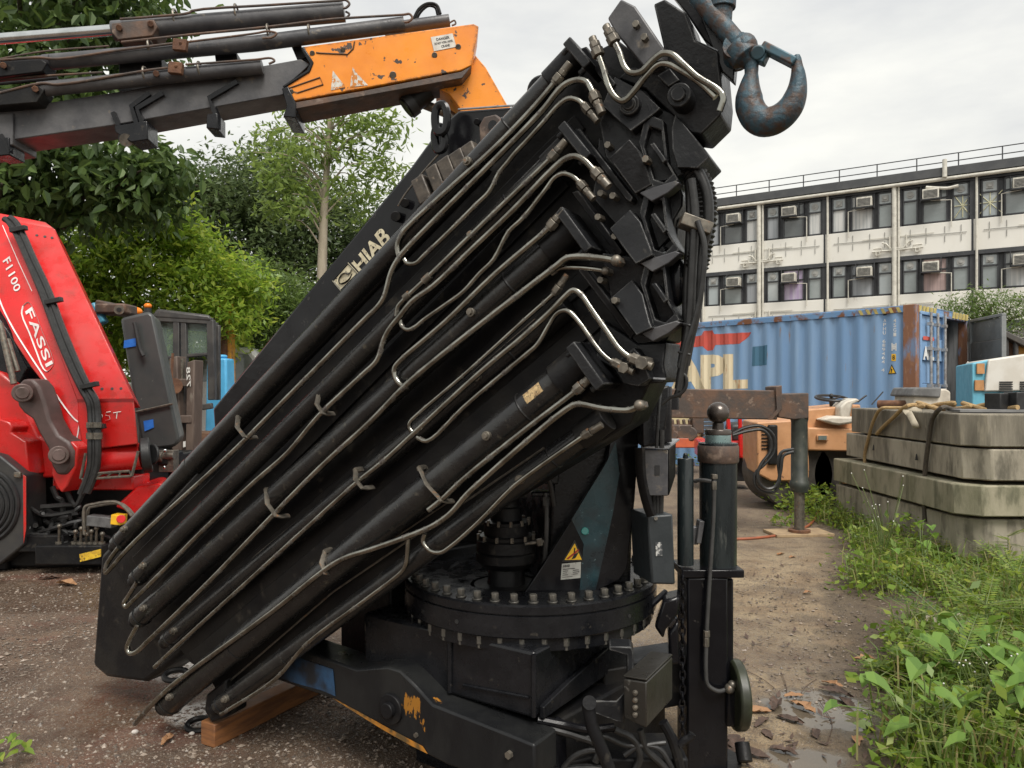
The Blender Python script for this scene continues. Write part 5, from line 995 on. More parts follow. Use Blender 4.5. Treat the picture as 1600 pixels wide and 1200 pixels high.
# ================================================================ ROAD ROLLER
tan = mat('faded_orange_machine_paint', (.52, .27, .13), .5, 0, (.43, .215, .10), 5, spot=(.16, .08, .05), sscale=14, slo=.63, shi=.7)
YR = 9.2
rr_ = thing('road_roller', 'faded orange road roller with steering wheel and white seat, beyond the rusty outrigger', 'road roller', (P(1270, 770, YR).x, YR + .6, 0))
def rp(pts, d, v, name, m, par=rr_, bev=.02): mb = MB(); mb.prism([P(x, y, d) for x, y in pts], Vector(v)); return mb.build(name, m, par, bev)
rear = rp([(1183, 660), (1262, 655), (1265, 735), (1258, 752), (1205, 752), (1183, 740)], YR, (.1, .9, 0), 'engine_cover', tan)
rp([(1258, 640), (1345, 632), (1345, 676), (1258, 672)], YR + .1, (.1, .9, 0), 'platform', tan)
rp([(1262, 668), (1348, 670), (1348, 706), (1262, 704)], YR - .05, (.1, 1.0, 0), 'frame_side', tan)
rp([(1262, 726), (1340, 726), (1340, 740), (1262, 738)], YR + .1, (.1, .8, 0), 'lower_frame', tan)
mb = MB(); mb.box(P(1285, 684, YR - .07), (.14, .03, .08)); lam = mb.build('lamp_frame', tan, rr_, .01); mb = MB(); mb.box(P(1285, 684, YR - .09), (.10, .02, .05)); mb.build('lamp_glass', glass, lam)
mb = MB()
for i in range(7): mb.box(P(1198, 668 + i * 5.5, YR - .005), (.13, .02, .016))
mb.build('grille', blackdirty, rear); mb = MB(); mb.box(P(1207, 695, YR - .02), (.12, .06, .5)); mb.build('filter_housing', blackdirty, rear, .02)
for x in (1230, 1310):
    c = Vector((P(x, 760, YR + .4).x, YR + .45, .46)); mb = MB(); mb.cyl(c - Vector((0, .38, 0)), c + Vector((0, .38, 0)), .46, seg=40); dr = mb.build('drum', mat('worn_drum_steel', (.05, .045, .04), .5, .3, (.08, .07, .06), 6) if 'worn_drum_steel' not in MATS else MATS['worn_drum_steel'], rr_, .015)
    mb = MB(); mb.cyl(c - Vector((0, .40, 0)), c - Vector((0, .3, 0)), .15, seg=20); mb.build('drum_hub', tan, dr, .02)
mb = MB(); sc = P(1299, 622, YR + .3); ring_ = [sc + Vector((math.cos(a) * .19, math.sin(a) * .19, math.sin(a) * .035)) for a in [2 * math.pi * i / 32 for i in range(32)]]; mb.tube(ring_, .017, 8, closed=True)
for a in (.5, 2.6, 4.7): mb.tube([sc + Z(-.02), sc + Vector((math.cos(a) * .18, math.sin(a) * .18, math.sin(a) * .03))], .012, 6)
mb.ball(sc + Z(.03), .03, 12, 8); mb.cyl(sc, P(1302, 645, YR + .32), .035, seg=12); mb.build('steering_wheel', rubber, rr_)
seatm = mat('grubby_white_vinyl', (.6, .56, .48), .5, 0, (.48, .43, .36), 8)
mb = MB(); mb.prism([P(x, y, YR - .12) for x, y in ((1281, 656), (1300, 650), (1336, 651), (1336, 661), (1312, 665), (1300, 663))], Vector((.05, .42, 0))); st = mb.build('seat', seatm, rr_, .03, )
mb = MB(); mb.prism([P(x, y, YR - .1) for x, y in ((1312, 656), (1313, 636), (1322, 627), (1338, 622), (1344, 626), (1332, 632), (1328, 654))], Vector((.05, .38, 0))); mb.build('seat_back', seatm, rr_, .02)
mb = MB(); mb.tube([P(1340, 628, YR), P(1352, 619, YR), P(1354, 618, YR)], .012, 6); mb.tube([P(1362, 632, YR), P(1380, 612, YR)], .008, 6); mb.build('lever', rubber, rr_)
# small red machine and engine set seen under the beam
rm = thing('red_machine', 'small red machine with black tank, half hidden behind the tall stabiliser leg', 'machine', (P(1150, 720, 11).x, 11.4, 0))
def mp_(pts, d, v, name, m, par, bev=.02): mb = MB(); mb.prism([P(x, y, d) for x, y in pts], Vector(v)); return mb.build(name, m, par, bev)
mp_([(1095, 690), (1180, 690), (1180, 716), (1095, 716)], 11, (.1, .8, 0), 'chassis', red, rm); mp_([(1140, 662), (1180, 660), (1180, 692), (1140, 692)], 11.2, (.1, .6, 0), 'black_tank', rubber, rm, .06)
mp_([(1100, 714), (1178, 714), (1178, 752), (1100, 752)], 11.2, (.1, .5, 0), 'under_frame', rubber, rm)
mb = MB(); mb.tube([P(1137, 650, 11), P(1141, 692, 11)], .03, 6); mb.tube([P(1156, 652, 10.95), P(1158, 712, 10.95)], .03, 6); mb.tube([P(1170, 712, 10.95), P(1177, 690, 10.95)], .03, 6); mb.build('red_rail', red, rm)
mb = MB(); mb.box(P(1166, 731, 11.15), (.07, .04, .09)); mb.build('tail_plate', whitepaint, rm)
en = thing('engine_set', 'old engine on an orange skid in a pale yellow housing, under the rusty beam', 'engine', (P(1070, 690, 13).x, 13.4, 0))
mp_([(1040, 650), (1098, 652), (1098, 686), (1040, 686)], 13.5, (.1, .6, 0), 'housing_back', mat('pale_yellow_panel', (.5, .42, .24), .6, 0, (.4, .34, .2), 5), en)
mp_([(1020, 684), (1100, 684), (1100, 700), (1020, 700)], 13, (.1, .9, 0), 'skid', mat('orange_red_skid', (.55, .12, .05), .5, 0, (.45, .1, .05), 5), en)
mb = MB(); mb.box(P(1062, 674, 13.2), (.36, .4, .25)); mb.box(P(1088, 664, 13.2), (.2, .3, .3)); mb.cyl(P(1078, 678, 13.0), P(1078, 678, 13.3), .13, seg=20); mb.cyl(P(1052, 680, 13.0), P(1052, 680, 13.2), .09, seg=20)
for i in range(5): mb.cyl(P(1050 + i * 9, 655, 13.2), P(1052 + i * 9, 672, 13.2), .03)
mb.build('engine_block', rustybeam, en, .02)
mb = MB()
for i in range(6): mb.box(P(1108, 656 + i * 6, 13.4), (.25, .2, .05))
tag(mb.build('steel_rack', greybeam, None), 'stack of thin grey slats standing right of the old engine', 'rack'); mb = MB()
rk = bpy.data.objects['steel_rack']
# ================================================================ CONCRETE BALLAST BLOCKS
conc = mat('stained_concrete', (.36, .325, .255), .85, 0, (.22, .195, .15), 3, stretch=(1.5, 1.5, .5), lo=.38, hi=.62, bump=.35, bscale=30, spot=(.12, .108, .082), sscale=6, slo=.52, shi=.70, rvar=.08, edge=(.45, .41, .32), erad=.025)
concd = mat('dark_stained_concrete', (.23, .205, .16), .85, 0, (.11, .098, .075), 3, stretch=(1.8, 1.8, .35), lo=.38, hi=.6, bump=.35, bscale=30, spot=(.30, .265, .20), sscale=9, slo=.56, shi=.68, rvar=.08, edge=(.4, .36, .28), erad=.025)
concm = mat('mossy_concrete', (.32, .29, .21), .85, 0, (.19, .18, .115), 3, stretch=(1.5, 1.5, .5), lo=.38, hi=.62, bump=.35, bscale=30, spot=(.12, .115, .075), sscale=6, slo=.52, shi=.70, rvar=.08, edge=(.42, .38, .28), erad=.025)
def block(name, m, label, corner, left, right_px, th, chamf=.1):
    # corner / left = picture points on the top edge with depths; runs off to the right
    c = P(*corner); lf = P(*left); lf.z = c.z; d1 = (lf - c); d1n = d1.normalized(); d2 = Vector((d1n.y, -d1n.x, 0)); d2 = d2 if d2.x > 0 else -d2
    th -= .018; wd = right_px; q = [lf, c - d1n * -chamf * 1.0, c + d2 * chamf, c + d2 * wd, lf + d2 * wd]
    mb = MB(); mb.prism(q, Vector((0, 0, -th))); o = mb.build(name, m, None, .012); mb = MB(); mb.prism([lf + d2 * .15 - d1n * .1 + Z(-th), c + d1n * .15 + d2 * .2 + Z(-th), c + d1n * .15 + d2 * (wd - .1) + Z(-th), lf - d1n * .1 + d2 * (wd - .1) + Z(-th)], Vector((0, 0, -.02))); mb.build('spacer', wood, o); return o, c, d1n, d2
DB = 6.2
H_ = 57 * DB / F
b1_, c1_, d1_, d2_ = block('concrete_block', concd, '', (1515, 647, DB), (1330, 634, 8.6), 3.2, .296, .16); tag(b1_, 'topmost dark-stained concrete block of the stack, with ropes and black boxes on it', 'concrete block', 'ballast blocks stacked on the right')
lst = [('second concrete block from the top, light-chipped at its left corner', conc, (1520, 702, DB), (1322, 669, 8.7), .285), ('third concrete block down, overgrown by creeper at its right end', concm, (1506, 759, DB - .02), (1302, 710, 8.75), .28), ('lowest concrete block, half buried in weeds, with a rusty peg in its side', conc, (1512, 812, DB + .05), (1306, 756, 8.7), .37)]
for i, (lb, m, c, lf, th) in enumerate(lst): o, _, _, _ = block('concrete_block', m, '', c, lf, 3.2, th, .16); tag(o, lb, 'concrete block', 'ballast blocks stacked on the right')
blo = [o for o in bpy.data.objects if o.name.startswith('concrete_block')]
blo.sort(key=lambda o: -max(v.co.z for v in o.data.vertices))
TOPZ = max(v.co.z for v in blo[0].data.vertices)
bp1 = vplane(P(1515, 702, DB), P(1330, 669, 8.6) - P(1515, 702, DB))     # long side face of the blocks
mb = MB(); mb.cyl(bp1.at(1352, 781, -.05), bp1.at(1344, 781, .07), .035, seg=14); mb.build('rusty_peg', rust, blo[3])
for (x, y, k) in ((1365, 699, 1), (1432, 714, 1), (1414, 759, 2), (1346, 737, 2)):
    mb = MB(); a = bp1.at(x, y, .008); mb.tube([a + Z(.03), a + Z(-.03)], [.004, .014], 6); mb.build('drip_hole', rubber, blo[k])
# ropes over the top block
ropem = mat('tan_rope', (.40, .27, .12), .8, 0, (.3, .2, .1), 30, bump=.5, bscale=200); rdark = mat('dark_rope', (.07, .055, .04), .7, 0, (.05, .04, .03), 30, bump=.4, bscale=200); greyst = mat('grey_webbing', (.42, .37, .28), .8, 0, (.33, .29, .22), 20)
def top(x, d): return Vector(((x - 800) / F * d, d, TOPZ + .02))
def rope(label, cat, ptsl, r, m, flat=1): mb = MB(); mb.tube(catmull(ptsl, 5), r, 8, flat=flat); return tag(mb.build('rope', m, None), label, cat, 'ropes and slings on the concrete blocks')
rope('tan rope hanging furthest left down the side of the concrete blocks', 'rope', [top(1420, 7.6), top(1395, 7.7), bp1.at(1378, 638, .03), bp1.at(1366, 655, .035), bp1.at(1356, 688, .03), bp1.at(1351, 712, .02), bp1.at(1352, 735, .02)], .017, ropem)
rope('tan rope looping over the top block edge and ending on the second block', 'rope', [top(1510, 7.0), top(1470, 7.2), top(1440, 7.3) + Z(.03), bp1.at(1418, 634, .04), bp1.at(1395, 653, .035), bp1.at(1379, 668, .03), bp1.at(1370, 678, .025)], .02, ropem)
rope('dark rope hanging all the way down the concrete stack', 'rope', [top(1530, 6.95), top(1495, 6.9), bp1.at(1470, 638, .04), bp1.at(1457, 655, .035), bp1.at(1451, 690, .03), bp1.at(1446, 730, .025), bp1.at(1444, 780, .03), bp1.at(1445, 815, .04)], .021, rdark)
rope('grey webbing sling drooping short over the top block edge', 'sling', [top(1440, 7.15), bp1.at(1416, 640, .04), bp1.at(1424, 652, .04), bp1.at(1432, 668, .04), bp1.at(1430, 664, .06), bp1.at(1420, 645, .06)], .03, greyst, .35)
rope('pile of tan rope coils lying along the top of the concrete stack', 'rope', [top(1420 + 12 * i, 7.3 - .05 * i) + Vector((0, .12 * (-1) ** i, .03 * (i % 3))) for i in range(14)], .022, ropem)
mb = MB(); mb.cyl(top(1372, 8.2) + Z(.03), top(1440, 7.9) + Z(.03), .045, seg=16); tag(mb.build('rusty_pipe', rust, None), 'short rusty steel pipe lying on the top concrete block', 'pipe')
mb = MB(); q0 = top(1430, 7.9); mb.prism([top(1426, 7.8), top(1486, 7.8), top(1486, 7.8) + Z(.17), top(1478, 7.8) + Z(.2), top(1432, 7.8) + Z(.2), top(1428, 7.8) + Z(.13)], Vector((.05, .5, 0))); wb = thing('white_hood', 'white box with grey cloth over it, on the concrete blocks before the container', 'box', top(1455, 8.0)); mb.build('box_body', mat('off_white_box', (.55, .5, .42), .6, 0, (.4, .36, .3), 6), wb, .02)
mb = MB(); mb.prism([top(1424, 7.76) + Z(.12), top(1470, 7.76) + Z(.1), top(1472, 7.76) + Z(.215), top(1430, 7.76) + Z(.215)], Vector((.05, .56, 0))); mb.build('grey_cloth', mat('grey_cloth', (.16, .16, .16), .8, 0, (.1, .1, .1), 8), wb, .02)
mb = MB(); mb.box(top(1562, 6.7) + Z(.075), (.18, .16, .16), Matrix.Rotation(.3, 3, 'Z')); o = mb.build('black_box', rubber, None, .008); tag(o, 'black battery-like box at the left on the concrete stack', 'box', 'black boxes on the concrete blocks')
mb = MB(); mb.box(top(1586, 6.62) + Z(.08), (.10, .16, .17), Matrix.Rotation(.1, 3, 'Z')); o = mb.build('black_box', rubber, None, .008); tag(o, 'narrower black box with brown edge at the right on the concrete stack', 'box', 'black boxes on the concrete blocks')
mb = MB(); mb.prism([top(1500, 6.5) + Z(-.012), top(1640, 6.4) + Z(-.012), top(1640, 6.4) + Z(.01), top(1500, 6.5) + Z(.01)], Vector((.05, .3, 0))); tag(mb.build('grey_board', mat('grey_board', (.2, .2, .2), .6, 0, (.15, .15, .15), 6), None), 'thin grey board lying flat on the top concrete block', 'board')
# ================================================================ CONTAINER
cA = P(1430, 475, 11.7); cA = Vector((cA.x, cA.y, 0)); cd_ = Vector((-.66, .75, 0)).normalized(); cp = Vector((.75, .66, 0)).normalized(); CH = EYE - (475 - HOR) / F * 11.7
ct = thing('shipping_container', 'light blue shipping container with cream letters and a red eagle band, one end door open', 'container', cA)
bl_ = mat('weathered_blue_paint', (.17, .30, .50), .5, 0, (.24, .37, .55), 1.6, stretch=(1.6, 1.6, .14), spot=(.28, .2, .16), sscale=11, slo=.66, shi=.74, bump=.03)
CL, CW = 12.0, 2.44; SIDE = vplane(cA, cd_)
def cpt(u, z, o=0, w=0): return cA + cd_ * u + cp * w - cp * o + Z(z)
PER = .28
def prof(u):          # corrugation depth at u
    k = (u % PER) / PER
    return 0 if k < .28 else (.036 * (k - .28) / .22 if k < .5 else (.036 if k < .78 else .036 * (1 - (k - .78) / .22)))
us = []
u = .18
while u < CL - .1:
    us.append(u); b0 = math.floor(u / PER) * PER
    nxt = [b0 + PER * k for k in (0, .28, .5, .78, 1, 1.28)]
    u = min(x for x in nxt if x > u + 1e-4)
us.append(CL - .1)
mb = MB(); vs = []; 
for u in us: vs += [cpt(u, .14, -prof(u)), cpt(u, CH - .12, -prof(u))]
mb.add(vs, [(2 * i, 2 * i + 2, 2 * i + 3, 2 * i + 1) for i in range(len(us) - 1)]); sidep = mb.build('side_panel', bl_, ct, fix=False)
frm = mat('rust_streaked_blue_frame', (.13, .26, .46), .55, 0, (.16, .28, .46), 3, spot=(.18, .075, .035), sscale=6, slo=.48, shi=.58)
rim = mat('rusted_corner_post', (.22, .10, .055), .75, 0, (.16, .22, .34), 4, stretch=(1, 1, .4), lo=.5, hi=.6, spot=(.3, .16, .09), sscale=14, slo=.55, shi=.65)
mb = MB()
mb.hexa([cpt(0, CH - .12, .01), cpt(CL, CH - .12, .01), cpt(CL, CH - .12, -.06), cpt(0, CH - .12, -.06)], [cpt(0, CH - .02, .01), cpt(CL, CH - .02, .01), cpt(CL, CH - .02, -.06), cpt(0, CH - .02, -.06)])
mb.hexa([cpt(0, 0, .01), cpt(CL, 0, .01), cpt(CL, 0, -.06), cpt(0, 0, -.06)], [cpt(0, .15, .01), cpt(CL, .15, .01), cpt(CL, .15, -.06), cpt(0, .15, -.06)]); mb.build('side_rail', frm, ct, .006)
mb = MB()
for u0, u1 in ((-.02, .18), (CL - .14, CL)): mb.hexa([cpt(u0, 0, .015), cpt(u1, 0, .015), cpt(u1, 0, -.12), cpt(u0, 0, -.12)], [cpt(u0, CH, .015), cpt(u1, CH, .015), cpt(u1, CH, -.12), cpt(u0, CH, -.12)])
for w in (CW - .06,): mb.hexa([cpt(0, 0, 0, w), cpt(.14, 0, 0, w), cpt(.14, 0, 0, CW), cpt(0, 0, 0, CW)], [cpt(0, CH, 0, w), cpt(.14, CH, 0, w), cpt(.14, CH, 0, CW), cpt(0, CH, 0, CW)])
mb.split('corner_post', rim, ct, bevel=.01)
mb = MB(); mb.hexa([cpt(.0, CH - .03, -.0), cpt(CL, CH - .03, -.0), cpt(CL, CH - .03, 0, CW), cpt(0, CH - .03, 0, CW)], [cpt(.0, CH - .005, -.0), cpt(CL, CH - .005, 0), cpt(CL, CH - .005, 0, CW), cpt(0, CH - .005, 0, CW)]); mb.build('roof', bl_, ct)
mb = MB(); mb.hexa([cpt(0, .1, 0, .1), cpt(CL, .1, 0, .1), cpt(CL, .1, 0, CW), cpt(0, .1, 0, CW)], [cpt(0, .16, 0, .1), cpt(CL, .16, 0, .1), cpt(CL, .16, 0, CW), cpt(0, .16, 0, CW)]); mb.hexa([cpt(.1, .16, 0, CW - .05), cpt(CL, .16, 0, CW - .05), cpt(CL, .16, 0, CW), cpt(.1, .16, 0, CW)], [cpt(.1, CH - .04, 0, CW - .05), cpt(CL, CH - .04, 0, CW - .05), cpt(CL, CH - .04, 0, CW), cpt(.1, CH - .04, 0, CW)]); mb.build('inside_wall', mat('grey_inside', (.34, .34, .34), .7, 0, (.12, .12, .12), 3, stretch=(4, 4, .3)), ct)
mb = MB(); mb.hexa([cpt(0, CH - .14, 0, .05), cpt(.12, CH - .14, 0, .05), cpt(.12, CH - .14, 0, CW), cpt(0, CH - .14, 0, CW)], [cpt(0, CH, 0, .05), cpt(.12, CH, 0, .05), cpt(.12, CH, 0, CW), cpt(0, CH, 0, CW)]); mb.build('door_header', frm, ct, .005)
mb = MB()
for i in range(9):
    if i % 2 == 0: mb.prism([cpt(-.025, CH - .12 + 0, 0, .1 + i * .08), cpt(-.025, CH - .12, 0, .18 + i * .08), cpt(-.025, CH - .01, 0, .22 + i * .08), cpt(-.025, CH - .01, 0, .14 + i * .08)], cd_ * .02); mb.prism([cpt(-.025, CH - .12, 0, CW - .8 + i * .08), cpt(-.025, CH - .12, 0, CW - .72 + i * .08), cpt(-.025, CH - .01, 0, CW - .68 + i * .08), cpt(-.025, CH - .01, 0, CW - .76 + i * .08)], cd_ * .02)
for i in range(6): mb.prism([cpt(.2 + i * .12, CH - .115, .014), cpt(.25 + i * .12, CH - .115, .014), cpt(.29 + i * .12, CH - .03, .014), cpt(.24 + i * .12, CH - .03, .014)], cp * .003)
mb.split('hazard_stripe', mat('faded_hazard_yellow', (.5, .4, .12), .6, 0, (.35, .28, .1), 15), ct)
# painted marks follow the corrugation
def cside(x, y): 
    q = SIDE.at(x, y) - cA; return q.dot(cd_), q.z
def paint(name, polys, m, lift=.003):
    bm = bmesh.new()
    for vs, fs in polys:
        bv = [bm.verts.new((u, z, 0)) for u, z in vs]
        for f in fs:
            try: bm.faces.new([bv[i] for i in f])
            except ValueError: pass
    lo, hi = min(v.co.x for v in bm.verts), max(v.co.x for v in bm.verts)
    for u in us:
        if lo < u < hi: bmesh.ops.bisect_plane(bm, geom=bm.verts[:] + bm.edges[:] + bm.faces[:], plane_co=(u, 0, 0), plane_no=(1, 0, 0))
    for v in bm.verts: v.co = cpt(v.co.x, v.co.y, lift - prof(v.co.x)) - cA
    me = bpy.data.meshes.new(name); bm.to_mesh(me); bm.free(); me.materials.append(m); o = bpy.data.objects.new(name, me); COL.objects.link(o); o.parent = ct; return o
def ctext(txt, quad, bold=0, space=1):
    co, fs = textmesh(txt, bold, space); q = [cside(x, y) for x, y in quad]; res = []
    for a, b in co:
        a, b = float(a), float(b); w = ((1 - a) * (1 - b), a * (1 - b), a * b, (1 - a) * b); res.append((sum(w[i] * q[i][0] for i in range(4)), sum(w[i] * q[i][1] for i in range(4))))
    return res, fs
def cpoly(pts): return [cside(x, y) for x, y in pts], [tuple(range(len(pts)))]
cl_ = mat('cream_container_letters', (.74, .65, .46), .6, 0, (.66, .54, .35), 3, stretch=(1, 1, .25), spot=(.45, .25, .12), sscale=8, slo=.58, shi=.68)
paint('container_lettering', [ctext('APL', [(1046, 611), (1167, 607), (1167, 552), (1046, 556)], .06, .95)], cl_)
redp = mat('faded_red_band', (.56, .085, .06), .55, 0, (.5, .1, .08), 6)
paint('red_eagle_band', [cpoly([(1040, 531), (1096, 524), (1100, 517), (1113, 516), (1116, 522), (1174, 519), (1168, 526), (1156, 537), (1118, 539), (1114, 547), (1104, 548), (1098, 541), (1040, 546)])], redp)
paint('dark_patch', [cpoly([(1176, 542), (1199, 539), (1198, 570), (1175, 572)])], mat('dark_blue_patch', (.05, .14, .22), .5, 0, (.06, .16, .25), 6), .004)
wt = mat('white_stencil', (.7, .7, .68), .55)
def vtext(s_, x, y0, y1, w, sl): 
    n_ = len(s_); out = []
    for i, ch in enumerate(s_):
        if ch == ' ': continue
        a, b = y0 + (y1 - y0) * i / n_, y0 + (y1 - y0) * (i + .8) / n_; xx = x + sl * i / n_; out.append(ctext(ch, [(xx, b), (xx + w, b), (xx + w, a), (xx, a)], .01))
    return out
paint('stencil_numbers', vtext('APHU 689464 4', 1379, 498, 582, 4.5, -3) + vtext('45G1', 1396, 498, 527, 4.5, 0), wt)
paint('stencil_marks', [ctext('H', [(1393, 548), (1401, 548), (1401, 536), (1393, 536)], .03), ctext('=', [(1394, 546), (1400, 546), (1400, 538), (1394, 538)])], wt, .004)
paint('yellow_mark', [cpoly([(1393, 564), (1400, 564), (1400, 553), (1393, 553)])], yellow, .004); paint('dark_mark', [ctext('8', [(1394.5, 562), (1398.5, 562), (1398.5, 555), (1394.5, 555)], .02)], MATS['sticker_black'], .006)
paint('warning_triangle', [cpoly([(1386, 585), (1401, 584), (1393.5, 569)])], MATS['sticker_black'], .004); paint('warning_triangle', [cpoly([(1388, 583.5), (1399, 582.7), (1393.5, 572)])], yellow, .006); paint('warning_bolt', [ctext('!', [(1392.4, 582), (1394.6, 582), (1394.6, 576), (1392.4, 576)], .04)], MATS['sticker_black'], .008)
paint('dark_label', [cpoly([(1379, 482), (1384, 482), (1384, 492), (1379, 493)])], MATS['sticker_black'], .004)
# doors
DW = 1.16
def door_at(a0, w0, ang, m, name, z0=.16, z1=None):
    z1 = z1 or CH - .15; ax = cp * math.cos(ang) - cd_ * math.sin(ang); nn = Vector((-ax.y, ax.x, 0)); mb = MB(); base = a0
    n_ = 7; hs = (z1 - z0) / n_
    def q(u, z, o): return base + ax * u + nn * o + Z(z)
    for i in range(n_):
        zz0 = z0 + i * hs; dd = .0 if i % 2 else .03
        mb.hexa([q(.06, zz0, dd), q(w0 - .06, zz0, dd), q(w0 - .06, zz0, dd + .03), q(.06, zz0, dd + .03)], [q(.06, zz0 + hs * .98, dd), q(w0 - .06, zz0 + hs * .98, dd), q(w0 - .06, zz0 + hs * .98, dd + .03), q(.06, zz0 + hs * .98, dd + .03)])
    for u0, u1, za, zb in ((0, .06, z0, z1), (w0 - .06, w0, z0, z1), (0, w0, z0 - .04, z0), (0, w0, z1, z1 + .05)): mb.hexa([q(u0, za, -.01), q(u1, za, -.01), q(u1, za, .06), q(u0, za, .06)], [q(u0, zb, -.01), q(u1, zb, -.01), q(u1, zb, .06), q(u0, zb, .06)])
    return mb.build(name, m, ct, .006), q
dr1, q1 = door_at(cpt(-.03, 0, 0, .12), DW - .1, 0, bl_, 'end_door')
mb = MB()
for u in (.32, .62, .95):
    mb.cyl(q1(u, .1, -.05), q1(u, CH - .1, -.05), .022, seg=10)
    for z in (.4, 1.0, 1.6, 2.2, 2.6): mb.box(q1(u, z, -.04), (.09, .07, .05), Matrix.Rotation(math.atan2(cp.y, cp.x), 3, 'Z'))
mb.build('lock_bar', mat('grey_lock_bar', (.4, .4, .4), .45, .3, (.25, .22, .2), 12), dr1)
mb = MB(); text(mb, 'APL', [q1(.08, CH - .88, -.018), q1(.55, CH - .88, -.018), q1(.55, CH - .66, -.018), q1(.08, CH - .66, -.018)], .05, .92); mb.m = 1; mb.poly([q1(.08, CH - .56, -.016), q1(.55, CH - .56, -.016), q1(.55, CH - .5, -.016), q1(.08, CH - .5, -.016)]); mb.poly([q1(.1, .5, -.016), q1(.5, .5, -.016), q1(.5, .8, -.016), q1(.1, .8, -.016)]); mb.build('door_lettering', [wt, redp], dr1)
gd = mat('grey_door_inside', (.22, .23, .23), .5, 0, (.17, .175, .175), 3, spot=(.32, .32, .3), sscale=10, slo=.64, shi=.7)
dr2, q2 = door_at(cpt(-.02, 0, 0, CW), DW + .05, 2.45, gd, 'open_door')
mb = MB(); mb.tube([q2(DW, .2, .05), q2(DW, CH - .15, .05)], .03, 6); mb.build('door_edge', nutsteel, dr2)
mb = MB(); cc = cpt(.35, 1.75, 0, 1.75)
for i in range(9):
    r = .30 + .012 * (i % 4); mb.tube([cc + Vector((math.cos(a) * r * .62 + .02 * (i % 3), math.sin(a) * .04 + .015 * i, math.sin(a) * r * 1.35)) for a in [2 * math.pi * k / 22 for k in range(22)]], .02, 6, closed=True)
mb.cyl(cc + Z(.5), cc + Z(.5) + cd_ * .5, .03); tag(mb.build('hose_coil', hosem, None), 'coil of black hose hung up inside the open container', 'hose')
# blue and white machine at the right, and a shed
ac_ = thing('compressor', 'light blue and white panelled machine with louvred vents, right of the container door', 'machine', (P(1570, 640, 10).x, 10.4, 0)); lb = mat('light_blue_panel', (.13, .40, .52), .5, 0, (.11, .34, .46), 4)
mp_([(1519, 567), (1545, 562), (1640, 590), (1640, 720), (1519, 720)], 10, (.5, 1.2, 0), 'blue_housing', lb, ac_)
mp_([(1545, 562), (1640, 548), (1640, 610), (1538, 612)], 9.95, (.3, 1.0, 0), 'white_panel', mat('chalky_white_panel', (.62, .6, .55), .6, 0, (.55, .52, .46), 4), ac_)
mb = MB()
for gx_ in (1562, 1594):
    for i in range(5): mb.box(P(gx_ + 10, 597 + 3.6 * i, 9.94), (.17, .02, .017))
mb.split('louvre', rubber, ac_); mb = MB()
for x, y, w, h in ((1532, 576, .1, .14), (1530, 602, .12, .14)): mb.box(P(x, y, 9.98), (w, .02, h))
mb.build('orange_sticker', mat('orange_brown_sticker', (.5, .25, .1), .6), ac_)
sh_ = thing('shed', 'low shed with dark corrugated roof and brown timber front, behind the open container door', 'shed', (P(1600, 600, 15).x, 15.8, 0))
mp_([(1548, 505), (1600, 530), (1720, 560), (1720, 572), (1600, 541), (1548, 515)], 15, (.8, 2.5, .05), 'roof', mat('dark_tin', (.06, .055, .05), .6, 0, (.1, .085, .07), 4), sh_)
mp_([(1553, 518), (1640, 548), (1640, 720), (1553, 720)], 15.3, (.5, 1.5, 0), 'wall', mat('brown_shed_wall', (.16, .085, .05), .7, 0, (.11, .06, .04), 4), sh_); mp_([(1590, 540), (1640, 552), (1640, 620), (1590, 620)], 15.2, (.05, .08, 0), 'yellow_panel', mat('ochre_panel', (.55, .27, .04), .6), sh_)
mb = MB(); mb.cyl(P(1572, 525, 15.1), P(1572, 640, 15.1), .05); mb.cyl(P(1587, 533, 15.1), P(1587, 640, 15.1), .05); mb.build('post', cabm, sh_)
# ================================================================ MODULAR BUILDING
B0 = Vector((18.7, 31.4, 0)); bd_ = Vector((-.85, .526, 0)).normalized(); bn = Vector((-bd_.y, bd_.x, 0)); bn = bn if bn.y < 0 else -bn
def bt(s, z, o=0): return B0 + bd_ * s + bn * o + Z(z)
bld = thing('modular_building', 'long white three-storey modular building with dark window bands, air conditioners and roof railing', 'building', bt(2, 0))
bw = mat('off_white_wall', (.74, .725, .67), .6, 0, (.70, .68, .62), .7, stretch=(1, 1, .3), spot=(.42, .40, .34), sscale=3, slo=.66, shi=.78)
dk = mat('dark_grey_frame', (.035, .037, .042), .5, 0, (.05, .052, .056), 3)
S0, S1, BAY = -9.6, 19.4, 2.9
def bbox(mb, s0, s1, z0, z1, o0, o1): mb.hexa([bt(s0, z0, o0), bt(s1, z0, o0), bt(s1, z0, o1), bt(s0, z0, o1)], [bt(s0, z1, o0), bt(s1, z1, o0), bt(s1, z1, o1), bt(s0, z1, o1)])
mb = MB(); bbox(mb, S0, S1, 0, 10.64, -8, -.15); mb.build('core_wall', dk, bld)
FL = [(.2, 1.46, 2.78), (2.78, 4.45, 5.77), (5.77, 7.44, 8.76), (8.76, 10.65, 10.95)]
mb = MB()
for z0, z1 in ((0, .9), (1.46, 2.78), (4.45, 5.77), (7.44, 8.76)):
    for k in range(10):
        s0 = S0 + .28 + BAY * k; bbox(mb, s0 - .14, s0 + BAY - .22, z0, z1, -.14, .02)
mb.split('wall', bw, bld, bevel=.015)
mb = MB()
for z in (1.46, 4.45, 7.44): bbox(mb, S0, S1, z - .17, z - .005, -.1, .06)
bbox(mb, S0, S1, 10.40, 10.64, -.14, .05); mb.split('dark_band', dk, bld)
mb = MB(); bbox(mb, S0 - .1, S1 + .1, 10.66, 11.04, -8.2, .30); mb.build('roof', mat('dark_roof_edge', (.055, .058, .062), .5, 0, (.075, .078, .08), 2), bld, .01)
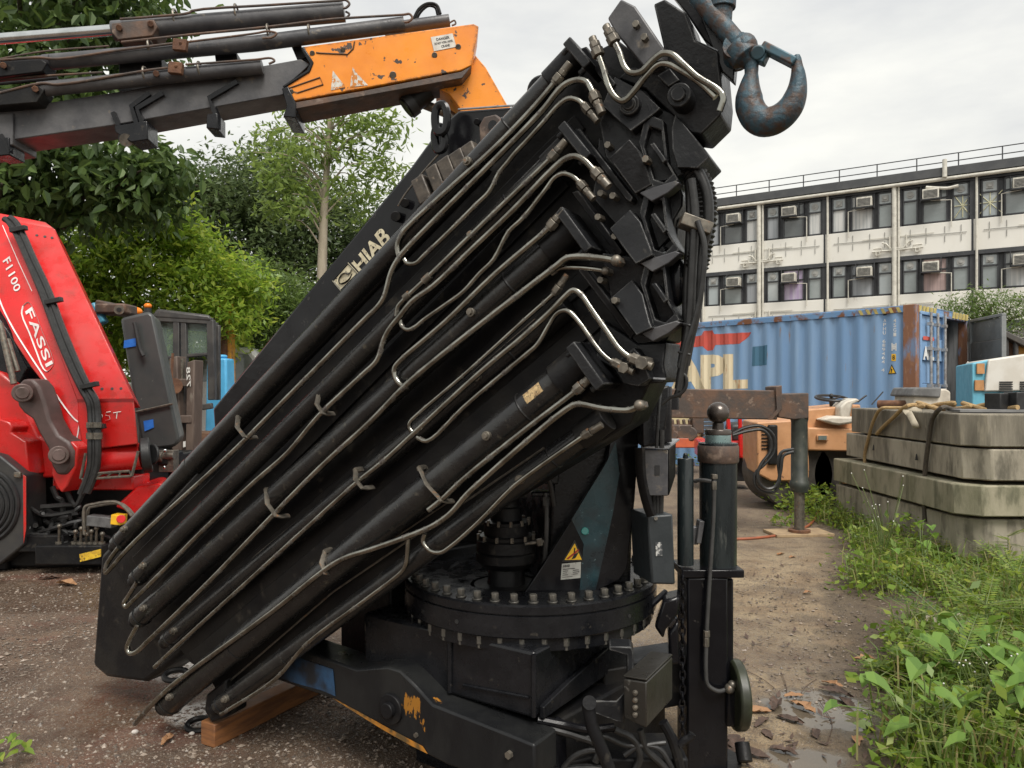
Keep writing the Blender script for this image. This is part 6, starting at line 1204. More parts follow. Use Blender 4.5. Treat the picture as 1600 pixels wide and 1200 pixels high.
pipe_w = mat('white_drain_pipe', (.62, .6, .53), .5, 0, (.5, .48, .42), 5)
mb = MB(); mb.cyl(bt(S0, 10.56, .22), bt(S1, 10.56, .22), .085, seg=12); mb.build('gutter_pipe', pipe_w, bld)
mb = MB()
for z in (11.30, 11.62): mb.cyl(bt(S0, z, .1), bt(S1, z, .1), .022, seg=6)
s = S0
while s < S1: mb.cyl(bt(s, 11.03, .1), bt(s, 11.63, .1), .026, seg=6); s += 1.55
mb.build('roof_railing', dk, bld)
panes = [mat('pane_sky', (.34, .38, .39), .1, 0, (.42, .45, .45), .8, spec=.9), mat('pane_grey', (.20, .23, .23), .1, 0, (.27, .3, .3), .8, spec=.9), mat('pane_dark', (.07, .08, .085), .08, 0, (.1, .11, .11), 1, spec=.9)]  # grey base colours imitate glass reflecting a bright sky
curt = [mat('white_curtain', (.62, .62, .6), .6, 0, (.42, .44, .44), 2.4, stretch=(4, 4, .1), lo=.4, hi=.6), mat('lilac_curtain', (.42, .33, .5), .6, 0, (.5, .45, .55), 2.4, stretch=(4, 4, .1)), mat('pink_curtain', (.45, .33, .31), .6, 0, (.33, .25, .24), 2.6, stretch=(4, 4, .1)), mat('teal_curtain', (.18, .38, .36), .5, 0, (.24, .42, .40), 2.4, stretch=(3, 3, .1)), mat('grey_curtain', (.36, .38, .40), .5, 0, (.28, .30, .32), 2, stretch=(4, 4, .1))]
rnd = random.Random(5); acm = mat('beige_ac_case', (.66, .63, .55), .5, 0, (.42, .4, .34), 6); vent = mat('grey_vent', (.38, .38, .36), .5)
acproto = {}
def window(s0, s1, z0, z1, kind, vt):
    w_ = MB(); t_ = .055; zt_ = z0 + (z1 - z0) * .66
    for a, b, c, d in ((s0, s1, z0, z0 + t_), (s0, s1, z1 - t_, z1), (s0, s0 + t_, z0, z1), (s1 - t_, s1, z0, z1), (s0, s1, zt_ - t_ * .5, zt_ + t_ * .5)): bbox(w_, a, b, c, d, -.10, -.02)
    fr_ = w_.build('window', dk, bld)
    p_ = MB(); bbox(p_, s0 + .02, s1 - .02, z0 + .02, z1 - .02, -.12, -.085); p_.build('pane', kind, fr_)
    if vt:
        v_ = MB(); c = (s0 + s1) / 2; zc = (zt_ + z1) / 2
        if vt == 1:
            v_.cyl(bt(c, zc, -.09), bt(c, zc, -.03), .15, seg=16); v_.cyl(bt(c, zc, -.03), bt(c, zc, .0), .07, seg=12); 
        else: bbox(v_, c - .13, c + .13, zc - .13, zc + .13, -.09, -.02); v_.cyl(bt(c, zc, -.02), bt(c, zc, .03), .07, seg=10)
        v_.build('vent', vent, fr_)
        if True:
            v_ = MB(); bbox(v_, s0 + t_, s1 - t_, zt_ + t_, z1 - t_, -.085, -.075); v_.build('vent_panel', panes[0], fr_)
CM = {(-3, 1): curt[3], (-2, 1): curt[3], (0, 1): curt[2], (2, 1): curt[1]}
for k in range(10):
    sb = S0 + BAY * k                       # bay runs sb..sb+BAY ; picture left = larger s
    for fl, (zb, z0, z1) in enumerate(((0, .95, 1.40), (2.78, 2.80, 4.28), (5.77, 5.80, 7.27), (8.76, 8.79, 10.38))):
        if fl == 0: continue
        mir = k % 2
        spans = [(.20, .78), (.95, 1.88), (2.08, 2.68)] if not mir else [(.22, .82), (1.0, 1.95), (2.12, 2.70)]
        for i, (a, b) in enumerate(spans):
            kd = rnd.choice([panes[0], panes[1], curt[0], curt[4], panes[1], panes[2]])
            key = (k - 3, fl - 1)
            if i == 1: kd = CM.get(key, rnd.choice([curt[0], panes[1], panes[2], curt[4], curt[0]]))
            window(sb + a, sb + b, z0, z1, kd, 0 if i == 1 else (1 if (i + k) % 2 else 2))
        # air conditioner hung before the transom
        sa = sb + (1.3 if not mir else 1.62); za = z1 - .42; a_ = MB(); bbox(a_, sa - .31, sa + .31, za - .2, za + .22, -.05, .42); ao = a_.build('air_conditioner', acm, bld, .015)
        a_ = MB()
        for i in range(6): bbox(a_, sa - .26, sa + .26, za - .15 + i * .055, za - .125 + i * .055, .42, .435)
        a_.build('grille', dk, ao)
        a_ = MB(); bbox(a_, sa - .36, sa + .36, za - .25, za - .21, -.05, .46); bbox(a_, sa - .4, sa - .36, za - .25, z1, -.02, .06); bbox(a_, sa + .36, sa + .40, za - .25, z1, -.02, .06); a_.build('bracket', dk, ao)
        sp = sb + (.86 if k % 2 else 1.98); a_ = MB(); a_.tube([bt(sa, za - .24, .2), bt(sp, za - .3, .1), bt(sp, z0 - .3, .1)], .025, 6); a_.build('drain_pipe', pipe_w, bld)
mb = MB(); ss = [S0 + BAY * k for k in range(11)]
for k, s in enumerate(ss):
    if k % 2 == 0: mb.cyl(bt(s + .12, 0, .12), bt(s + .12, 10.6, .12), .10, seg=12)
    mb.cyl(bt(s - .05, 0, .10), bt(s - .05, 10.5, .10), .05, seg=8)
mb.split('downpipe', pipe_w, bld)
mb = MB()
for k, s in enumerate(ss): bbox(mb, s - .16, s + .2, 0, 10.5, -.14, .0)
mb.split('dark_pillar', dk, bld)
mb = MB()                                   # pipe tangles where floors meet
for k, s in enumerate(ss):
    if k % 2: continue
    for z in (7.75, 4.76):
        mb = MB()
        for q in ([(-1.0, 0), (1.0, -.02)], [(-.6, .34), (-.45, .3), (-.25, .06), (.25, .06), (.45, .3), (.6, .34)], [(-.95, .14), (-.62, .14), (-.62, .0)], [(.95, .12), (.62, .12), (.62, .0)], [(-.35, .06), (-.35, .62)], [(.3, .06), (.3, .62)], [(-.85, .0), (-.85, -.16), (-.7, -.16), (-.7, .0)], [(.7, .0), (.7, -.18), (.85, -.18), (.85, .0)]):
            mb.tube([bt(s + a, z + b, .12) for a, b in q], .036, 8)
        mb.tube([bt(s - 1.4, z + .6, .05), bt(s + 1.4, z + .57, .05)], .013, 5); mb.build('waste_pipes', pipe_w, bld)
mb = MB(); 
for k in range(10):
    for z in (8.25, 5.25): mb.tube([bt(S0 + BAY * k + .3, z, .05), bt(S0 + BAY * k + 2.6, z + .02, .05)], .013, 5)
    for z in (7.9, 8.3, 4.9):
        for q in (.5, 1.1, 1.8, 2.4): mb.tube([bt(S0 + BAY * k + q, z, .04), bt(S0 + BAY * k + q, z + .28, .04)], .012, 4)
mb.build('cable_run', mat('grey_conduit', (.28, .28, .26), .5), bld)
mb = MB(); mb.cyl(bt(.2, 10.6, .34), bt(.2, 11.35, .34), .09, seg=10); mb.tube(catmull([bt(-.3, 10.2, .2), bt(.1, 10.15, .2), bt(.4, 10.2, .2), bt(.9, 10.3, .2)], 3), .07, 8); mb.build('vent_pipe', pipe_w, bld)
# taped crosses on one pair of windows
mb = MB()
for (s0, s1) in ((-.75, -.15), (-1.85, -1.0)):
    for a, b in (((s0, 8.9), (s1, 9.85)), ((s0, 9.85), (s1, 8.9)), ((s0, 9.4), (s1, 9.4)), (((s0 + s1) / 2, 8.9), ((s0 + s1) / 2, 9.85))): mb.tube([bt(a[0], a[1], -.06), bt(b[0], b[1], -.06)], .02, 4)
mb.build('window_tape', mat('yellowish_tape', (.6, .58, .38), .6), bld)
# ================================================================ TREES
rg = np.random.default_rng(11)
def leaf_arrays(c, size, droop=.3, wid=.42, up=.7):
    n_ = len(c); size = np.broadcast_to(size, (n_,)) * (.7 + .6 * rg.random(n_))
    a = rg.random(n_) * 6.283; el = -droop + .5 * rg.standard_normal(n_)
    d = np.stack([np.cos(a) * np.cos(el), np.sin(a) * np.cos(el), np.sin(el)], 1)
    nn = rg.standard_normal((n_, 3)) * (1 - up) + np.array([0, 0, 1]) * up; s = np.cross(d, nn); s /= np.linalg.norm(s, axis=1)[:, None] + 1e-9
    L_ = size[:, None]; m_ = c + d * L_ * .45
    nrm = np.cross(s, d) * L_ * .06
    return np.stack([c, m_ + s * L_ * wid * .5 - nrm, c + d * L_, m_ - s * L_ * wid * .5 - nrm], 1).reshape(-1, 3)
def broad_leaves(c, size, droop, wid, up):          # each leaf two curved halves folded along the midrib
    n_ = len(c); size = size * (.7 + .6 * rg.random(n_)); a = rg.random(n_) * 6.283; el = -droop + .5 * rg.standard_normal(n_)
    d = np.stack([np.cos(a) * np.cos(el), np.sin(a) * np.cos(el), np.sin(el)], 1); nn = rg.standard_normal((n_, 3)) * (1 - up) + np.array([0, 0, 1]) * up
    s = np.cross(d, nn); s /= np.linalg.norm(s, axis=1)[:, None] + 1e-9; nr = np.cross(s, d); L_ = size[:, None]; tip = c + d * L_ - nr * L_ * .12; out = []
    for q in (1, -1):
        p1 = c + d * L_ * .28 + s * q * L_ * wid * .5 + nr * L_ * .07; p2 = c + d * L_ * .68 + s * q * L_ * wid * .38 + nr * L_ * .03
        out.append(np.stack([c, p1, p2, tip], 1) if q > 0 else np.stack([c, tip, p2, p1], 1))
    return np.stack(out, 1).reshape(-1, 3)
def quads_obj(name, v, m, parent=None, kind=None):
    lo = np.array(rootloc(parent)); v = v - lo; n_ = len(v) // 4; me = bpy.data.meshes.new(name)
    me.vertices.add(len(v)); me.vertices.foreach_set('co', v.astype(np.float32).ravel()); me.loops.add(n_ * 4); me.loops.foreach_set('vertex_index', np.arange(n_ * 4, dtype=np.int32)); me.polygons.add(n_); me.polygons.foreach_set('loop_start', np.arange(n_, dtype=np.int32) * 4); me.polygons.foreach_set('loop_total', np.full(n_, 4, np.int32))
    me.update(calc_edges=True); me.validate(); me.materials.append(m); o = bpy.data.objects.new(name, me); COL.objects.link(o); o.parent = parent
    if kind: o['kind'] = kind
    return o
def crown_points(blobs, sub, per, rc, flat=.6):
    pts = []; cl = []
    for (x, y, d, rpx, wgt) in blobs:
        c = np.array(P(x, y, d)); r = rpx * d / F; k = max(3, int(sub * wgt))
        v = rg.standard_normal((k, 3)); v /= np.linalg.norm(v, axis=1)[:, None]; rad = r * (.35 + .65 * rg.random(k) ** .5); q = c + v * rad[:, None] * np.array([1, 1, .85])
        cl.append(q)
        for s in q:
            m_ = max(4, int(per * (.5 + rg.random()))); pts.append(s + rg.standard_normal((m_, 3)) * rc * np.array([1, 1, flat]))
    return np.concatenate(pts), np.concatenate(cl)
bark = mat('grey_brown_bark', (.13, .105, .08), .85, 0, (.08, .065, .05), 6, stretch=(2, 2, .4), bump=.4, bscale=30); palebark = mat('pale_bark', (.34, .29, .22), .8, 0, (.24, .2, .15), 4, stretch=(2, 2, .5), bump=.3, bscale=25)
def tree(name, label, blobs, base, trunk_r, leaf, m, sub, per, rc, bm=bark, group=None, nb=26, flat=.6, droop=.3, wid=.42, lean=(0, 0), up=.7):
    o = thing(name, label, 'tree', base, group); pts, cl = crown_points(blobs, sub, per, rc, flat); quads_obj('crown', broad_leaves(pts, leaf, droop, wid, up) if name == 'broadleaf_tree' else leaf_arrays(pts, leaf, droop, wid, up), m, o)
    base = Vector(base); ctr = Vector(cl.mean(0)); top_ = Vector((ctr.x + lean[0], ctr.y + lean[1], cl[:, 2].max() - .3)); mb = MB()
    tr = catmull([base, base.lerp(top_, .33) + Vector((.1, 0, 0)), base.lerp(top_, .66) + Vector((-.06, .05, 0)), top_], 5); n_ = len(tr); mb.tube(tr, [trunk_r * (1 - .8 * i / n_) for i in range(n_)], 10)
    pick = cl[rg.choice(len(cl), min(nb, len(cl)), replace=False)]
    for q in pick:
        q = Vector(q); hgt = max(.2, min(.92, (q.z - base.z) / (top_.z - base.z) - .12)); s = tr[int(hgt * (n_ - 1))]; mid_ = s.lerp(q, .5) + Vector((0, 0, .12 * (q - s).length)); r0 = trunk_r * .34 * (1 - .5 * hgt)
        bp_ = catmull([s, mid_, q], 4); mb.tube(bp_, [r0 * (1 - .8 * i / (len(bp_) - 1)) for i in range(len(bp_))], 5)
    mb.build('trunk', bm, o); return o
lf_dark = leafmat('dark_glossy_leaves', [(.042, .08, .024), (.064, .115, .028), (.11, .17, .042), (.052, .095, .028)], .4, .5)
lf_bright = leafmat('bright_green_leaves', [(.155, .265, .035), (.22, .35, .04), (.12, .21, .025), (.33, .40, .06), (.18, .30, .035)], .55)
lf_mid = leafmat('mid_green_leaves', [(.05, .095, .02), (.07, .12, .024), (.035, .07, .018), (.085, .14, .03)], .38)
lf_deep = leafmat('deep_green_leaves', [(.068, .105, .04), (.095, .14, .052), (.056, .088, .034), (.125, .17, .062)], .42)
lf_airy = leafmat('airy_light_leaves', [(.17, .25, .06), (.13, .2, .045), (.2, .28, .07)], .5)
lf_feather = leafmat('fresh_feathery_leaves', [(.12, .185, .05), (.09, .15, .036), (.15, .22, .055)], .45)
def gz(x, d): return ((x - 800) / F * d, d, 0)
# big-leaved tree, upper left
B1 = [(60, 20, 9.5, 120, 1), (180, 10, 9.8, 90, 1), (20, 130, 9.2, 110, 1), (-60, 60, 9, 140, 1), (70, 250, 9.3, 95, 1.2), (160, 285, 9.6, 80, 1.1), (220, 300, 9.8, 62, .9), (-20, 260, 9, 110, 1), (95, -60, 9.5, 120, .8), (225, 60, 10, 45, .25), (238, 20, 10, 40, .25), (170, 120, 10, 60, .35), (40, 330, 9.8, 60, .6), (130, 60, 10.4, 110, .8), (245, 265, 9.8, 35, .35)]
tree('broadleaf_tree', 'dark big-leaved tree filling the upper left corner behind the boom', B1, gz(-90, 10.5), .24, .165, lf_dark, 38, 22, .22, droop=.6, wid=.5, up=.55)
B2 = [(140, 400, 12, 75, 1), (240, 385, 12.3, 70, 1), (200, 450, 12, 85, 1.2), (310, 420, 12.4, 75, 1.1), (300, 480, 12.2, 70, 1), (110, 460, 11.8, 70, .9), (370, 440, 12.6, 45, .6), (170, 350, 12, 45, .6), (350, 500, 12.4, 50, .7), (260, 340, 12.2, 40, .5), (60, 400, 12, 80, .8), (190, 530, 12.6, 60, .8), (120, 530, 12.4, 70, .8), (250, 560, 12.8, 50, .6)]
tree('leafy_tree', 'bright yellow-green spreading tree behind the red boom and dark cab', B2, gz(210, 12.6), .16, .13, lf_bright, 62, 34, .17, droop=.45, wid=.4)
B3 = [(415, 470, 14, 50, 1), (450, 460, 14.3, 38, .8), (390, 500, 14, 45, .9), (430, 515, 14, 50, 1), (400, 430, 14.2, 30, .5), (350, 560, 14.5, 45, .8), (420, 570, 14.5, 50, .9), (300, 590, 15, 45, .7), (370, 610, 15, 40, .6)]
tree('feathery_bush', 'soft light green bushy tree right of the yellow mast', B3, gz(420, 14.3), .1, .11, lf_feather, 60, 40, .2, wid=.3)
B4 = [(330, 340, 20, 75, 1), (420, 300, 20, 80, 1.1), (350, 290, 20.5, 55, .7), (480, 350, 20.5, 90, 1.2), (400, 390, 20, 85, 1.1), (540, 360, 21, 65, .8), (460, 430, 20, 85, 1), (320, 400, 20, 60, .8), (530, 420, 21, 60, .7), (290, 310, 20, 40, .5), (440, 255, 20.5, 45, .5)]
tree('dense_tree', 'dense dark green tree mass behind the slender pale trunk', B4, gz(420, 21), .3, .17, lf_deep, 80, 40, .38, nb=40)
B5 = [(515, 190, 16, 55, .8), (440, 205, 16, 45, .6), (580, 215, 16.2, 48, .7), (600, 265, 16.2, 38, .5), (470, 260, 15.8, 48, .7), (545, 260, 16, 48, .55), (420, 245, 16, 32, .3), (560, 320, 16.1, 30, .25), (480, 320, 15.8, 50, .7), (430, 300, 15.8, 40, .5), (595, 190, 16.2, 26, .25), (540, 170, 16, 35, .4), (570, 350, 16.2, 24, .15)]
o5 = thing('slender_tree', 'tall slender tree with straight pale trunk and airy light crown', 'tree', gz(503, 16)); pts, cl = crown_points(B5, 22, 22, .24, .34); quads_obj('crown', leaf_arrays(pts, .22, .35, .3), lf_airy, o5)
tk5 = [Vector(gz(500, 16)), P(503, 430, 16), P(507, 320, 16), P(513, 230, 16), P(517, 160, 16)]; mb = MB(); tt = catmull(tk5, 6); mb.tube(tt, [.13 - .095 * i / (len(tt) - 1) for i in range(len(tt))], 10)
for q in cl[rg.choice(len(cl), 34, replace=False)]:
    q = Vector(q); s = min(tt, key=lambda v: abs(v.z - max(3.5, q.z - .5))); mb.tube(catmull([s, s.lerp(q, .5) + Z(.28), q], 3), [.022, .02, .017, .014, .011, .009, .006], 5)
mb.build('trunk', palebark, o5)
B6 = [(1500, 480, 17, 26, .8), (1540, 475, 17, 28, .9), (1575, 480, 17, 28, .9), (1610, 490, 17, 34, 1), (1480, 490, 17, 16, .4), (1560, 505, 17, 26, .8), (1530, 460, 17, 14, .3), (1525, 495, 17, 22, .6)]
tree('small_feathery_tree', 'small feathery green tree above the open container door', B6, gz(1560, 17.4), .1, .11, lf_feather, 30, 24, .16, wid=.26)
# far wood closing the view behind the yard on the left
wv = []
for i in range(150):
    x = rg.uniform(-14, .5); d = rg.uniform(23, 27); k = 90; z = rg.uniform(.2, 5.2); wv.append(np.array([x * 1.25, d, z]) + rg.standard_normal((k, 3)) * np.array([.9, .6, .7]))
quads_obj('distant_wood', leaf_arrays(np.concatenate(wv), .32, .3, .5), lf_deep, None, 'stuff')
# ================================================================ WEEDS
lf_weed = leafmat('weed_leaves', [(.12, .20, .022), (.17, .27, .03), (.075, .14, .02), (.27, .33, .05), (.14, .22, .025)], .42)
lf_vine = leafmat('heart_shaped_leaves', [(.13, .24, .04), (.17, .29, .05), (.09, .18, .03)], .35, .6)
lf_grass = leafmat('grass_blades', [(.14, .21, .04), (.10, .17, .03), (.2, .23, .07), (.30, .24, .11)], .35)
def inside(poly, x, y):
    r = False; j = len(poly) - 1
    for i in range(len(poly)):
        (xi, yi), (xj, yj) = poly[i], poly[j]
        if (yi > y) != (yj > y) and x < (xj - xi) * (y - yi) / (yj - yi) + xi: r = not r
        j = i
    return r
WEED = [G(x, y) for x, y in ((1268, 795), (1275, 815), (1330, 845), (1345, 880), (1325, 912), (1345, 935), (1400, 945), (1440, 975), (1415, 1000), (1380, 1060), (1395, 1110), (1420, 1150), (1405, 1230), (2000, 1230), (2000, 800))]
WP = [(v.x, v.y) for v in WEED]; BARE = [(G(x, y).x, G(x, y).y) for x, y in ((1425, 960), (1500, 957), (1530, 980), (1500, 1005), (1435, 1003))]
BLK = [P(1330, 634, 8.6), P(1515, 647, 6.2)]
def free(x, y):     # not inside the concrete stack
    a, b_ = BLK; t = (y - b_.y) / (a.y - b_.y); xe = b_.x + (a.x - b_.x) * t if t >= 0 else None
    return not (xe is not None and x > xe - .05)
seeds = []
while len(seeds) < 720:
    y = rg.uniform(2.2, 9.6); x = rg.uniform(.25 * y, .95 * y)
    if inside(WP, x, y) and free(x, y) and (not inside(BARE, x, y) or rg.random() < .12) and mnoise.noise(Vector((x * 1.6, y * 1.6, 3))) > -.28 * min(1, max(.2, x / y - .3) * 4): seeds.append((x, y))
gl_, gb_ = [], []
for x, y in seeds:
    hgt = rg.uniform(.04, .22) if rg.random() < .87 else rg.uniform(.2, .42); k = int(rg.uniform(16, 44)); c = np.array([x, y, 0]) + np.stack([rg.normal(0, .09, k), rg.normal(0, .09, k), rg.random(k) ** .8 * hgt], 1); gl_.append(c)
gp = np.concatenate(gl_); quads_obj('ground_cover', leaf_arrays(gp, .03 + .05 * rg.random(len(gp)) ** 2, .0, .5, .6), lf_weed, None, 'stuff')
# grass tufts
bl = []
for x, y in seeds[:420]:
    for k in range(9):
        a = rg.uniform(0, 6.28); l_ = rg.uniform(.12, .36); w_ = .004; b0 = np.array([x + rg.normal(0, .06), y + rg.normal(0, .06), 0]); d_ = np.array([math.cos(a), math.sin(a), 0]); s_ = np.array([-d_[1], d_[0], 0]) * w_
        p1_ = b0 + d_ * l_ * .25 + np.array([0, 0, l_ * .7]); p2_ = b0 + d_ * l_ * .7 + np.array([0, 0, l_ * .75])
        bl += [b0 - s_, b0 + s_, p1_ + s_, p1_ - s_, p1_ - s_, p1_ + s_, p2_ + s_ * .2, p2_ - s_ * .2]
quads_obj('grass', np.array(bl), lf_grass, None, 'stuff')
# pinnate (feathery) weeds: real plants, each a thing of its own
def sprig(mbv, a, b, n_, ll):
    a, b = np.array(a), np.array(b); d = (b - a); d_ = d / np.linalg.norm(d); s = np.cross(d_, [0, 0, 1.]); s /= np.linalg.norm(s) + 1e-9
    for i in range(n_):
        t = (i + .8) / n_; c = a + d * t - np.array([0, 0, .10]) * t * t * np.linalg.norm(d); l_ = ll * (1 - .55 * abs(t - .45))
        for sg_ in (-1, 1):
            e = c + (s * sg_ + d_ * .45) * l_; w_ = d_ * l_ * .16; m_ = (c + e) / 2; mbv += [c, m_ + w_, e, m_ - w_]
def heart(mbv, c, d, r):
    d = np.array(d) / np.linalg.norm(d); s = np.cross(d, [0, 0, 1.]); s /= np.linalg.norm(s) + 1e-9; nn = np.cross(s, d); c = np.array(c); dz = nn * r * .16
    m_ = c + d * r * .5 - dz * .3; tip = c + d * r * 1.3 - nn * r * .25
    for q in (1, -1):
        a_ = c + s * q * r * .34 - d * r * .2 + dz; b_ = c + s * q * r * .64 + d * r * .1 + dz * 1.4; e_ = c + s * q * r * .46 + d * r * .65 + dz
        mbv += [c, a_, b_, m_, m_, b_, e_, tip]
FERN = [(1470, 1020, .34, 'dark feathery weed with drooping fronds at the edge of the dirt path'), (1400, 1070, .2, 'low feathery weed spreading over the dirt beside the dead leaves'), (1540, 1010, .4, 'tall feathery weed right of the bare concrete slab'), (1590, 960, .42, 'feathery weed rising at the right edge before the concrete stack'), (1500, 1110, .3, 'feathery weed half covered by broad heart-shaped leaves'), (1575, 890, .36, 'light feathery weed under the yellow leaf near the stack corner')]
stemm = mat('green_stem', (.10, .15, .04), .6, 0, (.14, .16, .06), 8)
for x, y, h, lb in FERN:
    g = G(x, y); o = thing('feathery_weed', lb, 'plant', g, 'feathery weeds by the path'); v = []; st = MB()
    for k in range(11):
        a = rg.uniform(0, 6.28); b0 = g + Z(h * rg.uniform(.1, .8)); e = b0 + Vector((math.cos(a), math.sin(a), rg.uniform(.05, .6))) * h * rg.uniform(.7, 1.1); sprig(v, b0, e, 15, .05); st.tube([g, b0, e], [.004, .003, .001], 4)
    quads_obj('leaves', np.array(v), lf_weed if 'dark' not in lb else lf_mid, o); st.build('stems', stemm, o)
VINE = [(1545, 1090, 26, .35, 'broad heart-leaved creeper spilling towards the puddle at the lower right'), (1590, 1150, 26, .3, 'clump of pale heart-shaped leaves in the bottom right corner'), (1450, 1180, 12, .3, 'few broad leaves growing low at the bottom edge beside the puddle'), (1500, 850, 14, .3, 'heart-leaved creeper climbing the corner of the concrete stack'), (1590, 830, 14, .4, 'heart-leaved creeper at the right end of the concrete stack'), (1440, 910, 8, .2, 'small round-leaved creeper beside the grass tuft')]
for x, y, n_, sp, lb in VINE:
    g = G(x, y); o = thing('creeper', lb, 'plant', g, 'heart-leaved creepers'); v = []; st = MB()
    for k in range(n_):
        big_ = y > 1000; c = g + Vector((rg.normal(0, sp * .6), rg.normal(0, sp * .5), rg.uniform(.14, .36 if big_ else .5))); a = rg.uniform(0, 6.28)
        if not free(c.x, c.y): c.x -= .35; c.y -= .12
        heart(v, c, (math.cos(a), math.sin(a) - .5, -.25), rg.uniform(.05, .095)); st.tube(catmull([g + Vector((rg.normal(0, .05), rg.normal(0, .05), 0)), g.lerp(c, .6) + Z(.05), c], 3), .003, 4)
    quads_obj('leaves', np.array(v), lf_vine, o); st.build('stems', stemm, o)
# tall thin stems with tiny pale flowers
fw = thing('flowering_weed', 'thin tall weed with tiny white flowers before the concrete stack', 'plant', G(1378, 880)); st = MB(); fl = MB(); g = G(1378, 880)
for i in range(14):
    e = g + Vector((rg.normal(0, .16), rg.normal(0, .12), rg.uniform(.35, .85))); st.tube(catmull([g, g.lerp(e, .5) + Vector((.02, 0, .05)), e], 4), .0028, 4); fl.ball(e, .0055, 6, 4)
st.build('stems', stemm, fw); fl.split('flower', whitepaint, fw)
fw = thing('flowering_weed', 'short weed dotted with white flowers in the lower right foreground', 'plant', G(1520, 1150)); st = MB(); fl = MB(); g = G(1520, 1150)
for i in range(16):
    e = g + Vector((rg.normal(0, .2), rg.normal(0, .12), rg.uniform(.2, .38))); st.tube(catmull([g, g.lerp(e, .5) + Vector((.02, 0, .03)), e], 4), .002, 4); fl.ball(e, .0042, 6, 4)
st.build('stems', stemm, fw); fl.split('flower', whitepaint, fw)
v = []; g = G(4, 1195)
for k in range(12): heart(v, g + Vector((rg.normal(0, .06), rg.normal(0, .06), rg.uniform(.02, .1))), (rg.normal(), rg.normal(), -.1), .035)
tag(quads_obj('small_weed', np.array(v), lf_weed), 'small green weed in the gravel at the bottom left corner', 'plant')
# weeds round the foot of the outrigger leg and roller
v = []
for k in range(40):
    g = G(1265 + rg.normal(0, 22), 800 + rg.normal(0, 9)); c = np.array(g) + rg.standard_normal((30, 3)) * [.12, .12, .0] + np.stack([np.zeros(30), np.zeros(30), rg.random(30) * .35], 1); v.append(c)
for k in range(16):
    g = G(1100 + rg.normal(0, 26), 722 + rg.normal(0, 5)); c = np.array(g) + rg.standard_normal((25, 3)) * [.2, .2, .0] + np.stack([np.zeros(25), np.zeros(25), rg.random(25) * .25], 1); v.append(c)
for k in range(5):
    g = G(1228 + rg.normal(0, 9), 818 + rg.normal(0, 3)); c = np.array(g) + rg.standard_normal((16, 3)) * [.06, .06, .0] + np.stack([np.zeros(16), np.zeros(16), rg.random(16) * .1], 1); v.append(c)
quads_obj('ground_cover', leaf_arrays(np.concatenate(v), .07, .0, .4, .6), lf_weed, None, 'stuff')
# ================================================================ DEAD LEAVES, HUSKS, SCRAPS
dl = mat('dead_leaf_tan', (.30, .165, .08), .7, 0, (.24, .12, .055), 30, bump=.3, bscale=120); dl2 = mat('dead_leaf_dark', (.085, .05, .035), .6, 0, (.05, .03, .02), 30, bump=.4, bscale=100)
def deadleaf(x, y, r, m, label, grp=None, cat='leaf', ang=None):
    g = G(x, y); mb = MB(); n_ = 9; a = ang if ang is not None else random.uniform(0, 6.28); ca, sa = math.cos(a), math.sin(a); vs = []; cv = random.uniform(.4, 1.1)
    for i in range(n_):
        t = i / (n_ - 1); w_ = r * .42 * math.sin(math.pi * min(.97, t * .92 + .05)) ** .8 * random.uniform(.8, 1.15)
        for s in (-1, -.35, .35, 1):
            px_, py_ = (t - .5) * 2 * r, s * w_; vs.append(g + Vector((px_ * ca - py_ * sa, px_ * sa + py_ * ca, .006 + cv * abs(s) ** 1.5 * w_ * .8 + .35 * r * (t - .5) ** 2 * cv + random.uniform(0, .5) * w_)) + Vector((random.uniform(-.1, .1) * r, random.uniform(-.1, .1) * r, 0)))
    mb.add(vs, [(i * 4 + k, (i + 1) * 4 + k, (i + 1) * 4 + k + 1, i * 4 + k + 1) for i in range(n_ - 1) for k in range(3)], True)
    o = mb.build('dead_leaf', m, None, fix=False); return tag(o, label, cat, grp)
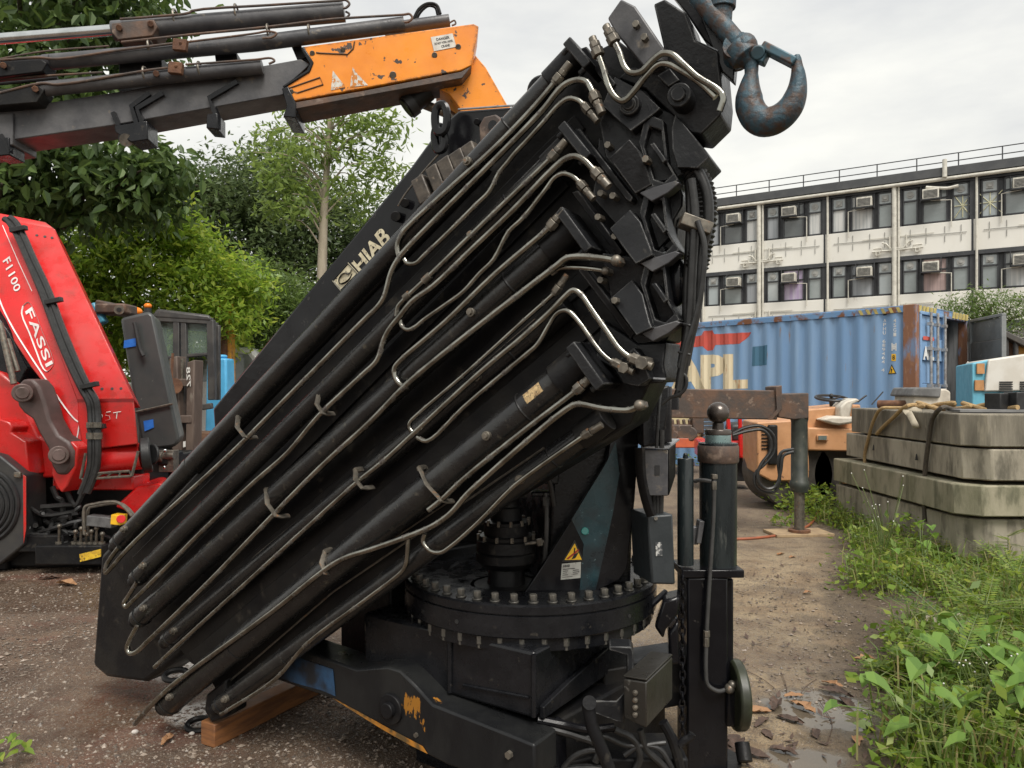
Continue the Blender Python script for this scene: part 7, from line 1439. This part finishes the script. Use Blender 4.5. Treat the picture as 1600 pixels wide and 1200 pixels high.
for x, y, r, m, lb in ((1255, 1108, .075, dl, 'long orange-brown dead leaf beside the puddle'), (1182, 1115, .07, dl, 'ribbed tan dead leaf next to the stabiliser foot'), (1235, 1128, .06, dl2, 'crumpled brown dead leaf left of the puddle'), (1305, 1085, .08, dl2, 'dark curled dead leaf at the far side of the puddle'), (1352, 1033, .06, dl, 'pale round dead husk on the dirt by the weeds'), (1358, 1140, .05, dl2, 'dark red dead leaf at the puddle right side'), (1388, 1130, .04, dl, 'small yellowish dead leaf by the weeds at lower right'), (1165, 1180, .09, dl2, 'large black crumpled leaf at the bottom by the stabiliser'), (1225, 1178, .06, dl2, 'black leaf lying in the lower puddle'), (104, 915, .09, dl, 'tan dead leaf on the gravel under the red crane'), (78, 905, .08, dl2, 'brown dead leaf left of the tan one under the red crane'), (262, 1160, .05, dl, 'pair of broken tan leaves on the gravel near the timber'), (1220, 868, .05, dl, 'pale wood scrap lying on the dirt path'), (1238, 872, .05, dl, 'second pale wood scrap right beside the first on the path'), (1262, 928, .04, dl, 'short pale chip standing out on the sandy path'), (1575, 908, .06, mat('yellow_leaf', (.6, .36, .04), .6), 'bright yellow fallen leaf among the weeds at right'), (1275, 1150, .05, dl2, 'dark twisted leaf stalk between the two puddles'), (1200, 1150, .05, dl2, 'small dark leaf scrap below the ribbed tan leaf'), (1212, 1105, .07, dl2, 'dark folded leaf overlapping the long orange-brown one'), (1240, 1090, .05, dl, 'orange torn leaf behind the long orange-brown one'), (1322, 1100, .06, dl2, 'dark brown leaf on the puddle far right edge'), (1190, 1132, .06, dl2, 'black shrivelled leaf just below the ribbed tan leaf'), (1150, 1165, .08, dl2, 'black crumpled leaf pile at the stabiliser base'), (1300, 1072, .05, dl, 'light brown curled leaf above the puddle'), (1340, 1160, .05, dl, 'pale brown leaf under the broad green creeper')): deadleaf(x, y, r, m, lb, 'dead leaves and scraps on the ground')
# scattered small litter
mb = MB()
for i in range(260):
    y = rg.uniform(2.6, 6.5); x = rg.uniform(.26 * y, .55 * y); r = rg.uniform(.006, .02); a = rg.uniform(0, 6.28); c = Vector((x, y, .012)); d_ = Vector((math.cos(a), math.sin(a), rg.uniform(-.1, .3))) * r * 1.6; s_ = Vector((-math.sin(a), math.cos(a), rg.uniform(-.2, .3))) * r * .6
    mb.add([c - d_, c + s_, c + d_ + Z(.004), c - s_], [(0, 1, 2, 3)])
o = mb.build('leaf_litter', dl2, fix=False); o['kind'] = 'stuff'
mb = MB()
for pts in ([(1280, 1095), (1290, 1110), (1300, 1130), (1296, 1152), (1290, 1165)], [(1220, 1050), (1228, 1070), (1230, 1090)], [(1330, 1015), (1345, 1040), (1370, 1055)], [(1250, 1085), (1262, 1070), (1275, 1062)], [(1160, 1045), (1190, 1060), (1210, 1075)]):
    mb.tube(catmull([G(x, y, .008) for x, y in pts], 4), .0018, 5)
o = mb.build('twigs', dl2); o['kind'] = 'stuff'
g = G(1470, 980); mb = MB(); q = [G(x, y, .03) for x, y in ((1425, 962), (1500, 956), (1540, 985), (1500, 1006), (1432, 1003))]; mb.prism(q, Vector((0, 0, -.06))); tag(mb.build('concrete_slab', mat('pale_slab', (.36, .32, .25), .85, 0, (.27, .23, .17), 5, bump=.3), None, .012), 'flat pale broken concrete slab showing among the weeds', 'slab')
wm = mat('white_pebble', (.62, .58, .54), .5, 0, (.5, .46, .42), 40)
for x, y, r, lb in ((211, 1146, .014, 'white pebble on the dark gravel below the tube tip'), (300, 1148, .011, 'white pebble beside the timber end')):
    mb = MB(); mb.ball(G(x, y) + Z(r * .5), r, 10, 7, (1.1, .9, .7)); tag(mb.build('pebble', wm), lb, 'pebble')
